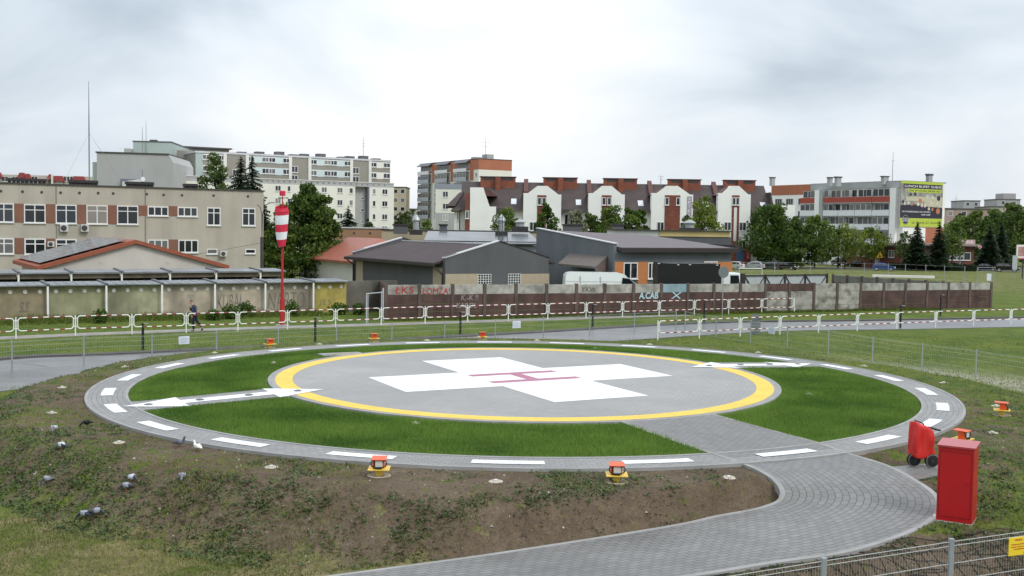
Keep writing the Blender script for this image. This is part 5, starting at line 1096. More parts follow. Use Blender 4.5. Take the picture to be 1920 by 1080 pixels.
    if i == 4:
        part('brick_base', h, BRK, bx0-.1, bx1+.2, -.06, 1.5, -2, ZR(463, 1390)); a, b_ = lx(1376), lx(1381.5); part('banner', h, FRW, a, b_, -.09, -.055, ZR(452,1378), ZR(389,1378))
        a, b_ = lx(1382), lx(1397); part('shop_window', h, mat('shop_blue', (.05,.11,.20), .3), a, b_, -.09, -.061, ZR(488,1390), ZR(465,1390)); a, b_ = lx(1401), lx(1408); sg = part('shop_sign', h, mat('sign_red', (.55,.04,.035), .5), a, b_, -.12, -.061, ZR(487,1405), ZR(468,1405))
        for k, ch in enumerate('ATS'): text('lettering', ch, .34, .36, FRW, sg, Matrix.Translation((a+.12, -.123, ZR(474+k*5,1405))), .003)
h = T('side_house', 'narrow white gabled end house right of the town house row', 'house', OR_+Vector(((edges[5]+.05)*KH, 1.0, 0)), 0); h.scale = (KH, KH, KH); lx = lambda px: XR(px)-edges[5]-.05; za, zb_ = ZR(390, 1456), ZR(384, 1480)
MB().prism([(lx(1456),-2),(lx(1493),-2),(lx(1493),zb_),(lx(1482),zb_),(lx(1468),za),(lx(1456),za)], 0, 8).build('wall', WHB, h)
MB().prism([(-.1,ZR(392,1450)),(lx(1456)-.05,ZR(392,1450)),(lx(1456)-.05,za+.3),(-.1,zrid-1.2)], 1.0, 8).build('roof', MANS, h)
# entrance wing left of the row
h = T('side_house', 'low white entrance wing with brown roofs left of the town houses', 'house', OR_+Vector((XR(842)*KH, 1, 0)), 0); h.scale = (KH, KH, KH); lx = lambda px: XR(px)-XR(842); 
part('wall', h, WHB, lx(851), lx(861)-.05, .5, 6, -2, ZR(396, 855)); win(h, lx(856), lx(859.5), ZR(414,857), ZR(395,857), 1, y=.5, fw=.08, gi=0)
MB().add([(lx(836),-.3,ZR(386,838)),(lx(852),-.3,ZR(386,845)),(lx(868),3,ZR(356,868)),(lx(858),3,ZR(360,858)),(lx(836),3,ZR(386,838)-.3),(lx(868),3,ZR(386,845)-.3)], [(0,1,2,3),(0,3,4),(1,5,2),(0,4,5,1),(3,2,5,4)]).build('roof', MANS, h)
MB().add([(lx(845),-.8,ZR(395,845)),(lx(862),-.8,ZR(395,856)),(lx(864),2,ZR(372,864)),(lx(856),2,ZR(376,852)),(lx(845),2,ZR(397,845)),(lx(864),2,ZR(397,856))], [(0,1,2,3),(0,3,4),(1,5,2),(0,4,5,1),(3,2,5,4)]).build('roof', MANS, h)
# ------------------------------------------------------------ right apartment block with billboard
O9 = Vector((80.1, 225, 0)); F9 = Fac(O9, UANG); S9 = Fac(O9, UANG+math.pi/2); b9 = T('apartment_block', 'apartment block with red and white balcony bands and a sushi billboard', 'building', O9, UANG)
GRW = mat('plaster_lightgrey', (.40,.41,.41), .9, .06, .4, streak=.1); REDB = mat('balcony_red', (.36,.07,.045), .7, .08); WHT2 = mat('balcony_white', (.74,.75,.76), .7, .05); ORW = mat('plaster_brick_orange', (.41,.155,.09), .9, .06, .5, streak=.05)
wid = F9.hit(1771, 400)[0]; zt9 = S9.hit(1690, 338.5)[1]
part('wall', b9, WHB, 0, wid, .001, 25.4, -3, zt9-.12); zw = S9.hit(1500,346)[1]; sW = S9.hit(1446,346)[0]; part('wall', b9, WHB, .2, wid, 25.41, sW, -3, zw-2.301); part('orange_band', b9, ORW, .15, wid, 25.41, sW+.05, zw-2.3, zw)
for zz_ in (zw-4.6, zw-7.5, zw-10.4):
    for ss_ in (27.2, 31.0, 34.5): win(b9, -ss_-2.2, -ss_, zz_, zz_+1.5, 3, M=SIDE, y=.16, fw=.07); part('roof_edge', b9, GRW, -.1, wid+.1, -.1, 25.5, zt9-.119, zt9)
def srect(a, b, c, d):
    s1, z1 = S9.hit(1420+a/3.84, 240+b/3.84); s0, z0 = S9.hit(1420+c/3.84, 240+d/3.84); return s0, s1, z0, z1
zrow = lambda y: S9.hit(1420+960/3.84, 240+y/3.84)[1]
zb9 = [(zrow(490), zrow(438), REDB, zrow(533)), (zrow(590), zrow(545), WHT2, zrow(630)), (zrow(692), zrow(642), WHT2, zrow(732)), (zrow(795), zrow(745), WHT2, zrow(835))]
part('parapet', b9, GRW, -.25, .0, .3, 25.4, zrow(430), zt9-.13)
cols = [(330,437,0),(497,606,1),(608,723,1),(725,846,1),(848,975,1)]
for a, c_, _ in cols:
    s1 = S9.hit(1420+a/3.84, 375)[0]; s0 = S9.hit(1420+c_/3.84, 375)[0]
    for zg0, zg1, bm_, zp in zb9:
        part('balcony', b9, bm_, -1.0, -.9, s0+.03, s1-.03, zp, zg0-.05); part('balcony_slab', b9, GRW, -1.05, -.002, s0, s1, zp-.18, zp-.002)
        for k in range(3): d = (s1-s0-.2)/3; win(b9, -(s0+.1+d*(k+1)), -(s0+.1+d*k)-.05, zg0-.02, zg1, 1, M=SIDE, fw=.05, gi=random.choice((1,1,2,2)), y=-.85 if random.random() < .55 else -.06, sill=False)
for a, c_ in ((437,470),(980,1022),(470,495)): s1 = S9.hit(1420+a/3.84, 375)[0]; s0 = S9.hit(1420+c_/3.84, 375)[0]; part('pilaster', b9, WHB if a != 470 else GRW, -1.1, -.003, max(s0, .0), s1, -3, zrow(433))
# billboard
BG = mat('poster_green', (.46,.56,.07), .7, .05); BD = mat('poster_dark', (.030,.030,.045), .7, .1); BPH = mat('poster_photo', (.36,.35,.31), .7, .35, .8, dirt=(.12,.11,.12), dirt_amt=.8, dirt_s=.9); BLT = mat('poster_tray', (.52,.50,.36), .7, .15, 1.5)
bb = T('billboard', 'large lunch buffet sushi billboard poster on the gable end', 'billboard', O9+Vector((math.sin(UANG)*.16, -math.cos(UANG)*.16, 0)), UANG); FB = Fac(bb.location, UANG)
bx = lambda x: FB.hit(1670+x/9, 385)[0]
def bz(y, x=520): return FB.hit(1670+x/9, 325+y/9)[1]
x0, x1 = bx(163), bx(872); zt_, zb0 = bz(140), bz(905); zz = lambda y: zt_-(y-140)/765*(zt_-zb0); xx_ = lambda x: x0+(x-163)/709*(x1-x0)
part('board', bb, BPH, x0, x1, -.03, .1, zb0, zt_)
def band(name, m, a, b, c, d, off): return part(name, bb, m, xx_(a), xx_(c), off, -.0305, zz(d), zz(b))
band('green_band', BG, 163, 760, 872, 905, -.036); band('dark_band', BD, 163, 600, 872, 759, -.036); band('dark_band', BD, 205, 185, 845, 262, -.038); band('green_band', BG, 165, 140, 872, 184, -.034); band('green_band', BG, 285, 264, 845, 325, -.038)
band('photo_tray', BLT, 250, 395, 866, 470, -.034); band('photo_tray', BLT, 560, 470, 866, 560, -.034)
mb = MB(); mb.prism([(xx_(163),zz(600)),(xx_(872),zz(600)),(xx_(872),zz(575)),(xx_(640),zz(560)),(xx_(420),zz(530)),(xx_(163),zz(545))], -.037, -.031); mb.build('dark_band', BD, bb)
FOOD = [mat('food_orange', (.50,.19,.08), .7, .2, 2), mat('food_white', (.62,.58,.50), .7, .15, 2), mat('food_dark', (.04,.045,.06), .7)]
def dsk(m, x, y, r_, off): MB().lathe([(r_,0),(r_,.006)], 20, 0, Matrix.Translation((xx_(x), off, zz(y))) @ Matrix.Rotation(R(90), 4, 'X')).build('photo_food', m, bb)
for x, y, r_, m in [(490,465,.50,0),(455,520,.42,1),(520,540,.38,1),(290,505,.33,1),(350,530,.3,0),(570,545,.36,1),(640,595,.34,1),(700,605,.34,0),(230,520,.3,1),(205,490,.35,2),(330,360,.3,2),(400,355,.4,2),(700,400,.4,1),(610,390,.35,1),(800,410,.55,2),(780,505,.3,1),(680,490,.3,1)]: dsk(FOOD[m], x, y, r_, -.039-.0005*(x % 7))
dsk(FOOD[0], 797, 630, .62, -.042); dsk(BD, 253, 785, 1.02, -.043); dsk(FOOD[1], 253, 785, .93, -.0455); dsk(BD, 253, 785, .88, -.048)
def bt(s_, a, b, c, d, m, off, sh=0): text('lettering', s_, xx_(c)-xx_(a), zz(b)-zz(d), m, bb, Matrix.Translation((xx_(a), off, zz(d))), .004, sh, .01)
INKW = mat('ink_white', (.78,.78,.76), .7); INKD = mat('ink_dark', (.06,.07,.03), .7)
bt('LUNCH BUFET SUSHI', 225, 205, 828, 243, INKW, -.045); bt('Jesz ile chcesz, płacisz raz!', 295, 275, 828, 318, INKD, -.045, .25); bt('OD PONIEDZIAŁKU DO PIĄTKU', 190, 638, 665, 670, INKW, -.043); bt('12:00-16:00', 515, 685, 665, 710, INKW, -.043); bt('ul. Bema 21, Łomża', 362, 808, 850, 856, INKD, -.043); bt('KOKU', 210, 755, 300, 785, INKW, -.056); bt('SUSHI', 203, 790, 305, 820, INKW, -.056)
OGB = part('orange_gable', b9, ORW, F9.hit(1735,440)[0], wid-.05, -.03, .0, F9.hit(1740,456)[1], F9.hit(1740,427)[1])
# brick shops at the foot of the block
BRK2 = brickmat('brick_brown', (.17,.058,.038), (.12,.04,.028), (.14,.07,.05), .5, .16)
q0 = Vector((aty(1588, 470, 229).x, 229, 0)); q1 = Vector((aty(1688, 470, 215).x, 215, 0)); Fh = Fac(q0, math.atan2(q1.y-q0.y, q1.x-q0.x)); b10 = T('brick_shop', 'low dark brick shop under the apartment block balconies', 'shop', q0, Fh.ang); L_ = (q1-q0).length; zs = Fh.hit(1640, 459)[1]
part('wall', b10, BRK2, 0, L_, 0, 6, -2.5, zs-.35); part('roof_slab', b10, TRIM, -.3, L_+.3, -.5, 6.2, zs-.349, zs)
for a in [(1640+80/6.86,1640+135/6.86),(1640+178/6.86,1640+255/6.86),(1607,1613),(1618,1624),(1632,1639)]: t0 = Fh.hit(a[0], 475)[0]; t1 = Fh.hit(a[1], 475)[0]; win(b10, t0, t1, 1.3, 2.75, 2, fw=.08)
t0 = Fh.hit(1641, 480)[0]; part('door_panel', b10, PALE, t0, t0+1.0, -.05, .02, -.2, 2.6)
q2 = Vector((aty(1690, 470, 219).x, 219, 0)); F11 = Fac(q2, R(10)); b11 = T('brick_pharmacy', 'low red brick pharmacy with big windows right of the apartment block', 'shop', q2, R(10)); L_ = F11.hit(1826, 470)[0]; zs = F11.hit(1760, 457)[1]
part('wall', b11, BRK2, 0, L_, 0, 7, -2.5, zs-.4); part('roof_slab', b11, mat('slab_pale', (.30,.24,.21), .8), -.2, L_*1.04, -1.0, 7.2, zs-.399, zs)
ta, tb = F11.hit(1768, 480)[0], F11.hit(1820, 480)[0]; z0, z1 = F11.hit(1790, 488)[1], F11.hit(1790, 473)[1]; win(b11, ta, tb, z0, z1, 4, fw=.12, gi=1); text('lettering', 'APTEKA', (tb-ta)*.5, (z1-z0)*.42, INKW, b11, Matrix.Translation((ta+(tb-ta)*.22, -.09, z0+(z1-z0)*.35)))
ta, tb = F11.hit(1785, 452)[0], F11.hit(1826, 452)[0]; sgn = part('roof_sign', b11, mat('sign_pink', (.52,.34,.34), .7), ta, tb, -.5, -.3, zs, zs+.9); text('lettering', 'APTEKA', (tb-ta)*.85, .6, INKW, sgn, Matrix.Translation((ta+(tb-ta)*.07, -.51, zs+.15)))
t = T('pharmacy_cross', 'pink and white pharmacy cross sign on the shop corner', 'sign', aty(1837, 463, 216)); mb = MB(); mb.bbox(-.38,.38,-.1,.1,-.14,.14,.02); mb.bbox(-.14,.14,-.104,.104,-.38,.38,.02); mb.build('cross', mat('cross_pink', (.75,.45,.48), .5), t); MB().bbox(-.2,.2,-.125,-.106,-.06,.06,.004).bbox(-.06,.06,-.128,-.109,-.2,.2,.004).build('inner_cross', mat('cross_red', (.55,.05,.06), .5), t); MB().tube([(-.38,.0,0),(-2.2,.8,0)], .05, 6).build('bracket', FRD, t)
for i, (x, y0, y1, w_) in enumerate([(1448,332,342,1.0),(1556,332,343,.9),(1571,331,343,1.3),(1659,330,339,1.5),(1742,326,341,1.2)]):
    Yc = [253,240,237,229,232][i]; p = aty(x, y1, Yc); h_ = aty(x, y0, Yc).z-p.z; t = T('chimney_stack', ['grey twin chimney above the orange wing','paired grey pipe chimney at the block roof left','grey horned chimney beside the paired pipes','wide capped grey chimney by the antenna','tall capped grey chimney above the billboard'][i], 'chimney', p, UANG, 'chimneys on the right apartment block')
    MB().bbox(-w_/2,w_/2,-.4,.4,-.8,h_*.8,.03).build('shaft', GRW, t); MB().bbox(-w_*.65,w_*.65,-.5,.5,h_*.8+.003,h_,.03).build('cap', GRY, t)
# ------------------------------------------------------------ far left apartment blocks
ROOF2 = mat('plaster_dove', (.40,.40,.395), .9, .05, .3, streak=.06); TAN = mat('plaster_tan', (.285,.265,.225), .9, .05, .3); TEAL = mat('plaster_teal', (.40,.47,.44), .9, .05, .3); CRY = mat('plaster_ivory', (.74,.73,.65), .9, .04, .3); BLG = mat('plaster_slate', (.16,.17,.20), .9); TQ = mat('panel_aqua', (.56,.65,.65), .9, .04); PGR = mat('plaster_greygreen', (.42,.49,.45), .9, .05, .3)  # dark blue-grey plaster for bay sides, annex, vent holes and awnings
YE = 255.0; q = aty(733.5, 400, YE); O12 = Fac((q.x, YE, 0), UANG).world(-62); F12 = Fac(O12, UANG); b12 = T('apartment_block', 'long grey and ivory apartment block with aqua window bands far left', 'building', O12, UANG); o2 = (300, 220)
X12 = lambda x, y=340: F12.hit(300+x/3.84, 220+y/3.84)[0]; Z12 = lambda y, x=1300: F12.hit(300+x/3.84, 220+y/3.84)[1]
zt = Z12(291, 1300); tl = X12(258); tr = X12(1657)
part('wall', b12, TAN, tl, tr, 0, 11, -.5, zt-.4); part('roof_edge', b12, VRG, tl-.15, tr+.15, -.15, 11.1, zt-.399, zt)
part('end_wall', b12, TEAL, tl-.02, X12(308), -.03, 0.5, -.5, zt-.42)
for x in (467,627,937,1077,1377,1511): a = X12(x); part('white_fin', b12, PALE, a-.35, a+.35, -.25, .1, -.5, zt-.41)
zrows = [(Z12(350), Z12(312)), (Z12(430), Z12(388))]
for (a, c_, m) in ((312,464,CRY),(630,932,TQ),(1082,1372,TQ),(1516,1652,CRY)):
    for z0, z1 in zrows:
        part('window_band', b12, m, X12(a), X12(c_), -.06, .02, z0-.12, z1+.1); n = 2 if c_-a < 200 else 4; w_ = X12(c_)-X12(a)
        for k in range(n): cx = X12(a)+w_*(k+.5)/n+(.5 if k % 2 else -.5); win(b12, cx-.85, cx+.85, z0+.1, z1-.05, 2, y=-.06, fw=.1)
for x, y in ((970,375),(970,440),(1410,385),(1410,450),(545,400)): z = Z12(y, x); win(b12, X12(x-23), X12(x+23), z-.7, z+.75, 2, fw=.1)
for i, x in enumerate((615,745,890,990,1070,1190,1340,1400,1500,1590)): a = X12(x); part('roof_vent', b12, ROOFG, a-.9, a+.9, 2, 4, zt, zt+.4+.22*(i % 3))
q = aty(734, 440, 238); O13 = Fac((q.x, 238, 0), UANG).world(-62); F13 = Fac(O13, UANG); b13 = T('apartment_block', 'ivory apartment block with grey recesses in front of the long block', 'building', O13, UANG)
X13 = lambda x, y=440: F13.hit(300+x/3.84, 220+y/3.84)[0]; Z13 = lambda y, x=1300: F13.hit(300+x/3.84, 220+y/3.84)[1]; zt = Z13(461, 1300)
part('wall', b13, ROOF2, X13(88), X13(1667), 0, 9, -.5, zt-.15); part('roof_edge', b13, PALE, X13(88)-.1, X13(1667)+.1, -1.3, 9.1, zt-.149, zt)
part('upper_band', b13, ROOF2, X13(88), X13(1667)-.01, -1.2, -.001, Z13(496), zt-.15)
for a, c_ in ((88,988),(1048,1388),(1490,1666)):
    part('white_bay', b13, CRY, X13(a), X13(c_), -1.4, -.002, -.5, Z13(497)); 
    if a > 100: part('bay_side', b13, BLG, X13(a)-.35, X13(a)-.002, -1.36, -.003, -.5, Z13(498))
for x0, x1 in ((812,855),(900,925),(1073,1098),(1145,1185),(1258,1298),(1345,1372),(1512,1535),(1580,1620),(110,160)):
    for y0, y1 in ((507,547),(594,636),(690,732),(778,818)): win(b13, X13(x0), X13(x1), Z13(y1), Z13(y0), 2 if x1-x0 > 30 else 1, y=-1.4, fw=.1)
for y in (580, 665, 750): win(b13, X13(1448), X13(1470), Z13(y+10), Z13(y-10), 1, fw=.08)
for k in range(22): a = X13(760+k*40); MB().lathe([(.16,0),(.16,.04)], 8, 0, Matrix.Translation((a, -1.2, Z13(478))) @ Matrix.Rotation(R(90), 4, 'X')).build('vent_hole', BLG, b13)
# grey windowless block, green block, tan block
q = aty(181, 400, 200); O14 = Vector((q.x, 200, 0)); A14 = R(6); F14 = Fac(O14, A14); b14 = T('blank_block', 'grey windowless building end with a chamfered right corner', 'building', O14, A14); h_ = lambda x, y: F14.hit(160+x/9.6, 250+y/9.6)
P_ = [h_(205,350), h_(1505,390), h_(1580,525), h_(1580,800)]; mb = MB(); mb.prism([(P_[0][0],-.5),(P_[3][0],-.5),(P_[3][0],P_[2][1]),P_[1],P_[0]], 0, 20); mb.build('wall', ROOF2, b14)
mb = MB(); mb.prism([(P_[0][0]-.2,P_[0][1]),P_[1],(P_[1][0],P_[1][1]+.25),(P_[0][0]-.2,P_[0][1]+.25)], -.15, 20); mb.build('roof_edge', TRIM, b14)
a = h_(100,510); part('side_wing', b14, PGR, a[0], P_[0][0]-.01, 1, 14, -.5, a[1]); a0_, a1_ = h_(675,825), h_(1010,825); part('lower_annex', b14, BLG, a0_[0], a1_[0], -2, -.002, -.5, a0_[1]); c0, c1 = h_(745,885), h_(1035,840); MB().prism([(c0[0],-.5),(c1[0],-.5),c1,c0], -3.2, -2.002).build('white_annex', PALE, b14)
q = aty(250, 400, 232); O15 = Vector((q.x, 232, 0)); F15 = Fac(O15, A14); b15 = T('green_block', 'pale green windowless block end rising behind the grey block', 'building', O15, A14); h_ = lambda x, y: F15.hit(160+x/9.6, 250+y/9.6); a, c_ = h_(857,148), h_(1545,165)
part('wall', b15, TEAL, a[0], c_[0], 0, 30, -.5, c_[1]); part('roof_edge', b15, GRY, a[0]-.1, c_[0]+.1, -.1, 30.1, c_[1]+.001, c_[1]+.22); S15 = Fac(F15.world(c_[0]), A14+math.pi/2)
part('stair_side', b15, mat('panel_stone', (.30,.285,.265), .9, .15), c_[0]+.002, c_[0]+2.9, 6, 29, -.5, c_[1]-1.2)
a0_, a1_ = h_(740,250), h_(855,285); part('roof_hut', b15, ROOF2, a0_[0], a1_[0]-.02, -2, 3, 5, a1_[1])
for x, y in ((1180,100),(1360,130),(1430,140)): a = h_(x, 150); part('roof_vent', b15, GRY, a[0]-.7, a[0]+.7, 2, 3.5, a[1]-.3, h_(x, y)[1])
q = aty(333, 400, 262); O16 = Vector((q.x, 262, 0)); F16 = Fac(O16, UANG); b16 = T('apartment_block', 'ivory block with dark top storey and balconies beside the green block', 'building', O16, UANG); o_ = lambda x, y: F16.hit(x/3.84, 220+y/3.84)
z0, z1 = o_(1300,278)[1], o_(1300,205)[1]; tr = o_(1665,240)[0]; part('wall', b16, CRY, 0, tr, 0, 10, -.5, z0); part('top_storey', b16, TAN, .4, tr-.4, .5, 9.5, z0+.001, z1-.3); part('roof_edge', b16, GRY, -.2, tr+.2, -.3, 10, z1-.299, z1); za = o_(1300,275)[1]; zb_ = o_(1300,245)[1]
win(b16, .8, 3.4, za, zb_, 2, y=.5, fw=.1); win(b16, 3.6, tr-1, za, zb_, 4, y=.5, fw=.1)
for y in (355, 435):
    z = o_(1310, y)[1]; a = o_(1285,y)[0]; c_ = o_(1340,y)[0]; part('balcony', b16, PALE, a, c_+.3, -1.3, -.002, z-.2, z+.15); win(b16, a+.1, c_-.1, z+.2, z+2.4, 2, fw=.1, gi=1); win(b16, o_(1382,y)[0], o_(1402,y)[0], z+.4, z+2.3, 1, fw=.1)
# far row with red mansard bays
Y17 = 330; q = aty(-60, 400, Y17); O17 = Vector((q.x, Y17, 0)); F17 = Fac(O17, R(16)); b17 = T('far_terrace', 'far pale terrace with red mansard bays above the left roof', 'building', O17, R(16)); o_ = lambda x, y: F17.hit(x/10.67, 300+y/10.67); MR = mat('roof_far_red', (.28,.055,.055), .8, .1)
part('wall', b17, mat('plaster_sand', (.46,.43,.38), .9, .05), 0, o_(1860,300)[0], 0, 12, -.5, o_(700,305)[1])
for x0, x1, y0, y1 in ((-40,28,250,350),(390,505,258,362),(515,610,280,385),(980,1060,290,380),(1080,1270,322,430),(1470,1700,330,445)):
    a, c_, z0, z1 = *(o_(x0,y0)[0], o_(x1,y0)[0]), o_((x0+x1)/2,y1)[1], o_((x0+x1)/2,y0)[1]; MB().prism([(a-.5,z0),(c_+.5,z0),(c_-.2,z1),(a+.2,z1)], -1.8, 1).build('mansard_bay', MR, b17); part('bay_wall', b17, mat('bay_grey', (.33,.31,.30), .9), a, c_, -1.4, -.01, -.5, z0-.002)
mb = MB(); p0_, p1_, p2_ = o_(830,460), o_(1050,330), o_(1050,480); mb.prism([p0_, (p0_[0], p0_[1]-.5), (p1_[0], p1_[1]-.8), p1_], -4, -1.81); mb.build('sweeping_roof', mat('roof_far_brown', (.30,.13,.10), .8), b17); part('white_pier', b17, PALE, o_(1058,300)[0], o_(1080,300)[0], -4.2, -1.82, -.5, o_(1060,300)[1])
for x in (100,300,690,1330,1400): a = o_(x, 380); win(b17, a[0]-.9, a[0]+.9, a[1]-.8, a[1]+.8, 2, fw=.1)
# orange and white tower block in the middle
O18 = Vector((-10.5, 330, 0)); F18 = Fac(O18, UANG); S18 = Fac(O18, UANG+math.pi/2); b18 = T('tower_block', 'white and orange apartment tower with grey balconies in the middle', 'building', O18, UANG); o_ = lambda x, y: F18.hit(770+x/6.75, 270+y/6.75); s_ = lambda x, y: S18.hit(770+x/6.75, 270+y/6.75)
zt = o_(860,180)[1]; zo = o_(1100,332)[1]; wid = o_(1281,250)[0]; dep = s_(128,300)[0]
part('wall', b18, CRY, 0, wid, 0, dep, -.5, zo); part('orange_storeys', b18, ORW, -.02, wid, -.02, dep, zo+.001, zt-.2); part('roof_edge', b18, TRIM, -.1, wid+.1, -.1, dep+.1, zt-.199, zt)
zf = [s_(600, y)[1] for y in (455, 570, 690, 800, 912)]
for x0, x1 in ((130,267),(345,500),(582,745)):
    b_, a = s_(x0, 400)[0], s_(x1, 400)[0]; zz0 = zo-2.6
    for k in range(6):
        zc = zo+.6-2.86*k; part('balcony', b18, WHT2 if k == 0 else mat('balcony_grey', (.40,.42,.45), .7), -1.3, -1.2, a, b_, zc-1.0, zc-.02); part('balcony_slab', b18, GRW, -1.3, -.03, a, b_, zc-1.2, zc-1.001); win(b18, -b_+.1, -a-.1, zc, zc+1.45, 4, M=SIDE, y=-1.18 if k else -.05, fw=.08, gi=random.choice((1,2)), sill=False)
    MB().prism([(-1.5,zo+2.3),(-.03,zo+3.3),(-.03,zo+3.1),(-1.5,zo+2.15)], a-.3, b_+.3).build('awning', BLG, b18)
    part('orange_strip', b18, ORW, -.05, -.001, max(a-2.6, .2), a-.4, zo-3.2, zo)
win(b18, -o_(0,0)[0]*0-1.9, -1.0, zo-2.2, zo-.9, 1, M=SIDE, y=-.03, fw=.08)
for x, y in ((1070,125),(930,158),(820,165),(575,190),(350,215)):
    if x > 830: t0 = o_(x, 170)[0]; part('roof_vent', b18, GRW, t0-1.2, t0+1.2, 3, 6, zt, o_(x, y)[1])
q = aty(816, 420, 305); O19 = Vector((q.x, 305, 0)); F19 = Fac(O19, 0); b19 = T('apartment_block', 'lower ivory block with grey top band before the orange tower', 'building', O19, 0); o_ = lambda x, y: F19.hit(770+x/6.75, 270+y/6.75); z0, z1 = o_(500,572)[1], o_(500,508)[1]; wid = o_(860,540)[0]
part('wall', b19, CRY, 0, wid, 0, 10, -.5, z0); part('top_band', b19, mat('plaster_bluegrey2', (.27,.30,.34), .9), -.05, wid+.05, -.05, 10, z0+.001, z1)
for y in (637, 790, 932): z = o_(440, y)[1]; win(b19, o_(405,y)[0], o_(475,y)[0], z-.8, z+.85, 2, fw=.12)
part('grey_base', b19, ROOF2, .1, wid-.1, -.04, .0, -.5, o_(400,872)[1])
# distant blocks
for nm, x0, x1, y0, Y, c_, m in (('sand coloured block just right of the long ivory block',734.5,761,350,360,'plaster_sand2',(.46,.40,.29)),('distant grey tower block at the far right skyline',1805,1836,375.5,420,'far_grey',(.36,.37,.38)),('distant stepped pale block at the right edge of the skyline',1868,1911,373,430,'far_pale',(.37,.36,.36)),('distant low pinkish block behind the billboard house',1768,1870,390.5,300,'far_pink',(.36,.27,.24)),('pale low block between sand block and orange tower',762,792,391,420,'far_low',(.45,.43,.40)),('distant cream block right behind the trees',1858,1960,387,330,'far_cream',(.43,.39,.31))):
    p = aty(x0, 430, Y); w_ = aty(x1, 430, Y).x-p.x; z = aty((x0+x1)/2, y0, Y).z; t = T('distant_block', nm, 'building', (p.x, Y, 0)); part('wall', t, mat(c_, m, .9, .05, .3), 0, w_, 0, 12, -.5, z-.3); part('roof_edge', t, ROOFG, -.2, w_+.2, -.2, 12.2, z-.299, z)
    nr = max(1, min(5, int((z-7)/2.9))); nc = max(2, int(w_/3.2))
    for r_ in range(nr):
        for k in range(nc): cx = w_*(k+.5)/nc; win(t, cx-.7, cx+.7, z-2.2-2.9*r_, z-.8-2.9*r_, 1, fw=.1, sill=False)
    if 'stepped' in nm: part('upper_step', t, MATS[c_], w_*.3, w_*.85, 1, 8, z+.001, z+2.2)
# ------------------------------------------------------------ masts
p = aty(168, 420, 150); mast = T('radio_mast', 'tall thin radio mast with guy wires behind the left building', 'mast', (p.x, 150, 0)); hm_ = aty(168, 152, 150).z; MB().tube([(0,0,0),(0,0,hm_*.75),(0,0,hm_)], [.11,.09,.03], 6).build('mast', MATS.get('antenna_grey') or mat('antenna_grey', (.22,.23,.25), .5), mast)
for q in ((7,2),(8.5,-3),(-7,3)): MB().tube([(0,0,hm_*.72),(q[0],q[1],7)], .012, 4).build('guy_wire', MATS['antenna_grey'], mast)
for i, (x, y0, y1, Y, nm, cr) in enumerate([(267,238,288,205,'thin antenna rod on the green block roof, left of two',()),(274,227,288,232,'thin antenna rod on the green block roof, right of two',()),(681,257,292,262,'ribbed antenna on the long ivory block roof',((.5,.8),(.65,.8),(.8,.7))),(910,257,297,335,'cross antenna on the orange tower roof',((.75,3),(.55,2))),(1673,285,340,229,'white antenna rod on the billboard block roof',((.7,.8),)),(1792,365,392,300,'thin antenna above the low pinkish block',((.7,2),)),(1239,328,345,221,'small antenna between the town house chimneys',((.8,1.2),(.5,.9)))]):
    p = aty(x, y1, Y); antenna(nm, p, aty(x, y0, Y).z-p.z, None, cr)
t = T('dish_cluster', 'cluster of small satellite dishes on a pole at the left roof', 'antenna', aty(267, 352, 118)); MB().tube([(0,0,-1),(0,0,1.9)], .05, 6).build('pole', MATS['antenna_grey'], t)
for x, z, r_ in ((.12,.9,.26),(-.2,.5,.22),(.3,.4,.24),(.05,.15,.2)): MB().lathe([(r_,.06),(r_*.7,.02),(.03,0)], 14, 0, Matrix.Translation((x,-.15,z)) @ Matrix.Rotation(R(80), 4, 'X')).build('dish', FRW, t)
# lamp pole at the left building corner
p = aty(491, 502, 104); t = T('street_lamp', 'dark lamp pole with curved arm at the corner of the beige building', 'street lamp', (p.x, 104, 0)); h_ = aty(491, 386, 104).z; MB().tube([(0,0,-.2),(0,0,h_*.62)], .16, 8).build('pole', TRIM, t); MB().tube([(0,0,h_*.62),(-.02,0,h_*.9),(-.15,0,h_*.98),(-.45,0,h_+.1)], .035, 6).build('arm', FRD, t); MB().tube([(0,0,h_*.62),(.05,0,h_*.9),(.3,0,h_+.05),(.75,0,h_+.3)], .04, 6).build('arm', FRD, t); MB().bbox(.65,1.2,-.1,.1,h_+.26,h_+.38,.03).build('lamp_head', GALV, t)
MB().tube([(0,0,h_*.55),(-5,-1,h_*.55-1.0),(-9.5,-3.5,h_*.55-1.6)], .015, 4).build('wire', FRD, t)
# ------------------------------------------------------------ vehicles
TYR = mat('tyre', (.012,.012,.013), .7); RIM = mat('rim_alloy', (.40,.41,.42), .35, metal=.5); HLM = mat('headlight_glass', (.75,.77,.78), .1, 0); TLM = mat('taillight_red', (.45,.02,.02), .2); PLT_ = mat('number_plate', (.65,.65,.62), .5); CGL = mat('car_glass', (.012,.015,.018), .06, .0, spec=.8); PLAST = mat('car_plastic', (.02,.02,.022), .6)
def carpaint(n, c): return mat(n, c, .22, .02, spec=.6)
def wheels(t, xs, hw, r_):
    for x in xs:
        for s_ in (-1, 1):
            M_ = Matrix.Translation((x, s_*(hw-.10), r_)) @ Matrix.Rotation(R(90), 4, 'X'); wo = T('w', '', ''); bpy.data.objects.remove(wo)
            wh = MB().lathe([(r_*.72,-.10),(r_*.94,-.105),(r_,-.07),(r_,.07),(r_*.94,.105),(r_*.72,.10)], 20, 0, M_).build('wheel', TYR, t); MB().lathe([(r_*.66,-.112),(r_*.70,-.104),(r_*.70,.104),(r_*.66,.112)], 14, 0, M_).build('rim', RIM, wh)
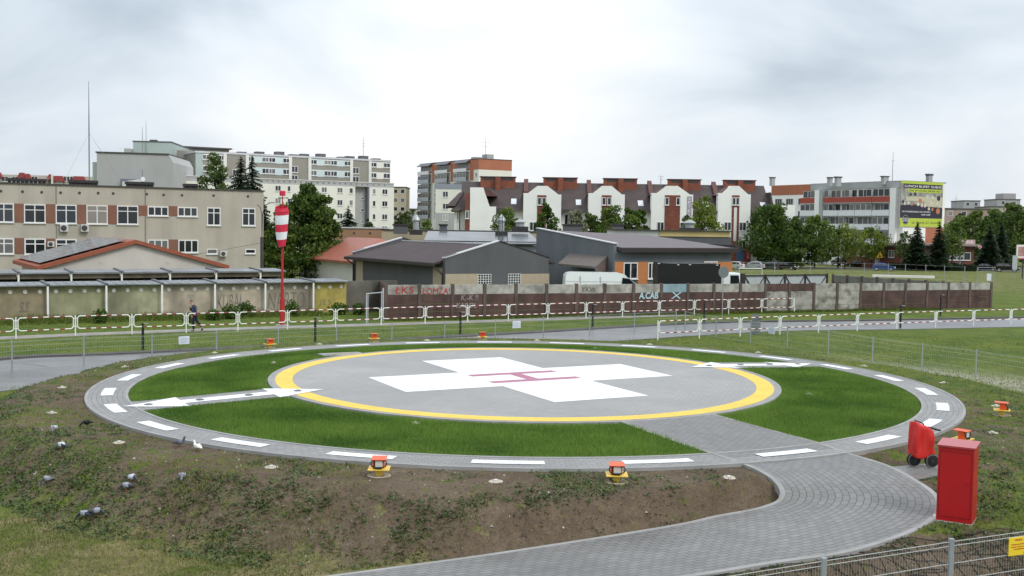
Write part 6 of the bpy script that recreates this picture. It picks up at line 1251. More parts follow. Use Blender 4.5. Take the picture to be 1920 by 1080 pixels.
CARS = {'hatch': dict(up=[(-2.02,.32),(-2.08,.62),(-2.02,.92),(-1.92,1.02),(-1.48,1.42),(-.7,1.50),(.15,1.46),(1.0,.99),(1.78,.84),(2.04,.66),(2.08,.36)], belt=[(-1.85,1.0),(1.05,.96)], wh=(-1.25,1.30), glass=(3,4,6,7)),
        'sedan': dict(up=[(-2.22,.34),(-2.28,.66),(-2.22,.93),(-1.55,1.0),(-.95,1.38),(-.35,1.44),(.35,1.41),(1.12,.97),(1.92,.82),(2.2,.64),(2.24,.36)], belt=[(-1.5,.98),(1.15,.95)], wh=(-1.35,1.38), glass=(3,4,6,7)),
        'suv': dict(up=[(-2.15,.36),(-2.22,.72),(-2.2,1.05),(-2.1,1.12),(-1.75,1.58),(-.8,1.68),(.2,1.63),(1.0,1.12),(1.9,.98),(2.18,.74),(2.22,.40)], belt=[(-2.0,1.10),(1.05,1.08)], wh=(-1.32,1.36), glass=(3,4,6,7))}
def car(label, px, py, head, paint, kind='hatch', group='parked cars along the far street'):
    p = Gf(px, py); t = T('parked_car', label, 'car', p, R(head), group); d = CARS[kind]; up = d['up']; hw = .86 if kind != 'suv' else .92; bz_ = max(b[1] for b in d['belt']); top = max(q[1] for q in up)
    def W(z): return hw*(.90 if z < .4 else 1 if z <= bz_ else 1-.24*(z-bz_)/(top-bz_))
    def W2(i): x, z = up[i]; e_ = 1-.12*max(0, abs(x)-1.7)/.5; return W(z)*e_
    mb = MB(); n = len(up); L = [Vector((x, W2(i), z)) for i, (x, z) in enumerate(up)]; Rr = [Vector((v.x, -v.y, v.z)) for v in L]
    mb.add(L+Rr, [(i, i+1, n+i+1, n+i) for i in range(n-1)]+[(n-1, 0, n, 2*n-1)])
    g = d['glass']; lo = [0,1,2,g[0]]; hi = [g[3]]+list(range(g[3]+1, n))
    for s_, A in ((1, L), (-1, Rr)):
        low = [A[i] for i in (0,1,2,g[0])]+[Vector((x, s_*hw, z)) for x, z in ((-.6, bz_), (.3, bz_))]+[A[i] for i in range(g[3], n)]; upp = [A[i] for i in range(g[0], g[3]+1)]+[Vector((.3, s_*hw, bz_)), Vector((-.6, s_*hw, bz_))]
        mb.add(low, [tuple(range(len(low)))]); mb.add(upp, [tuple(range(len(upp)))])
    mb.build('body', paint, t)
    def inset(a, b_, off, nm):
        A_, B_ = up[a], up[b_]; v = [Vector((A_[0], s_*W2(a)*.86, A_[1])) for s_ in (1,-1)]+[Vector((B_[0], s_*W2(b_)*.86, B_[1])) for s_ in (-1,1)]; c_ = sum(v, Vector())/4; nrm = (v[1]-v[0]).cross(v[2]-v[1]).normalized(); nrm = nrm if nrm.z > 0 else -nrm
        q = [c_+(x-c_)*.92+nrm*.012 for x in v]; MB().add(q+[x-nrm*.02 for x in q], [(0,1,2,3),(7,6,5,4),(0,4,5,1),(1,5,6,2),(2,6,7,3),(3,7,4,0)]).build(nm, CGL, t)
    inset(g[2], g[3], .01, 'windscreen'); inset(g[0], g[1], .01, 'rear_window')
    for s_ in (1, -1):
        z0, z1 = bz_+.03, top-.12; xs0, xs1 = up[g[0]][0]+.32, up[g[3]][0]-.28; xt0, xt1 = up[g[1]][0]+.18, up[g[2]][0]-.05
        v = [(xs0, z0), (xs1, z0), (xt1, z1), (xt0, z1)]; q = [Vector((x, s_*(W(z)+.012), z)) for x, z in v]; MB().add(q+[x-Vector((0, s_*.02, 0)) for x in q], [(0,1,2,3),(7,6,5,4),(0,4,5,1),(1,5,6,2),(2,6,7,3),(3,7,4,0)]).build('side_window', CGL, t)
        MB().box((xs0+xs1)/2-.04, (xs0+xs1)/2+.04, s_*(hw+.002)-.012, s_*(hw+.002)+.012, z0, z1-.02).build('door_pillar', PLAST, t)
        fx, fz = up[-2]; MB().bbox(fx-.16, fx+.02, s_*.66-.18, s_*.66+.16, fz-.0, fz+.14, .03).build('headlight', HLM, t); rx, rz_ = up[1]; MB().bbox(rx-.01, rx+.14, s_*.70-.14, s_*.70+.14, rz_+.12, rz_+.32, .02).build('taillight', TLM, t)
        MB().bbox(up[g[3]][0]-.25, up[g[3]][0]-.08, s_*(hw+.10)-.08, s_*(hw+.10)+.08, bz_-.02, bz_+.12, .03).build('mirror', paint, t)
    fx = up[-1][0]; MB().box(fx-.02, fx+.03, -.26, .26, .42, .53).build('number_plate', PLT_, t); MB().box(fx-.05, fx+.022, -.6, .6, .30, .40).build('grille', PLAST, t); rx = up[0][0]; MB().box(rx-.08, rx-.03, -.26, .26, .66, .77).build('number_plate', PLT_, t)
    wheels(t, d['wh'], hw, .31 if kind != 'suv' else .35)
    return t
SIL = carpaint('paint_silver', (.50,.52,.54)); BLKP = carpaint('paint_black', (.012,.012,.014)); BLU = carpaint('paint_blue', (.035,.085,.30)); DGR = carpaint('paint_darkgrey', (.045,.05,.058)); WHP = carpaint('paint_white', (.72,.73,.73)); DBL = carpaint('paint_darkblue', (.014,.018,.035))
car('silver hatchback parked left, before the big dark tree', 1412, 505, 155, SIL, 'hatch'); car('dark grey hatchback right of the silver hatchback', 1443, 505, 150, DGR, 'hatch'); car('black sedan facing out under the big dark tree', 1474, 506, -40, BLKP, 'sedan')
car('blue hatchback with headlights on, below the brick shop', 1657, 508, -22, BLU, 'hatch'); car('black sedan parked by the dark brick shop wall', 1607, 501, 160, BLKP, 'sedan'); car('black car half hidden behind the dark pole', 1573, 498, 100, DGR, 'suv')
car('black hatchback with pale bonnet, leftmost of the right group', 1794, 507, -32, BLKP, 'hatch'); car('dark hatchback squeezed behind its neighbours in the right group', 1822, 504, 150, DGR, 'hatch'); car('dark blue sedan facing the camera in the right group', 1849, 508, -34, DBL, 'sedan'); car('black off-roader at the right end of the car row', 1888, 510, -28, BLKP, 'suv')
car('white car partly hidden by the large grey hall corner', 1374, 505, 150, WHP, 'hatch')
# white van behind the long wall
p = aty(1126, 533, 93); V = T('delivery_van', 'long white delivery van parked behind the panel wall', 'van', (p.x, 93, 0), R(4)); V.scale = (1.07, 1, 1); VW = carpaint('van_white', (.74,.77,.76)); zt = aty(1110, 510, 93).z
pr_ = [(-2.9,.45),(-2.95,1.2),(-2.9,zt-.3),(-2.72,zt-.06),(-2.4,zt),(1.35,zt-.02),(1.75,zt-.12),(2.05,zt-.42),(2.75,1.45),(3.0,1.2),(3.05,.5)]
mb = MB(); rings = []
for y, k in ((-.98,.0),(-1.0,.0),(1.0,.0),(.98,.0)): pass
n = len(pr_); L = [Vector((x, 1.0*(1 if z < 1.5 else 1-.13*(z-1.5)/(zt-1.5)), z)) for x, z in pr_]; Rr = [Vector((v.x, -v.y, v.z)) for v in L]; mb.add(L+Rr, [(i, i+1, n+i+1, n+i) for i in range(n-1)]+[(n-1,0,n,2*n-1), tuple(range(n)), tuple(range(2*n-1,n-1,-1))]); mb.build('body', VW, V)
MB().prism([(1.55,1.45),(2.62,1.45),(2.12,zt-.5),(1.62,zt-.4)], -1.012, 1.012).build('side_window', CGL, V); MB().add([(2.10,-.78,zt-.42),(2.78,-.85,1.48),(2.78,.85,1.48),(2.10,.78,zt-.42)], [(0,1,2,3)]).build('windscreen', CGL, V)
SEAM = mat('van_seam', (.30,.32,.32), .6); MB().box(-2.9, 1.5, -1.012, -1.0, 1.62, 1.64).box(-1.75, -1.73, -1.012, -.9, .5, zt-.3).box(-.15, -.13, -1.012, -.9, .5, zt-.35).build('panel_seam', SEAM, V); wheels(V, (-1.9,1.95), 1.0, .36)
# lorry with black tarpaulin, dark car beside the hall
p = aty(1286, 533, 92); Lr = T('lorry', 'lorry with black tarpaulin body and white cab behind the wall', 'lorry', (p.x, 92, 0), R(2)); TAR = mat('black_tarpaulin', (.008,.008,.009), .5, .1, 2, .3, 4); w_ = (1344-1228)/FOC*92/2; zt = aty(1286, 493, 92).z; zl = aty(1232, 491, 92).z
mb = MB(); rings = []; k = 16; top = []
for i in range(k+1):
    u_ = i/k; x = -w_+2*w_*u_; z = zl+(zt-zl)*min(1, u_*3)-.10*abs(math.sin(u_*math.pi*2.5))*(.3+.7*(u_ < .5))*.6; top.append((x, z))
mb.prism([(-w_,.9),(w_,.9)]+top[::-1], -1.2, 1.2); mb.build('tarpaulin_body', TAR, Lr)
for i in (0, 5, 8, 15): MB().box(top[i][0]-.02, top[i][0]+.16, -1.225, -1.202, top[i][1]-.12, top[i][1]-.06).build('strap', FRW, Lr)
MB().bbox(w_+.15, w_+1.75, -1.1, 1.1, .6, 2.55, .12).build('cab', VW, Lr); MB().prism([(w_+.9,1.6),(w_+1.7,1.6),(w_+1.6,2.35),(w_+.9,2.35)], -1.112, 1.112).build('side_window', CGL, Lr); MB().box(-w_, w_+1.6, -.9, .9, .55, .88).build('chassis', PLAST, Lr); wheels(Lr, (-w_+1.2, w_-1.0, w_+.9), 1.1, .42)
# ------------------------------------------------------------ trusses gate, rear wall, goal, small street furniture
GY = Fac(aty(1380, 530, 96), 0); O_ = aty(1380, 530, 98.0); O_.z = 0; e2 = aty(1552, 532, 104.0); GF_ = Fac(O_, math.atan2(e2.y-O_.y, e2.x-O_.x)); gt = T('steel_gate', 'long sliding gate with dark diagonal bracing and grey sheets behind the wall', 'gate', O_, GF_.ang)
gx0 = lambda px: GF_.hit(px, 522)[0]; gz1 = lambda px: GF_.hit(px, 513+ (px-1396)*.022)[1]; DKS = mat('dark_steel', (.028,.022,.022), .6, .15); SHT = mat('gate_sheet', (.42,.45,.47), .5, .08)
a, c_ = gx0(1396), gx0(1551); zt = (gz1(1396)+gz1(1551))/2
MB().box(a, c_, .06, .08, .1, zt-.06).build('sheet', SHT, gt); mb = MB(); mb.box(a, c_, -.05, .05, zt-.1, zt); mb.box(a, c_, -.05, .05, .3, .4)
xs = [gx0(x) for x in (1396,1435,1472,1510,1551)]
for x in xs: mb.box(x-.06, x+.06, -.06, .058, .1, zt+.05)
for i in range(4):
    m_ = (xs[i]+xs[i+1])/2; mb.tube([(xs[i]+.05,0,zt-.1),(m_,0,.45)], .05, 4).tube([(m_,0,.45),(xs[i+1]-.05,0,zt-.1)], .05, 4)
mb.build('frame', DKS, gt); mb = MB(); mb.box(gx0(1388), gx0(1394), -.15, .15, 0, zt+.15); mb.box(gx0(1372), gx0(1388)-.01, -.06, .06, zt*.45, zt*.5); mb.box(gx0(1372), gx0(1388)-.01, -.06, .06, zt-.12, zt-.02); mb.build('gate_post', DKS, gt); MB().box(gx0(1372), gx0(1388)-.02, .065, .09, .2, zt-.1).build('sheet', SHT, gt)
r0 = aty(1562, 530, 106); r0.z = 0; r1 = A1+Vector((-.6, .8, 0)); RF_ = Fac(r0, math.atan2(r1.y-r0.y, r1.x-r0.x)); rw = T('panel_wall', 'rear concrete panel wall running down to the far end of the long wall', 'wall', r0, RF_.ang); ln = (r1-r0).xy.length; n = 9
for i in range(n):
    a, c_ = ln*i/n, ln*(i+1)/n; MB().box(a-.1, a+.1, -.1, .1, -.2, 2.0).build('pillar', PIL, rw)
    for k in range(3): MB().bbox(a+.102, c_-.102, -.04-.004*k, .04, k*.64+.01, k*.64+.63, .012).build('wall_panel', mat('panel_grey', (.20,.195,.175), .9, .2, 2, .3, 20, .3, dirt=(.08,.075,.065), dirt_amt=.7, dirt_s=1.0) if k == 2 else BRN, rw)
g = aty(1407, 512, 118); t = T('football_goal', 'white football goal frame beyond the gate', 'goal', (g.x, 118, 0), R(5)); zt = aty(1407, 503.5, 118).z; w_ = 22/FOC*118; MB().tube([(-w_,0,0),(-w_,0,zt),(w_,0,zt),(w_,0,0)], .07, 6).build('frame', FRW, t); MB().tube([(-w_,0,zt),(-w_,1.6,0),(w_,1.6,0),(w_,0,zt)], .03, 5).build('net_bar', FRW, t)
kb = T('curb_beam', 'long white concrete beam lying in the far grass', 'beam', atz(1700, 521, 0), R(-12)); MB().bbox(-4.5, 3.6, -.2, .2, 0, .35, .05).build('beam', PALE, kb)
# far street
st_a = [Gf(x, y) for x, y in ((1375,503),(1500,504),(1650,506),(1800,507),(1960,510),(2300,517))]; st_b = [p+Vector((0, 9, 0)) for p in st_a]
fs = struct(ribbon('far_road', st_a, st_b, mat('far_asphalt', (.085,.085,.09), .6, .15), .03))
hd = T('hedge', 'long low clipped dark hedge before the brick pharmacy', 'hedge', aty(1730, 501, 212), R(-6)); hd.location.z = -1.0; HEDGE = leafmat('leaf_hedge', (.008,.020,.006), (.030,.060,.012))
rng = np.random.default_rng(11); n = 2600; c = np.stack([rng.uniform(-8, 10, n), rng.uniform(-.6, .6, n), rng.uniform(.05, 1.3, n)], 1); d1 = rng.normal(size=(n, 3)); d2 = rng.normal(size=(n, 3)); d1 /= np.linalg.norm(d1, axis=1)[:, None]; d2 /= np.linalg.norm(d2, axis=1)[:, None]
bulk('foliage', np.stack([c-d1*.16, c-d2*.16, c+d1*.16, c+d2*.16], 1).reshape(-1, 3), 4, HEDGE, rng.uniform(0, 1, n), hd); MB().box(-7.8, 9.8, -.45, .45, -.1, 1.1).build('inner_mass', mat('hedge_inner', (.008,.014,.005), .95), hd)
def signpost(label, px, yb, yt, plate, cat='road sign', rz=0):
    p = Gf(px, yb); hh = aty(px, yt, p.y).z-p.z; t = T('street_sign', label, cat, p, R(rz)); MB().tube([(0,0,-.1),(0,0,hh)], .045, 6).build('post', GALV, t); plate(t, hh); return t
BLS = mat('sign_blue', (.05,.14,.42), .5); YLS = mat('sign_amber', (.70,.42,.02), .5)
def tri(m): 
    def f(t, h_): MB().prism([(-.75,h_-.35),(.75,h_-.35),(0,h_+.95)], -.09, -.05).build('plate', m, t); MB().prism([(-.3,h_-.2),(.3,h_-.2),(0,h_+.4)], -.095, -.091).build('symbol', FRD if m is YLS else FRW, t)
    return f
signpost('amber triangular warning sign above the blue hatchback', 1648.5, 504, 480, tri(YLS)); 
def sq(t, h_): MB().bbox(-.55,.55,-.09,-.05,h_-.5,h_+.5,.01).build('plate', BLS, t); MB().prism([(-.4,h_-.38),(.4,h_-.38),(0,h_+.38)], -.096, -.091).build('symbol', FRW, t)
signpost('blue square crossing sign beside the hedge', 1688, 503, 478, sq)
def bus(t, h_): MB().bbox(-.42,.42,-.09,-.05,h_-.8,h_,.01).build('plate', FRW, t); MB().bbox(-.42,.42,-.09,-.05,h_-1.6,h_-.81,.01).build('lower_plate', BLS, t)
signpost('white and blue bus stop sign on the far grass', 1550.5, 503, 474, bus)
def yv(t, h_): MB().prism([(-.6,h_),(.6,h_),(0,h_-1.0)], -.09, -.05).build('plate', SGB, t)
signpost('grey back of a give way sign in front of the yellowish tree', 1590, 499, 464, yv)
def dg(t, h_): MB().bbox(-.4,.4,-.09,-.05,h_-.4,h_+.4,.01,0,Matrix.Translation((0,0,h_)) @ Matrix.Rotation(R(45),4,'Y') @ Matrix.Translation((0,0,-h_))).build('plate', YLS, t); MB().box(-.5,.5,-.096,-.091,h_-.06,h_+.06,0,Matrix.Translation((0,0,h_)) @ Matrix.Rotation(R(-45),4,'Y') @ Matrix.Translation((0,0,-h_))).build('stripe', FRW, t)
signpost('yellow diamond priority sign at the right by the conifers', 1858.5, 500, 482, dg)
p = Gf(1571, 503); t = T('utility_pole', 'dark wooden utility pole before the apartment block', 'pole', p); MB().tube([(0,0,-.2),(0,0,aty(1571,424,p.y).z-p.z)], [.2,.13], 8).build('pole', mat('pole_dark', (.03,.026,.022), .9), t)
p = Gf(1799, 507); t = T('utility_pole', 'grey lamp pole standing before the right group of cars', 'pole', p); MB().tube([(0,0,-.2),(0,0,aty(1799,425,p.y).z-p.z)], [.14,.08], 8).build('pole', GALV, t)
p = aty(1914, 485, 175); t = T('advert_panel', 'white advertising panel on a post at the right edge', 'sign', (p.x, 175, -.9), R(10)); z0, z1 = aty(1914,484,175).z+.9, aty(1914,459,175).z+.9; MB().bbox(-.8,1.6,-.1,.1,z0,z1,.02).build('panel', FRW, t); MB().bbox(-.6,1.4,-.112,-.102,z0+.3,z1-.3,.004).build('poster', mat('poster_redgrey', (.40,.22,.2), .7, .5, 1.2), t); MB().box(-.82,1.62,-.12,.12,z0-.15,z0-.002).build('red_edge', mat('sign_red', (.55,.04,.035), .5), t); MB().tube([(.4,0,0),(.4,0,z0)], .1, 8).build('post', FRD, t)
p = aty(1903, 490, 170); t = T('information_board', 'pale grey information board behind the off-roader', 'sign', (p.x, 170, -.8), R(5)); z1 = aty(1903,479,170).z+.8; MB().bbox(-.4,.4,-.05,.05,1.5,z1,.02).build('board', mat('board_pale', (.4,.44,.45), .5), t); MB().tube([(0,.06,0),(0,.06,z1-.1)], .05, 6).build('post', GALV, t)
ff = [Gf(x, y) for x, y in ((1380,519),(1452,519),(1519,518),(1577,519),(1620,520),(1665,522),(1697,523),(1735,526),(1770,529),(1808,532))]
t = T('post_fence', 'row of thin grey posts with wire mesh in the far field', 'fence', ff[0])
for i, p in enumerate(ff):
    MB().tube([p-ff[0], p-ff[0]+Vector((0,0,2.3))], .045, 6).build('post', GALV, t)
    if i: mb = MB(); [mb.tube([ff[i-1]-ff[0]+Vector((0,0,z)), p-ff[0]+Vector((0,0,z))], .008, 3) for z in (.3,.9,1.5,2.2)]; mb.build('wire', WIRE, t)
p = ff[-1]; t = T('mesh_gate', 'small wire gate with a white notice in the far field', 'gate', p+Vector((1.0, -1.5, 0)), R(5)); mb = MB(); mb.tube([(0,0,0),(0,0,2.2),(2.4,0,2.2),(2.4,0,0)], .04, 6); [mb.tube([(.0,0,.2+.25*k),(2.4,0,.2+.25*k)], .006, 3) for k in range(8)]; mb.build('frame', GALV, t); MB().bbox(1.3,1.9,-.05,-.03,.5,1.4,.004).build('notice', SIGNW, t)
# ------------------------------------------------------------ trees
BARK = mat('bark', (.055,.042,.032), .95, .3, 3, .5, 12)
LF = {k: leafmat('leaf_'+k, a, b) for k, a, b in (('dark', (.030,.066,.011), (.125,.190,.036)), ('mid', (.046,.090,.016), (.170,.240,.046)), ('yellow', (.070,.115,.014), (.235,.285,.045)), ('birch', (.038,.075,.018), (.15,.21,.055)), ('spruce', (.011,.024,.011), (.045,.075,.030)), ('far', (.030,.058,.016), (.085,.12,.030)), ('blossom', (.10,.12,.05), (.36,.36,.26)))}
def leaves(c, size, rng):
    n = len(c); d1 = rng.normal(size=(n, 3)); d1 /= np.linalg.norm(d1, axis=1)[:, None]; d2 = np.cross(d1, rng.normal(size=(n, 3))); d2 /= np.linalg.norm(d2, axis=1)[:, None]
    s = (size*rng.uniform(.6, 1.3, n))[:, None]; return np.stack([c-d1*s*.55, c+d2*s*.38, c+d1*s*.55, c-d2*s*.38], 1).reshape(-1, 3)
def tree(label, px, yt, wpx, Y, kind='mid', base=0.0, trunk=.28, seed=1, n=3200, group=None, shape=1.0, name='leafy_tree', leaf=None, low=.28):
    """crown between its top (photo row yt) and low*height; wpx crown width in photo pixels"""
    top = aty(px, yt, Y); h_ = top.z-base; rad = wpx/FOC*Y/2; rng = np.random.default_rng(seed); t = T(name, label, 'tree', (top.x, Y, base), rng.uniform(0, 6), group)
    zc0 = h_*low; mb = MB(); lean = rng.normal(size=2)*.02*h_
    mb.tube([(0,0,-.3),(lean[0]*.3,lean[1]*.3,h_*.3),(lean[0],lean[1],h_*.62),(lean[0]*.8,lean[1]*.8,h_*.88)], [trunk*h_*.065, trunk*h_*.05, trunk*h_*.028, trunk*h_*.008], 8)
    nb = 15; blobs = []
    for i in range(nb*3):
        u_ = (i+.5)/(nb*3); z = zc0+(h_-zc0)*(.06+.90*u_); prof = math.sin(math.pi*min(1, (.10+.86*u_)**(.85*shape)))**.65; a = i*2.4+rng.uniform(-.5,.5); rr_ = rad*prof*rng.uniform(.35, .86)
        q = np.array([math.cos(a)*rr_, math.sin(a)*rr_, z+rng.normal()*.04*h_]); br = rad*rng.uniform(.22, .40)*(.55+.5*prof); blobs.append((q, br))
        if i % 3 == 0: zb = max(h_*.18, z-rr_*.7-.06*h_); mb.tube([(lean[0]*.4,lean[1]*.4,zb), (q[0]*.5,q[1]*.5,(zb+q[2])/2+.02*h_), tuple(q)], [trunk*h_*.022, trunk*h_*.014, .012], 5)
    mb.build('trunk', BARK, t); leaf = leaf or max(.16, rad*.085); per = n//len(blobs); cs, tn = [], []
    for q, br in blobs:
        v = rng.normal(size=(per, 3)); v /= np.linalg.norm(v, axis=1)[:, None]; r_ = br*rng.uniform(.25, 1.08, per)**.6; c = q+v*r_[:, None]*np.array([1, 1, .78]); cs.append(c); tn.append(np.clip(rng.uniform(-.25, .45)+rng.uniform(0, .75, per), 0, 1))
    cs = np.concatenate(cs); tn = np.concatenate(tn); cs[:, 2] = np.maximum(cs[:, 2], .3); bulk('crown', leaves(cs, leaf, rng), 4, LF[kind], tn, t); return t
def conifer(label, px, yt, wpx, Y, base=0.0, seed=1, levels=34, low=.08, group=None, name='spruce_tree'):
    top = aty(px, yt, Y); h_ = top.z-base; rad = wpx/FOC*Y/2; rng = np.random.default_rng(seed); t = T(name, label, 'tree', (top.x, Y, base), rng.uniform(0, 6), group)
    mb = MB(); mb.tube([(0,0,-.3),(0,0,h_*.5),(0,0,h_*.99)], [h_*.018+.05, h_*.011+.03, .015], 8); P, TN = [], []
    for i in range(levels):
        u_ = (i+rng.uniform(-.3, .3))/(levels-1); u_ = min(1, max(0, u_)); z = h_*(low+(.985-low)*u_); z0_ = z; rr_ = rad*((1-u_)**.85*.97+.03)*rng.uniform(.78, 1.1); k = int(9+9*(1-u_))
        for j in range(k):
            z = z0_+rng.normal()*.35*h_/levels; a = 2*math.pi*(j+rng.uniform(-.3,.3))/k+i*.9; L = rr_*rng.uniform(.7, 1.12); dr = np.array([math.cos(a), math.sin(a), 0]); sd = np.array([-dr[1], dr[0], 0]); m_ = 5
            if i % 3 == 0 and j % 3 == 0: mb.tube([(0,0,z), tuple(dr*L*.8+np.array([0,0,z-.12*L]))], [.03,.01], 4)
            for s_ in range(m_):
                f = (s_+.6)/m_; cpt = dr*L*f+np.array([0,0,z+.10*L*f-.34*L*f*f]); wd = L*.34*(1-f*.6)+.14; ln = L/m_*.85+.06; dn = np.array([0,0,-.16*L*rng.uniform(.5,1.3)-.05])
                P += [cpt-dr*ln*.5, cpt+sd*wd+dn, cpt+dr*ln*.8+dn*.3, cpt-sd*wd+dn]; TN.append(rng.uniform(0, 1)*(.35+.65*f))
    mb.build('trunk', BARK, t); bulk('crown', np.array(P), 4, LF['spruce'], np.array(TN), t); return t
# behind the left building and the windsock
tree('broad dark leafy tree behind the windsock', 574, 361, 150, 122, 'dark', seed=3, n=13000, low=.0, leaf=.34, shape=.6); tree('leafy tree at the left of the windsock tree by the building corner', 530, 388, 84, 119, 'mid', seed=33, n=5200, low=.0, leaf=.32, shape=.6); tree('smaller leafy tree at the right side of the windsock tree', 604, 371, 80, 121, 'mid', seed=4, n=4500, low=.05, leaf=.32)
tree('pale green birch behind the beige building roof', 405, 302, 74, 150, 'birch', seed=5, n=4200, low=.40, leaf=.34)
conifer('tall dark spruce behind the beige building, left of the pair', 452, 290, 150, 150, seed=6); conifer('dark spruce right of the tall spruce behind the beige building', 473, 291, 118, 155, seed=7); conifer('small dark spruce in front of the ivory block', 653, 386, 92, 175, seed=8, levels=26); conifer('spruce partly hidden behind the right corner of the beige building', 494, 376, 84, 140, seed=9, levels=26)
tree('round bush-like tree between the sand block and orange tower', 757, 398, 62, 240, 'far', seed=10, n=1800, low=.1, leaf=.5); tree('low leafy tree before the foot of the orange tower', 800, 414, 44, 230, 'mid', seed=11, n=1300, low=.1, leaf=.45)
for i, (x, yt, w_, k, nm) in enumerate([(950,391,50,'mid','leafy tree between the two leftmost town houses'),(1024,382,36,'dark','narrow dark tree before the second town house'),(1082,396,40,'blossom','pale blossoming shrub tree between the town houses'),(1108,402,34,'birch','small pale tree left of the middle town house'),(1144,390,56,'mid','green tree before the middle town house'),(1184,391,40,'mid','green tree right of the middle town house'),(1203,396,24,'dark','dark narrow tree beside the bannered town house'),(1290,408,40,'blossom','pale flowering tree below the letter banner'),(1322,377,58,'yellow','yellow green tree before the two rightmost town houses')]): tree(nm, x, yt-2, w_*1.45, 203-i % 3, k, base=-1.0, seed=20+i, n=4500, low=.04, leaf=.42)
# right of the houses
tree('big dark leafy tree in front of the parked cars on the left', 1449, 385, 108, 210, 'dark', base=-1.0, seed=40, n=9000, low=.13, leaf=.46); tree('medium leafy tree right of the big dark tree', 1530, 408, 86, 216, 'mid', base=-1.0, seed=41, n=6000, low=.12, leaf=.48); tree('pale grey green tree between the big dark tree and its neighbour', 1490, 408, 56, 213, 'birch', base=-1.0, seed=46, n=5000, low=.08, leaf=.46)
tree('yellow green round tree before the balconies, left of two', 1586, 426, 78, 216, 'yellow', base=-1.0, seed=42, n=3000, low=.25, leaf=.38); tree('yellow green round tree before the balconies, right of two', 1636, 428, 76, 219, 'yellow', base=-1.0, seed=43, n=3000, low=.25, leaf=.38); tree('sparse small leafy tree left of the young spruce', 1697, 436, 40, 212, 'birch', base=-1.0, seed=44, n=1200, low=.35, leaf=.34)
conifer('young spruce before the billboard, left of two', 1721, 416, 54, 210, -1.0, seed=50, levels=30, low=.20); conifer('dark spruce before the billboard right edge', 1762, 413, 52, 211, -1.0, seed=51, levels=32, low=.12)
tree('light green leafy tree right of the billboard', 1788, 413, 58, 214, 'mid', base=-1.0, seed=52, n=2800, low=.28, leaf=.36); conifer('dark spruce at the right, left of the pair', 1857, 420, 62, 222, -1.0, seed=53, levels=34, low=.04); conifer('dark spruce at the right edge of the pair', 1879, 414, 50, 226, -1.0, seed=54, levels=34, low=.04)
for i, (x, yt, w_, k, Y, nm) in enumerate([(1826,393,70,'mid',255,'wide green tree behind the pharmacy, leftmost of the right wood'),(1800,402,46,'far',262,'pale green tree beside the billboard house wall'),(1866,396,64,'mid',260,'green tree behind the spruce pair'),(1903,384,78,'dark',250,'tall dark tree at the right edge'),(1935,392,70,'mid',245,'green tree cut by the right edge of the view'),(1895,380,40,'mid',275,'pointed green tree on the right skyline'),(1850,412,50,'dark',240,'dark low tree behind the pharmacy roof')]): tree(nm, x, yt, w_*1.1, Y, k, base=-1.0, seed=60+i, n=5000, low=.06, leaf=.52, group=None)
tree('small roof level bush by the flat roofs on the left', 690, 418, 30, 150, 'far', seed=70, n=700, low=.5, leaf=.4)
# far tree belt closing the horizon
rng = np.random.default_rng(5); cs = []; 
for x, Y, hh, w_ in [(q, 470+60*math.sin(q*.05), 9+3.5*math.sin(q*.11)+2*math.sin(q*.37), 11) for q in range(-420, 420, 9)]:
    n = 170; v = rng.normal(size=(n, 3)); v /= np.linalg.norm(v, axis=1)[:, None]; cs.append(np.array([x, Y, hh*.5])+v*np.array([w_*.8, 6, hh*.55])*rng.uniform(.5, 1.1, n)[:, None])
cs = np.concatenate(cs); cs[:, 2] = np.maximum(cs[:, 2], .2); wd = bulk('far_wood', leaves(cs, np.full(len(cs), 1.9), rng), 4, LF['far'], rng.uniform(0, 1, len(cs))); tag(wd, 'distant belt of trees closing the horizon', 'wood', None, 'stuff')
# ------------------------------------------------------------ grass blades, weeds and stones
def blades(name, x, y, z, h_, w_, m, tint, rng, lean=.45, per=1):
    n = len(x); a = rng.uniform(0, 2*math.pi, n); dx, dy = np.cos(a), np.sin(a); la = rng.uniform(0, 2*math.pi, n); lr = h_*rng.uniform(.1, lean*2, n)
    b0 = np.stack([x-dx*w_/2, y-dy*w_/2, z], 1); b1 = np.stack([x+dx*w_/2, y+dy*w_/2, z], 1); tp = np.stack([x+np.cos(la)*lr, y+np.sin(la)*lr, z+h_*np.sqrt(np.clip(1-(lr/h_)**2*.5, .2, 1))], 1)
    return bulk(name, np.stack([b0, b1, tp], 1).reshape(-1, 3), 3, m, tint)
def vnoise(x, y, s, seed):
    r_ = np.random.default_rng(seed); g = r_.uniform(0, 1, (256, 256)); X, Y = x/s+1000.3, y/s+1000.7; i, j = np.floor(X).astype(int), np.floor(Y).astype(int); u, v = X-i, Y-j; u = u*u*(3-2*u); v = v*v*(3-2*v); i0, j0, i1, j1 = i % 256, j % 256, (i+1) % 256, (j+1) % 256
    return (g[i0, j0]*(1-u)+g[i1, j0]*u)*(1-v)+(g[i0, j1]*(1-u)+g[i1, j1]*u)*v
def fbm(x, y, s, seed): return .55*vnoise(x, y, s, seed)+.3*vnoise(x, y, s*.45, seed+1)+.15*vnoise(x, y, s*.2, seed+2)
GL = leafmat('grass_lawn', (.056,.132,.017), (.185,.300,.050), .6, .4); GO = leafmat('grass_outer', (.062,.105,.015), (.245,.265,.058), .7, .3); WD = leafmat('weed_leaf', (.035,.065,.018), (.125,.170,.060), .55, .2); DRYG = leafmat('grass_dry', (.085,.080,.030), (.27,.24,.13), .8, .2)
rng = np.random.default_rng(21)
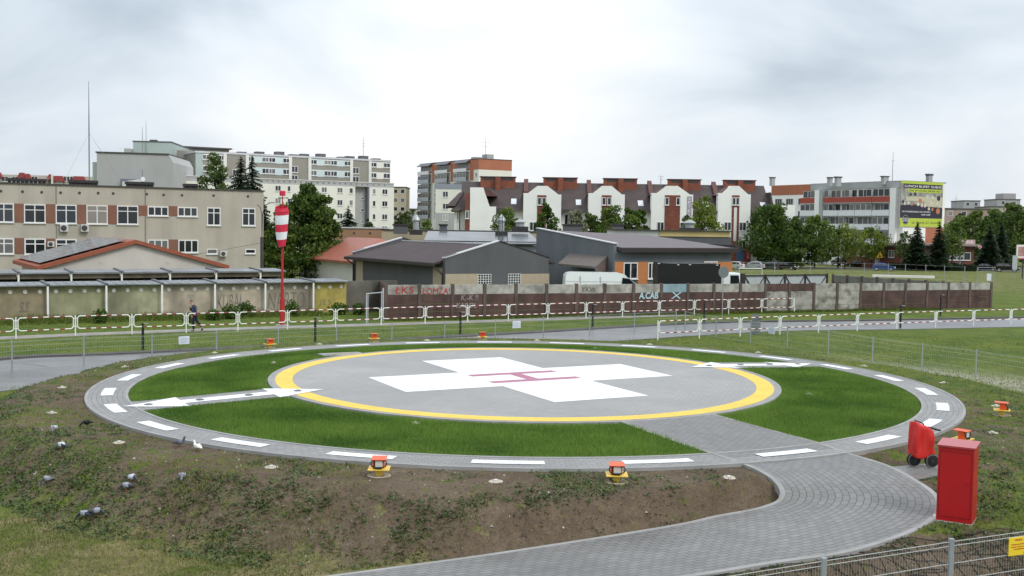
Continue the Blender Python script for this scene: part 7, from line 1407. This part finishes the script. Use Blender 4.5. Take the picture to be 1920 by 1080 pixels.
n = 330000; r_ = np.sqrt(rng.uniform(7.70**2, 11.41**2, n)); a = rng.uniform(0, 2*math.pi, n); x, y = CX+r_*np.cos(a), CY+r_*np.sin(a)
keep = ~in_path(x, y) & ~in_spoke(x, y) & (np.hypot(x-DX, y-DY) > 7.69); k2 = rng.uniform(0, 1, n) < np.where(y > CY+2, .55, 1); keep &= k2; x, y = x[keep], y[keep]
f = fbm(x, y, 1.6, 3); ed = np.clip((np.minimum(np.hypot(x-CX, y-CY)-7.66, 11.43-np.hypot(x-CX, y-CY)))/.5, 0, 1); z = padz(x, y)-.03
hh = (.055+.075*f)*rng.uniform(.6, 1.25, len(x))*(.55+.45*ed)*np.where(y > CY, 1.05, 1); tn = np.clip(f*1.5-.5+rng.uniform(0, .5, len(x))+.25*(1-ed), 0, 1)
tag(blades('lawn_grass', x, y, z, hh, rng.uniform(.012, .022, len(x)), GL, tn, rng), 'short dark green grass filling the lawn ring of the helipad', 'grass', None, 'stuff')
sel = (rng.uniform(0, 1, len(x)) < .012+.10*(1-ed)**2*(fbm(x, y, 1.0, 77) > .42)+.05*(fbm(x, y, .9, 55) > .66)); tag(blades('lawn_straw', x[sel], y[sel], z[sel], hh[sel]*1.05, rng.uniform(.014, .024, sel.sum()), DRYG, rng.uniform(0, .8, sel.sum()), rng), 'dry yellowed blades along the edges of the lawn', 'grass', None, 'stuff')
# grass around the mound and beyond
def free(x, y):
    r_ = np.hypot(x-CX, y-CY); return (r_ > 12.6) & ~((np.abs(x) < 16) & in_path_w(x, y))
def in_path_w(x, y):
    o = np.zeros(len(x), bool)
    for k in range(0, len(x), 40000):
        sl_ = slice(k, k+40000); d2 = (x[sl_, None]-PMID[None, :, 0])**2+(y[sl_, None]-PMID[None, :, 1])**2; i = d2.argmin(1); o[sl_] = np.sqrt(d2[np.arange(len(i)), i]) < PMID[i, 3]+.12
    return o
FAR = np.array([[p.x, p.y] for p in far_]); 
def off_road(x, y):
    yr = np.interp(x, FAR[:, 0], FAR[:, 1]); return (y < yr-6.6) | (y > yr+.7)
FPA = np.array([[p.x, p.y] for p in fp])
def off_foot(x, y): yr = np.interp(x, FPA[:, 0], FPA[:, 1]); return (y < yr-.05) | (y > yr+1.85) | (x > FPA[-1, 0])
def scatter(n, x0, x1, y0, y1, rng):
    u = rng.uniform(0, 1, n); y = 1/(1/y0+(1/y1-1/y0)*u); x = rng.uniform(-1, 1, n)*(.50*y+1.0); k = (x > x0) & (x < x1); return x[k], y[k]
x, y = scatter(230000, -40, 40, 15, 64, rng); so_, dr_, st_ = zones(x, y); f = fbm(x, y, 1.3, 9)
keep = free(x, y) & off_road(x, y) & off_foot(x, y) & (f+.22*rng.normal(size=len(x))*.6 > .30+.44*so_-.08*((x < -3) & (y < 19))); x, y, so_, dr_, st_, f = (q[keep] for q in (x, y, so_, dr_, st_, f)); z = H(x, y)-.01
far2 = np.clip((y-30)/30, 0, 1); hh = rng.uniform(.035, .085, len(x))*(1+.5*far2)*(.8+.5*f); isd = rng.uniform(0, 1, len(x)) < np.clip(dr_*.8+st_*1.3-.08, 0, .95); tn = np.clip(fbm(x, y, 2.5, 14)*1.2-.3+rng.uniform(0, .6, len(x)), 0, 1); ww = rng.uniform(.012, .026, len(x))*(1+1.2*far2)
for nm, s_, m, lb in (('meadow_grass', ~isd, GO, 'rough green grass around the mound'), ('dry_grass', isd, DRYG, 'dry pale grass patches around the mound')): tag(blades(nm, x[s_], y[s_], z[s_], hh[s_], ww[s_], m, tn[s_], rng), lb, 'grass', None, 'stuff')
# tall weeds and shrubs along the foot of the walls
L_ = 30000; tpar = rng.uniform(-6, 70, L_); side = rng.uniform(0, 1, L_)**1.6
gx_, gy_ = GF.O.x+GF.c*tpar, GF.O.y+GF.s*tpar; wx_ = np.where(tpar > 24, A0.x+(tpar-24)*WF.c, gx_); wy_2 = np.where(tpar > 24, A0.y+(tpar-24)*WF.s, gy_); off = .15+side*np.where(tpar > 24, .7, 2.4); x = wx_+.517*off; y = wy_2-.856*off
hh = rng.uniform(.15, .55, L_)*(1-.5*side)*np.where(tpar > 24, .55, 1.0)*(.5+fbm(x, y, 2.0, 31)); z = H(x, y)-.02
tag(blades('wall_weeds', x, y, z, hh, rng.uniform(.03, .07, L_), GO, np.clip(rng.uniform(-.2, .8, L_), 0, 1), rng), 'tall rough grass along the foot of the walls', 'grass', None, 'stuff')
for i, (px, py, w_, h_, nm) in enumerate([(188,606,26,.8,'low dark shrub at the garage wall, leftmost'),(432,598,32,.85,'dark shrub at the wall by the graffiti'),(462,594,34,.9,'wide dark shrub left of the windsock foot'),(548,593,24,1.0,'shrub just right of the windsock pole'),(634,590,40,.75,'low shrub row at the yellow wall bay'),(672,590,26,.7,'low shrub beside the steel frame'),(400,600,24,.6,'small shrub below the pale scribble'),(352,604,20,.5,'small shrub behind the walking person')]):
    p = atz(px, py, 0); W_ = w_/FOC*p.y/2; n = 420; v = rng.normal(size=(n, 3)); v /= np.linalg.norm(v, axis=1)[:, None]; c = v*np.array([W_, .5, h_*.6])*rng.uniform(.3, 1.1, n)[:, None]+np.array([0, 0, h_*.5]); c[:, 2] = np.maximum(c[:, 2], .03); t = T('shrub', nm, 'shrub', p, UANG, 'shrubs along the garage wall'); bulk('foliage', leaves(c, np.full(n, .17), rng), 4, LF['dark'], rng.uniform(0, 1, n), t); mb = MB(); [mb.tube([(0,0,-.05),(q*W_*.6,.05*k,h_*.7)], [.02,.008], 4) for k, q in enumerate((-1,-.3,.4,1))]; mb.build('stem', BARK, t)
# broad leaved weeds on the bare soil
x, y = scatter(60000, -22, 24, 15, 52, rng); so_, dr_, st_ = zones(x, y); r0_ = np.hypot(x-CX, y-CY); f = fbm(x, y, 1.1, 41); slope_ = sstep(13.9, 14.6, r0_)*(1-sstep(17.5, 19, r0_))
keep = free(x, y) & (so_ > .22) & (f+.30*(rng.uniform(0, 1, len(x))-.5) > .69-.11*slope_-.15*slope_*sstep(2, -6, x)-.05*sstep(-4, -10, x)) & (rng.uniform(0, 1, len(x)) < .7); x, y = x[keep], y[keep]; V, TN = [], []
for k in range(7):
    a = rng.uniform(0, 2*math.pi, len(x)); L = rng.uniform(.03, .085, len(x)); px_, py_ = x+rng.normal(size=len(x))*.07, y+rng.normal(size=len(x))*.07; z = H(px_, py_); d = np.stack([np.cos(a), np.sin(a), rng.uniform(.25, 1.1, len(x))], 1); s = np.stack([-np.sin(a), np.cos(a), np.zeros(len(x))], 1)*(L*.26)[:, None]; c = np.stack([px_, py_, z], 1); V.append(np.stack([c, c+d*(L*.5)[:, None]+s, c+d*L[:, None]*np.array([1, 1, .75]), c+d*(L*.5)[:, None]-s], 1)); TN.append(rng.uniform(0, 1, len(x)))
tag(bulk('weeds', np.concatenate(V).reshape(-1, 3), 4, WD, np.concatenate(TN)), 'broad leaved weeds on the bare soil of the mound', 'weeds', None, 'stuff')
# pebbles and clods
x, y = scatter(15000, -20, 22, 15, 42, rng); so_, _, _ = zones(x, y); keep = free(x, y) & (so_ > .3); x, y = x[keep], y[keep]; n = len(x); s = rng.gamma(1.6, .006, n)+.006; z = H(x, y); c = np.stack([x, y, z+s*.3], 1); tetra = np.array([[-1,-.6,-.5],[1,-.5,-.5],[0,1,-.5],[.1,.05,.8]]); rot = rng.uniform(0, 6.28, n); V = []
for f_ in ((0,1,3),(1,2,3),(2,0,3)):
    q = []
    for i in f_: p_ = tetra[i]; q.append(c+np.stack([p_[0]*np.cos(rot)-p_[1]*np.sin(rot), p_[0]*np.sin(rot)+p_[1]*np.cos(rot), np.full(n, p_[2]*.8)], 1)*s[:, None])
    V.append(np.stack(q, 1))
light = rng.uniform(0, 1, n) < .14; V = np.stack(V, 1); tn = np.repeat(np.where(light, rng.uniform(.5, 1, n), rng.uniform(0, .25, n)), 3)
tag(bulk('pebbles', V.reshape(-1, 3), 3, leafmat('pebble', (.05,.038,.028), (.50,.47,.42), .9, 0), tn), 'small stones and clods scattered on the soil', 'stones', None, 'stuff')

# black erosion net on the bank behind the near fence
nm_ = MB()
for k in range(26):
    pts_ = []
    for j in range(40):
        u_ = j/39; X_ = 2.4+9.5*u_; Y_ = 17.55+.30*(X_-5)-.085*k*1.0+.05*math.sin(X_*3.1+k*1.7)+.03*math.sin(X_*7.7+k); pts_.append((X_, Y_, Hs(X_, Y_)+.012+.01*math.sin(X_*5+k)))
    nm_.tube(pts_, .007, 3)
for k in range(40):
    X0_ = 2.6+9.0*k/39; pts_ = [(X0_+.12*v+.03*math.sin(v*9+k), 17.5+.30*(X0_-5)-.16*v*1.0, 0) for v in np.linspace(0, 13, 22)]; nm_.tube([(a_, b_, Hs(a_, b_)+.014) for a_, b_, _ in pts_], .006, 3)
tag(nm_.build('erosion_net', mat('net_black', (.012,.012,.012), .8)), 'black erosion net strands on the soil bank behind the near fence', 'net', None, 'stuff')
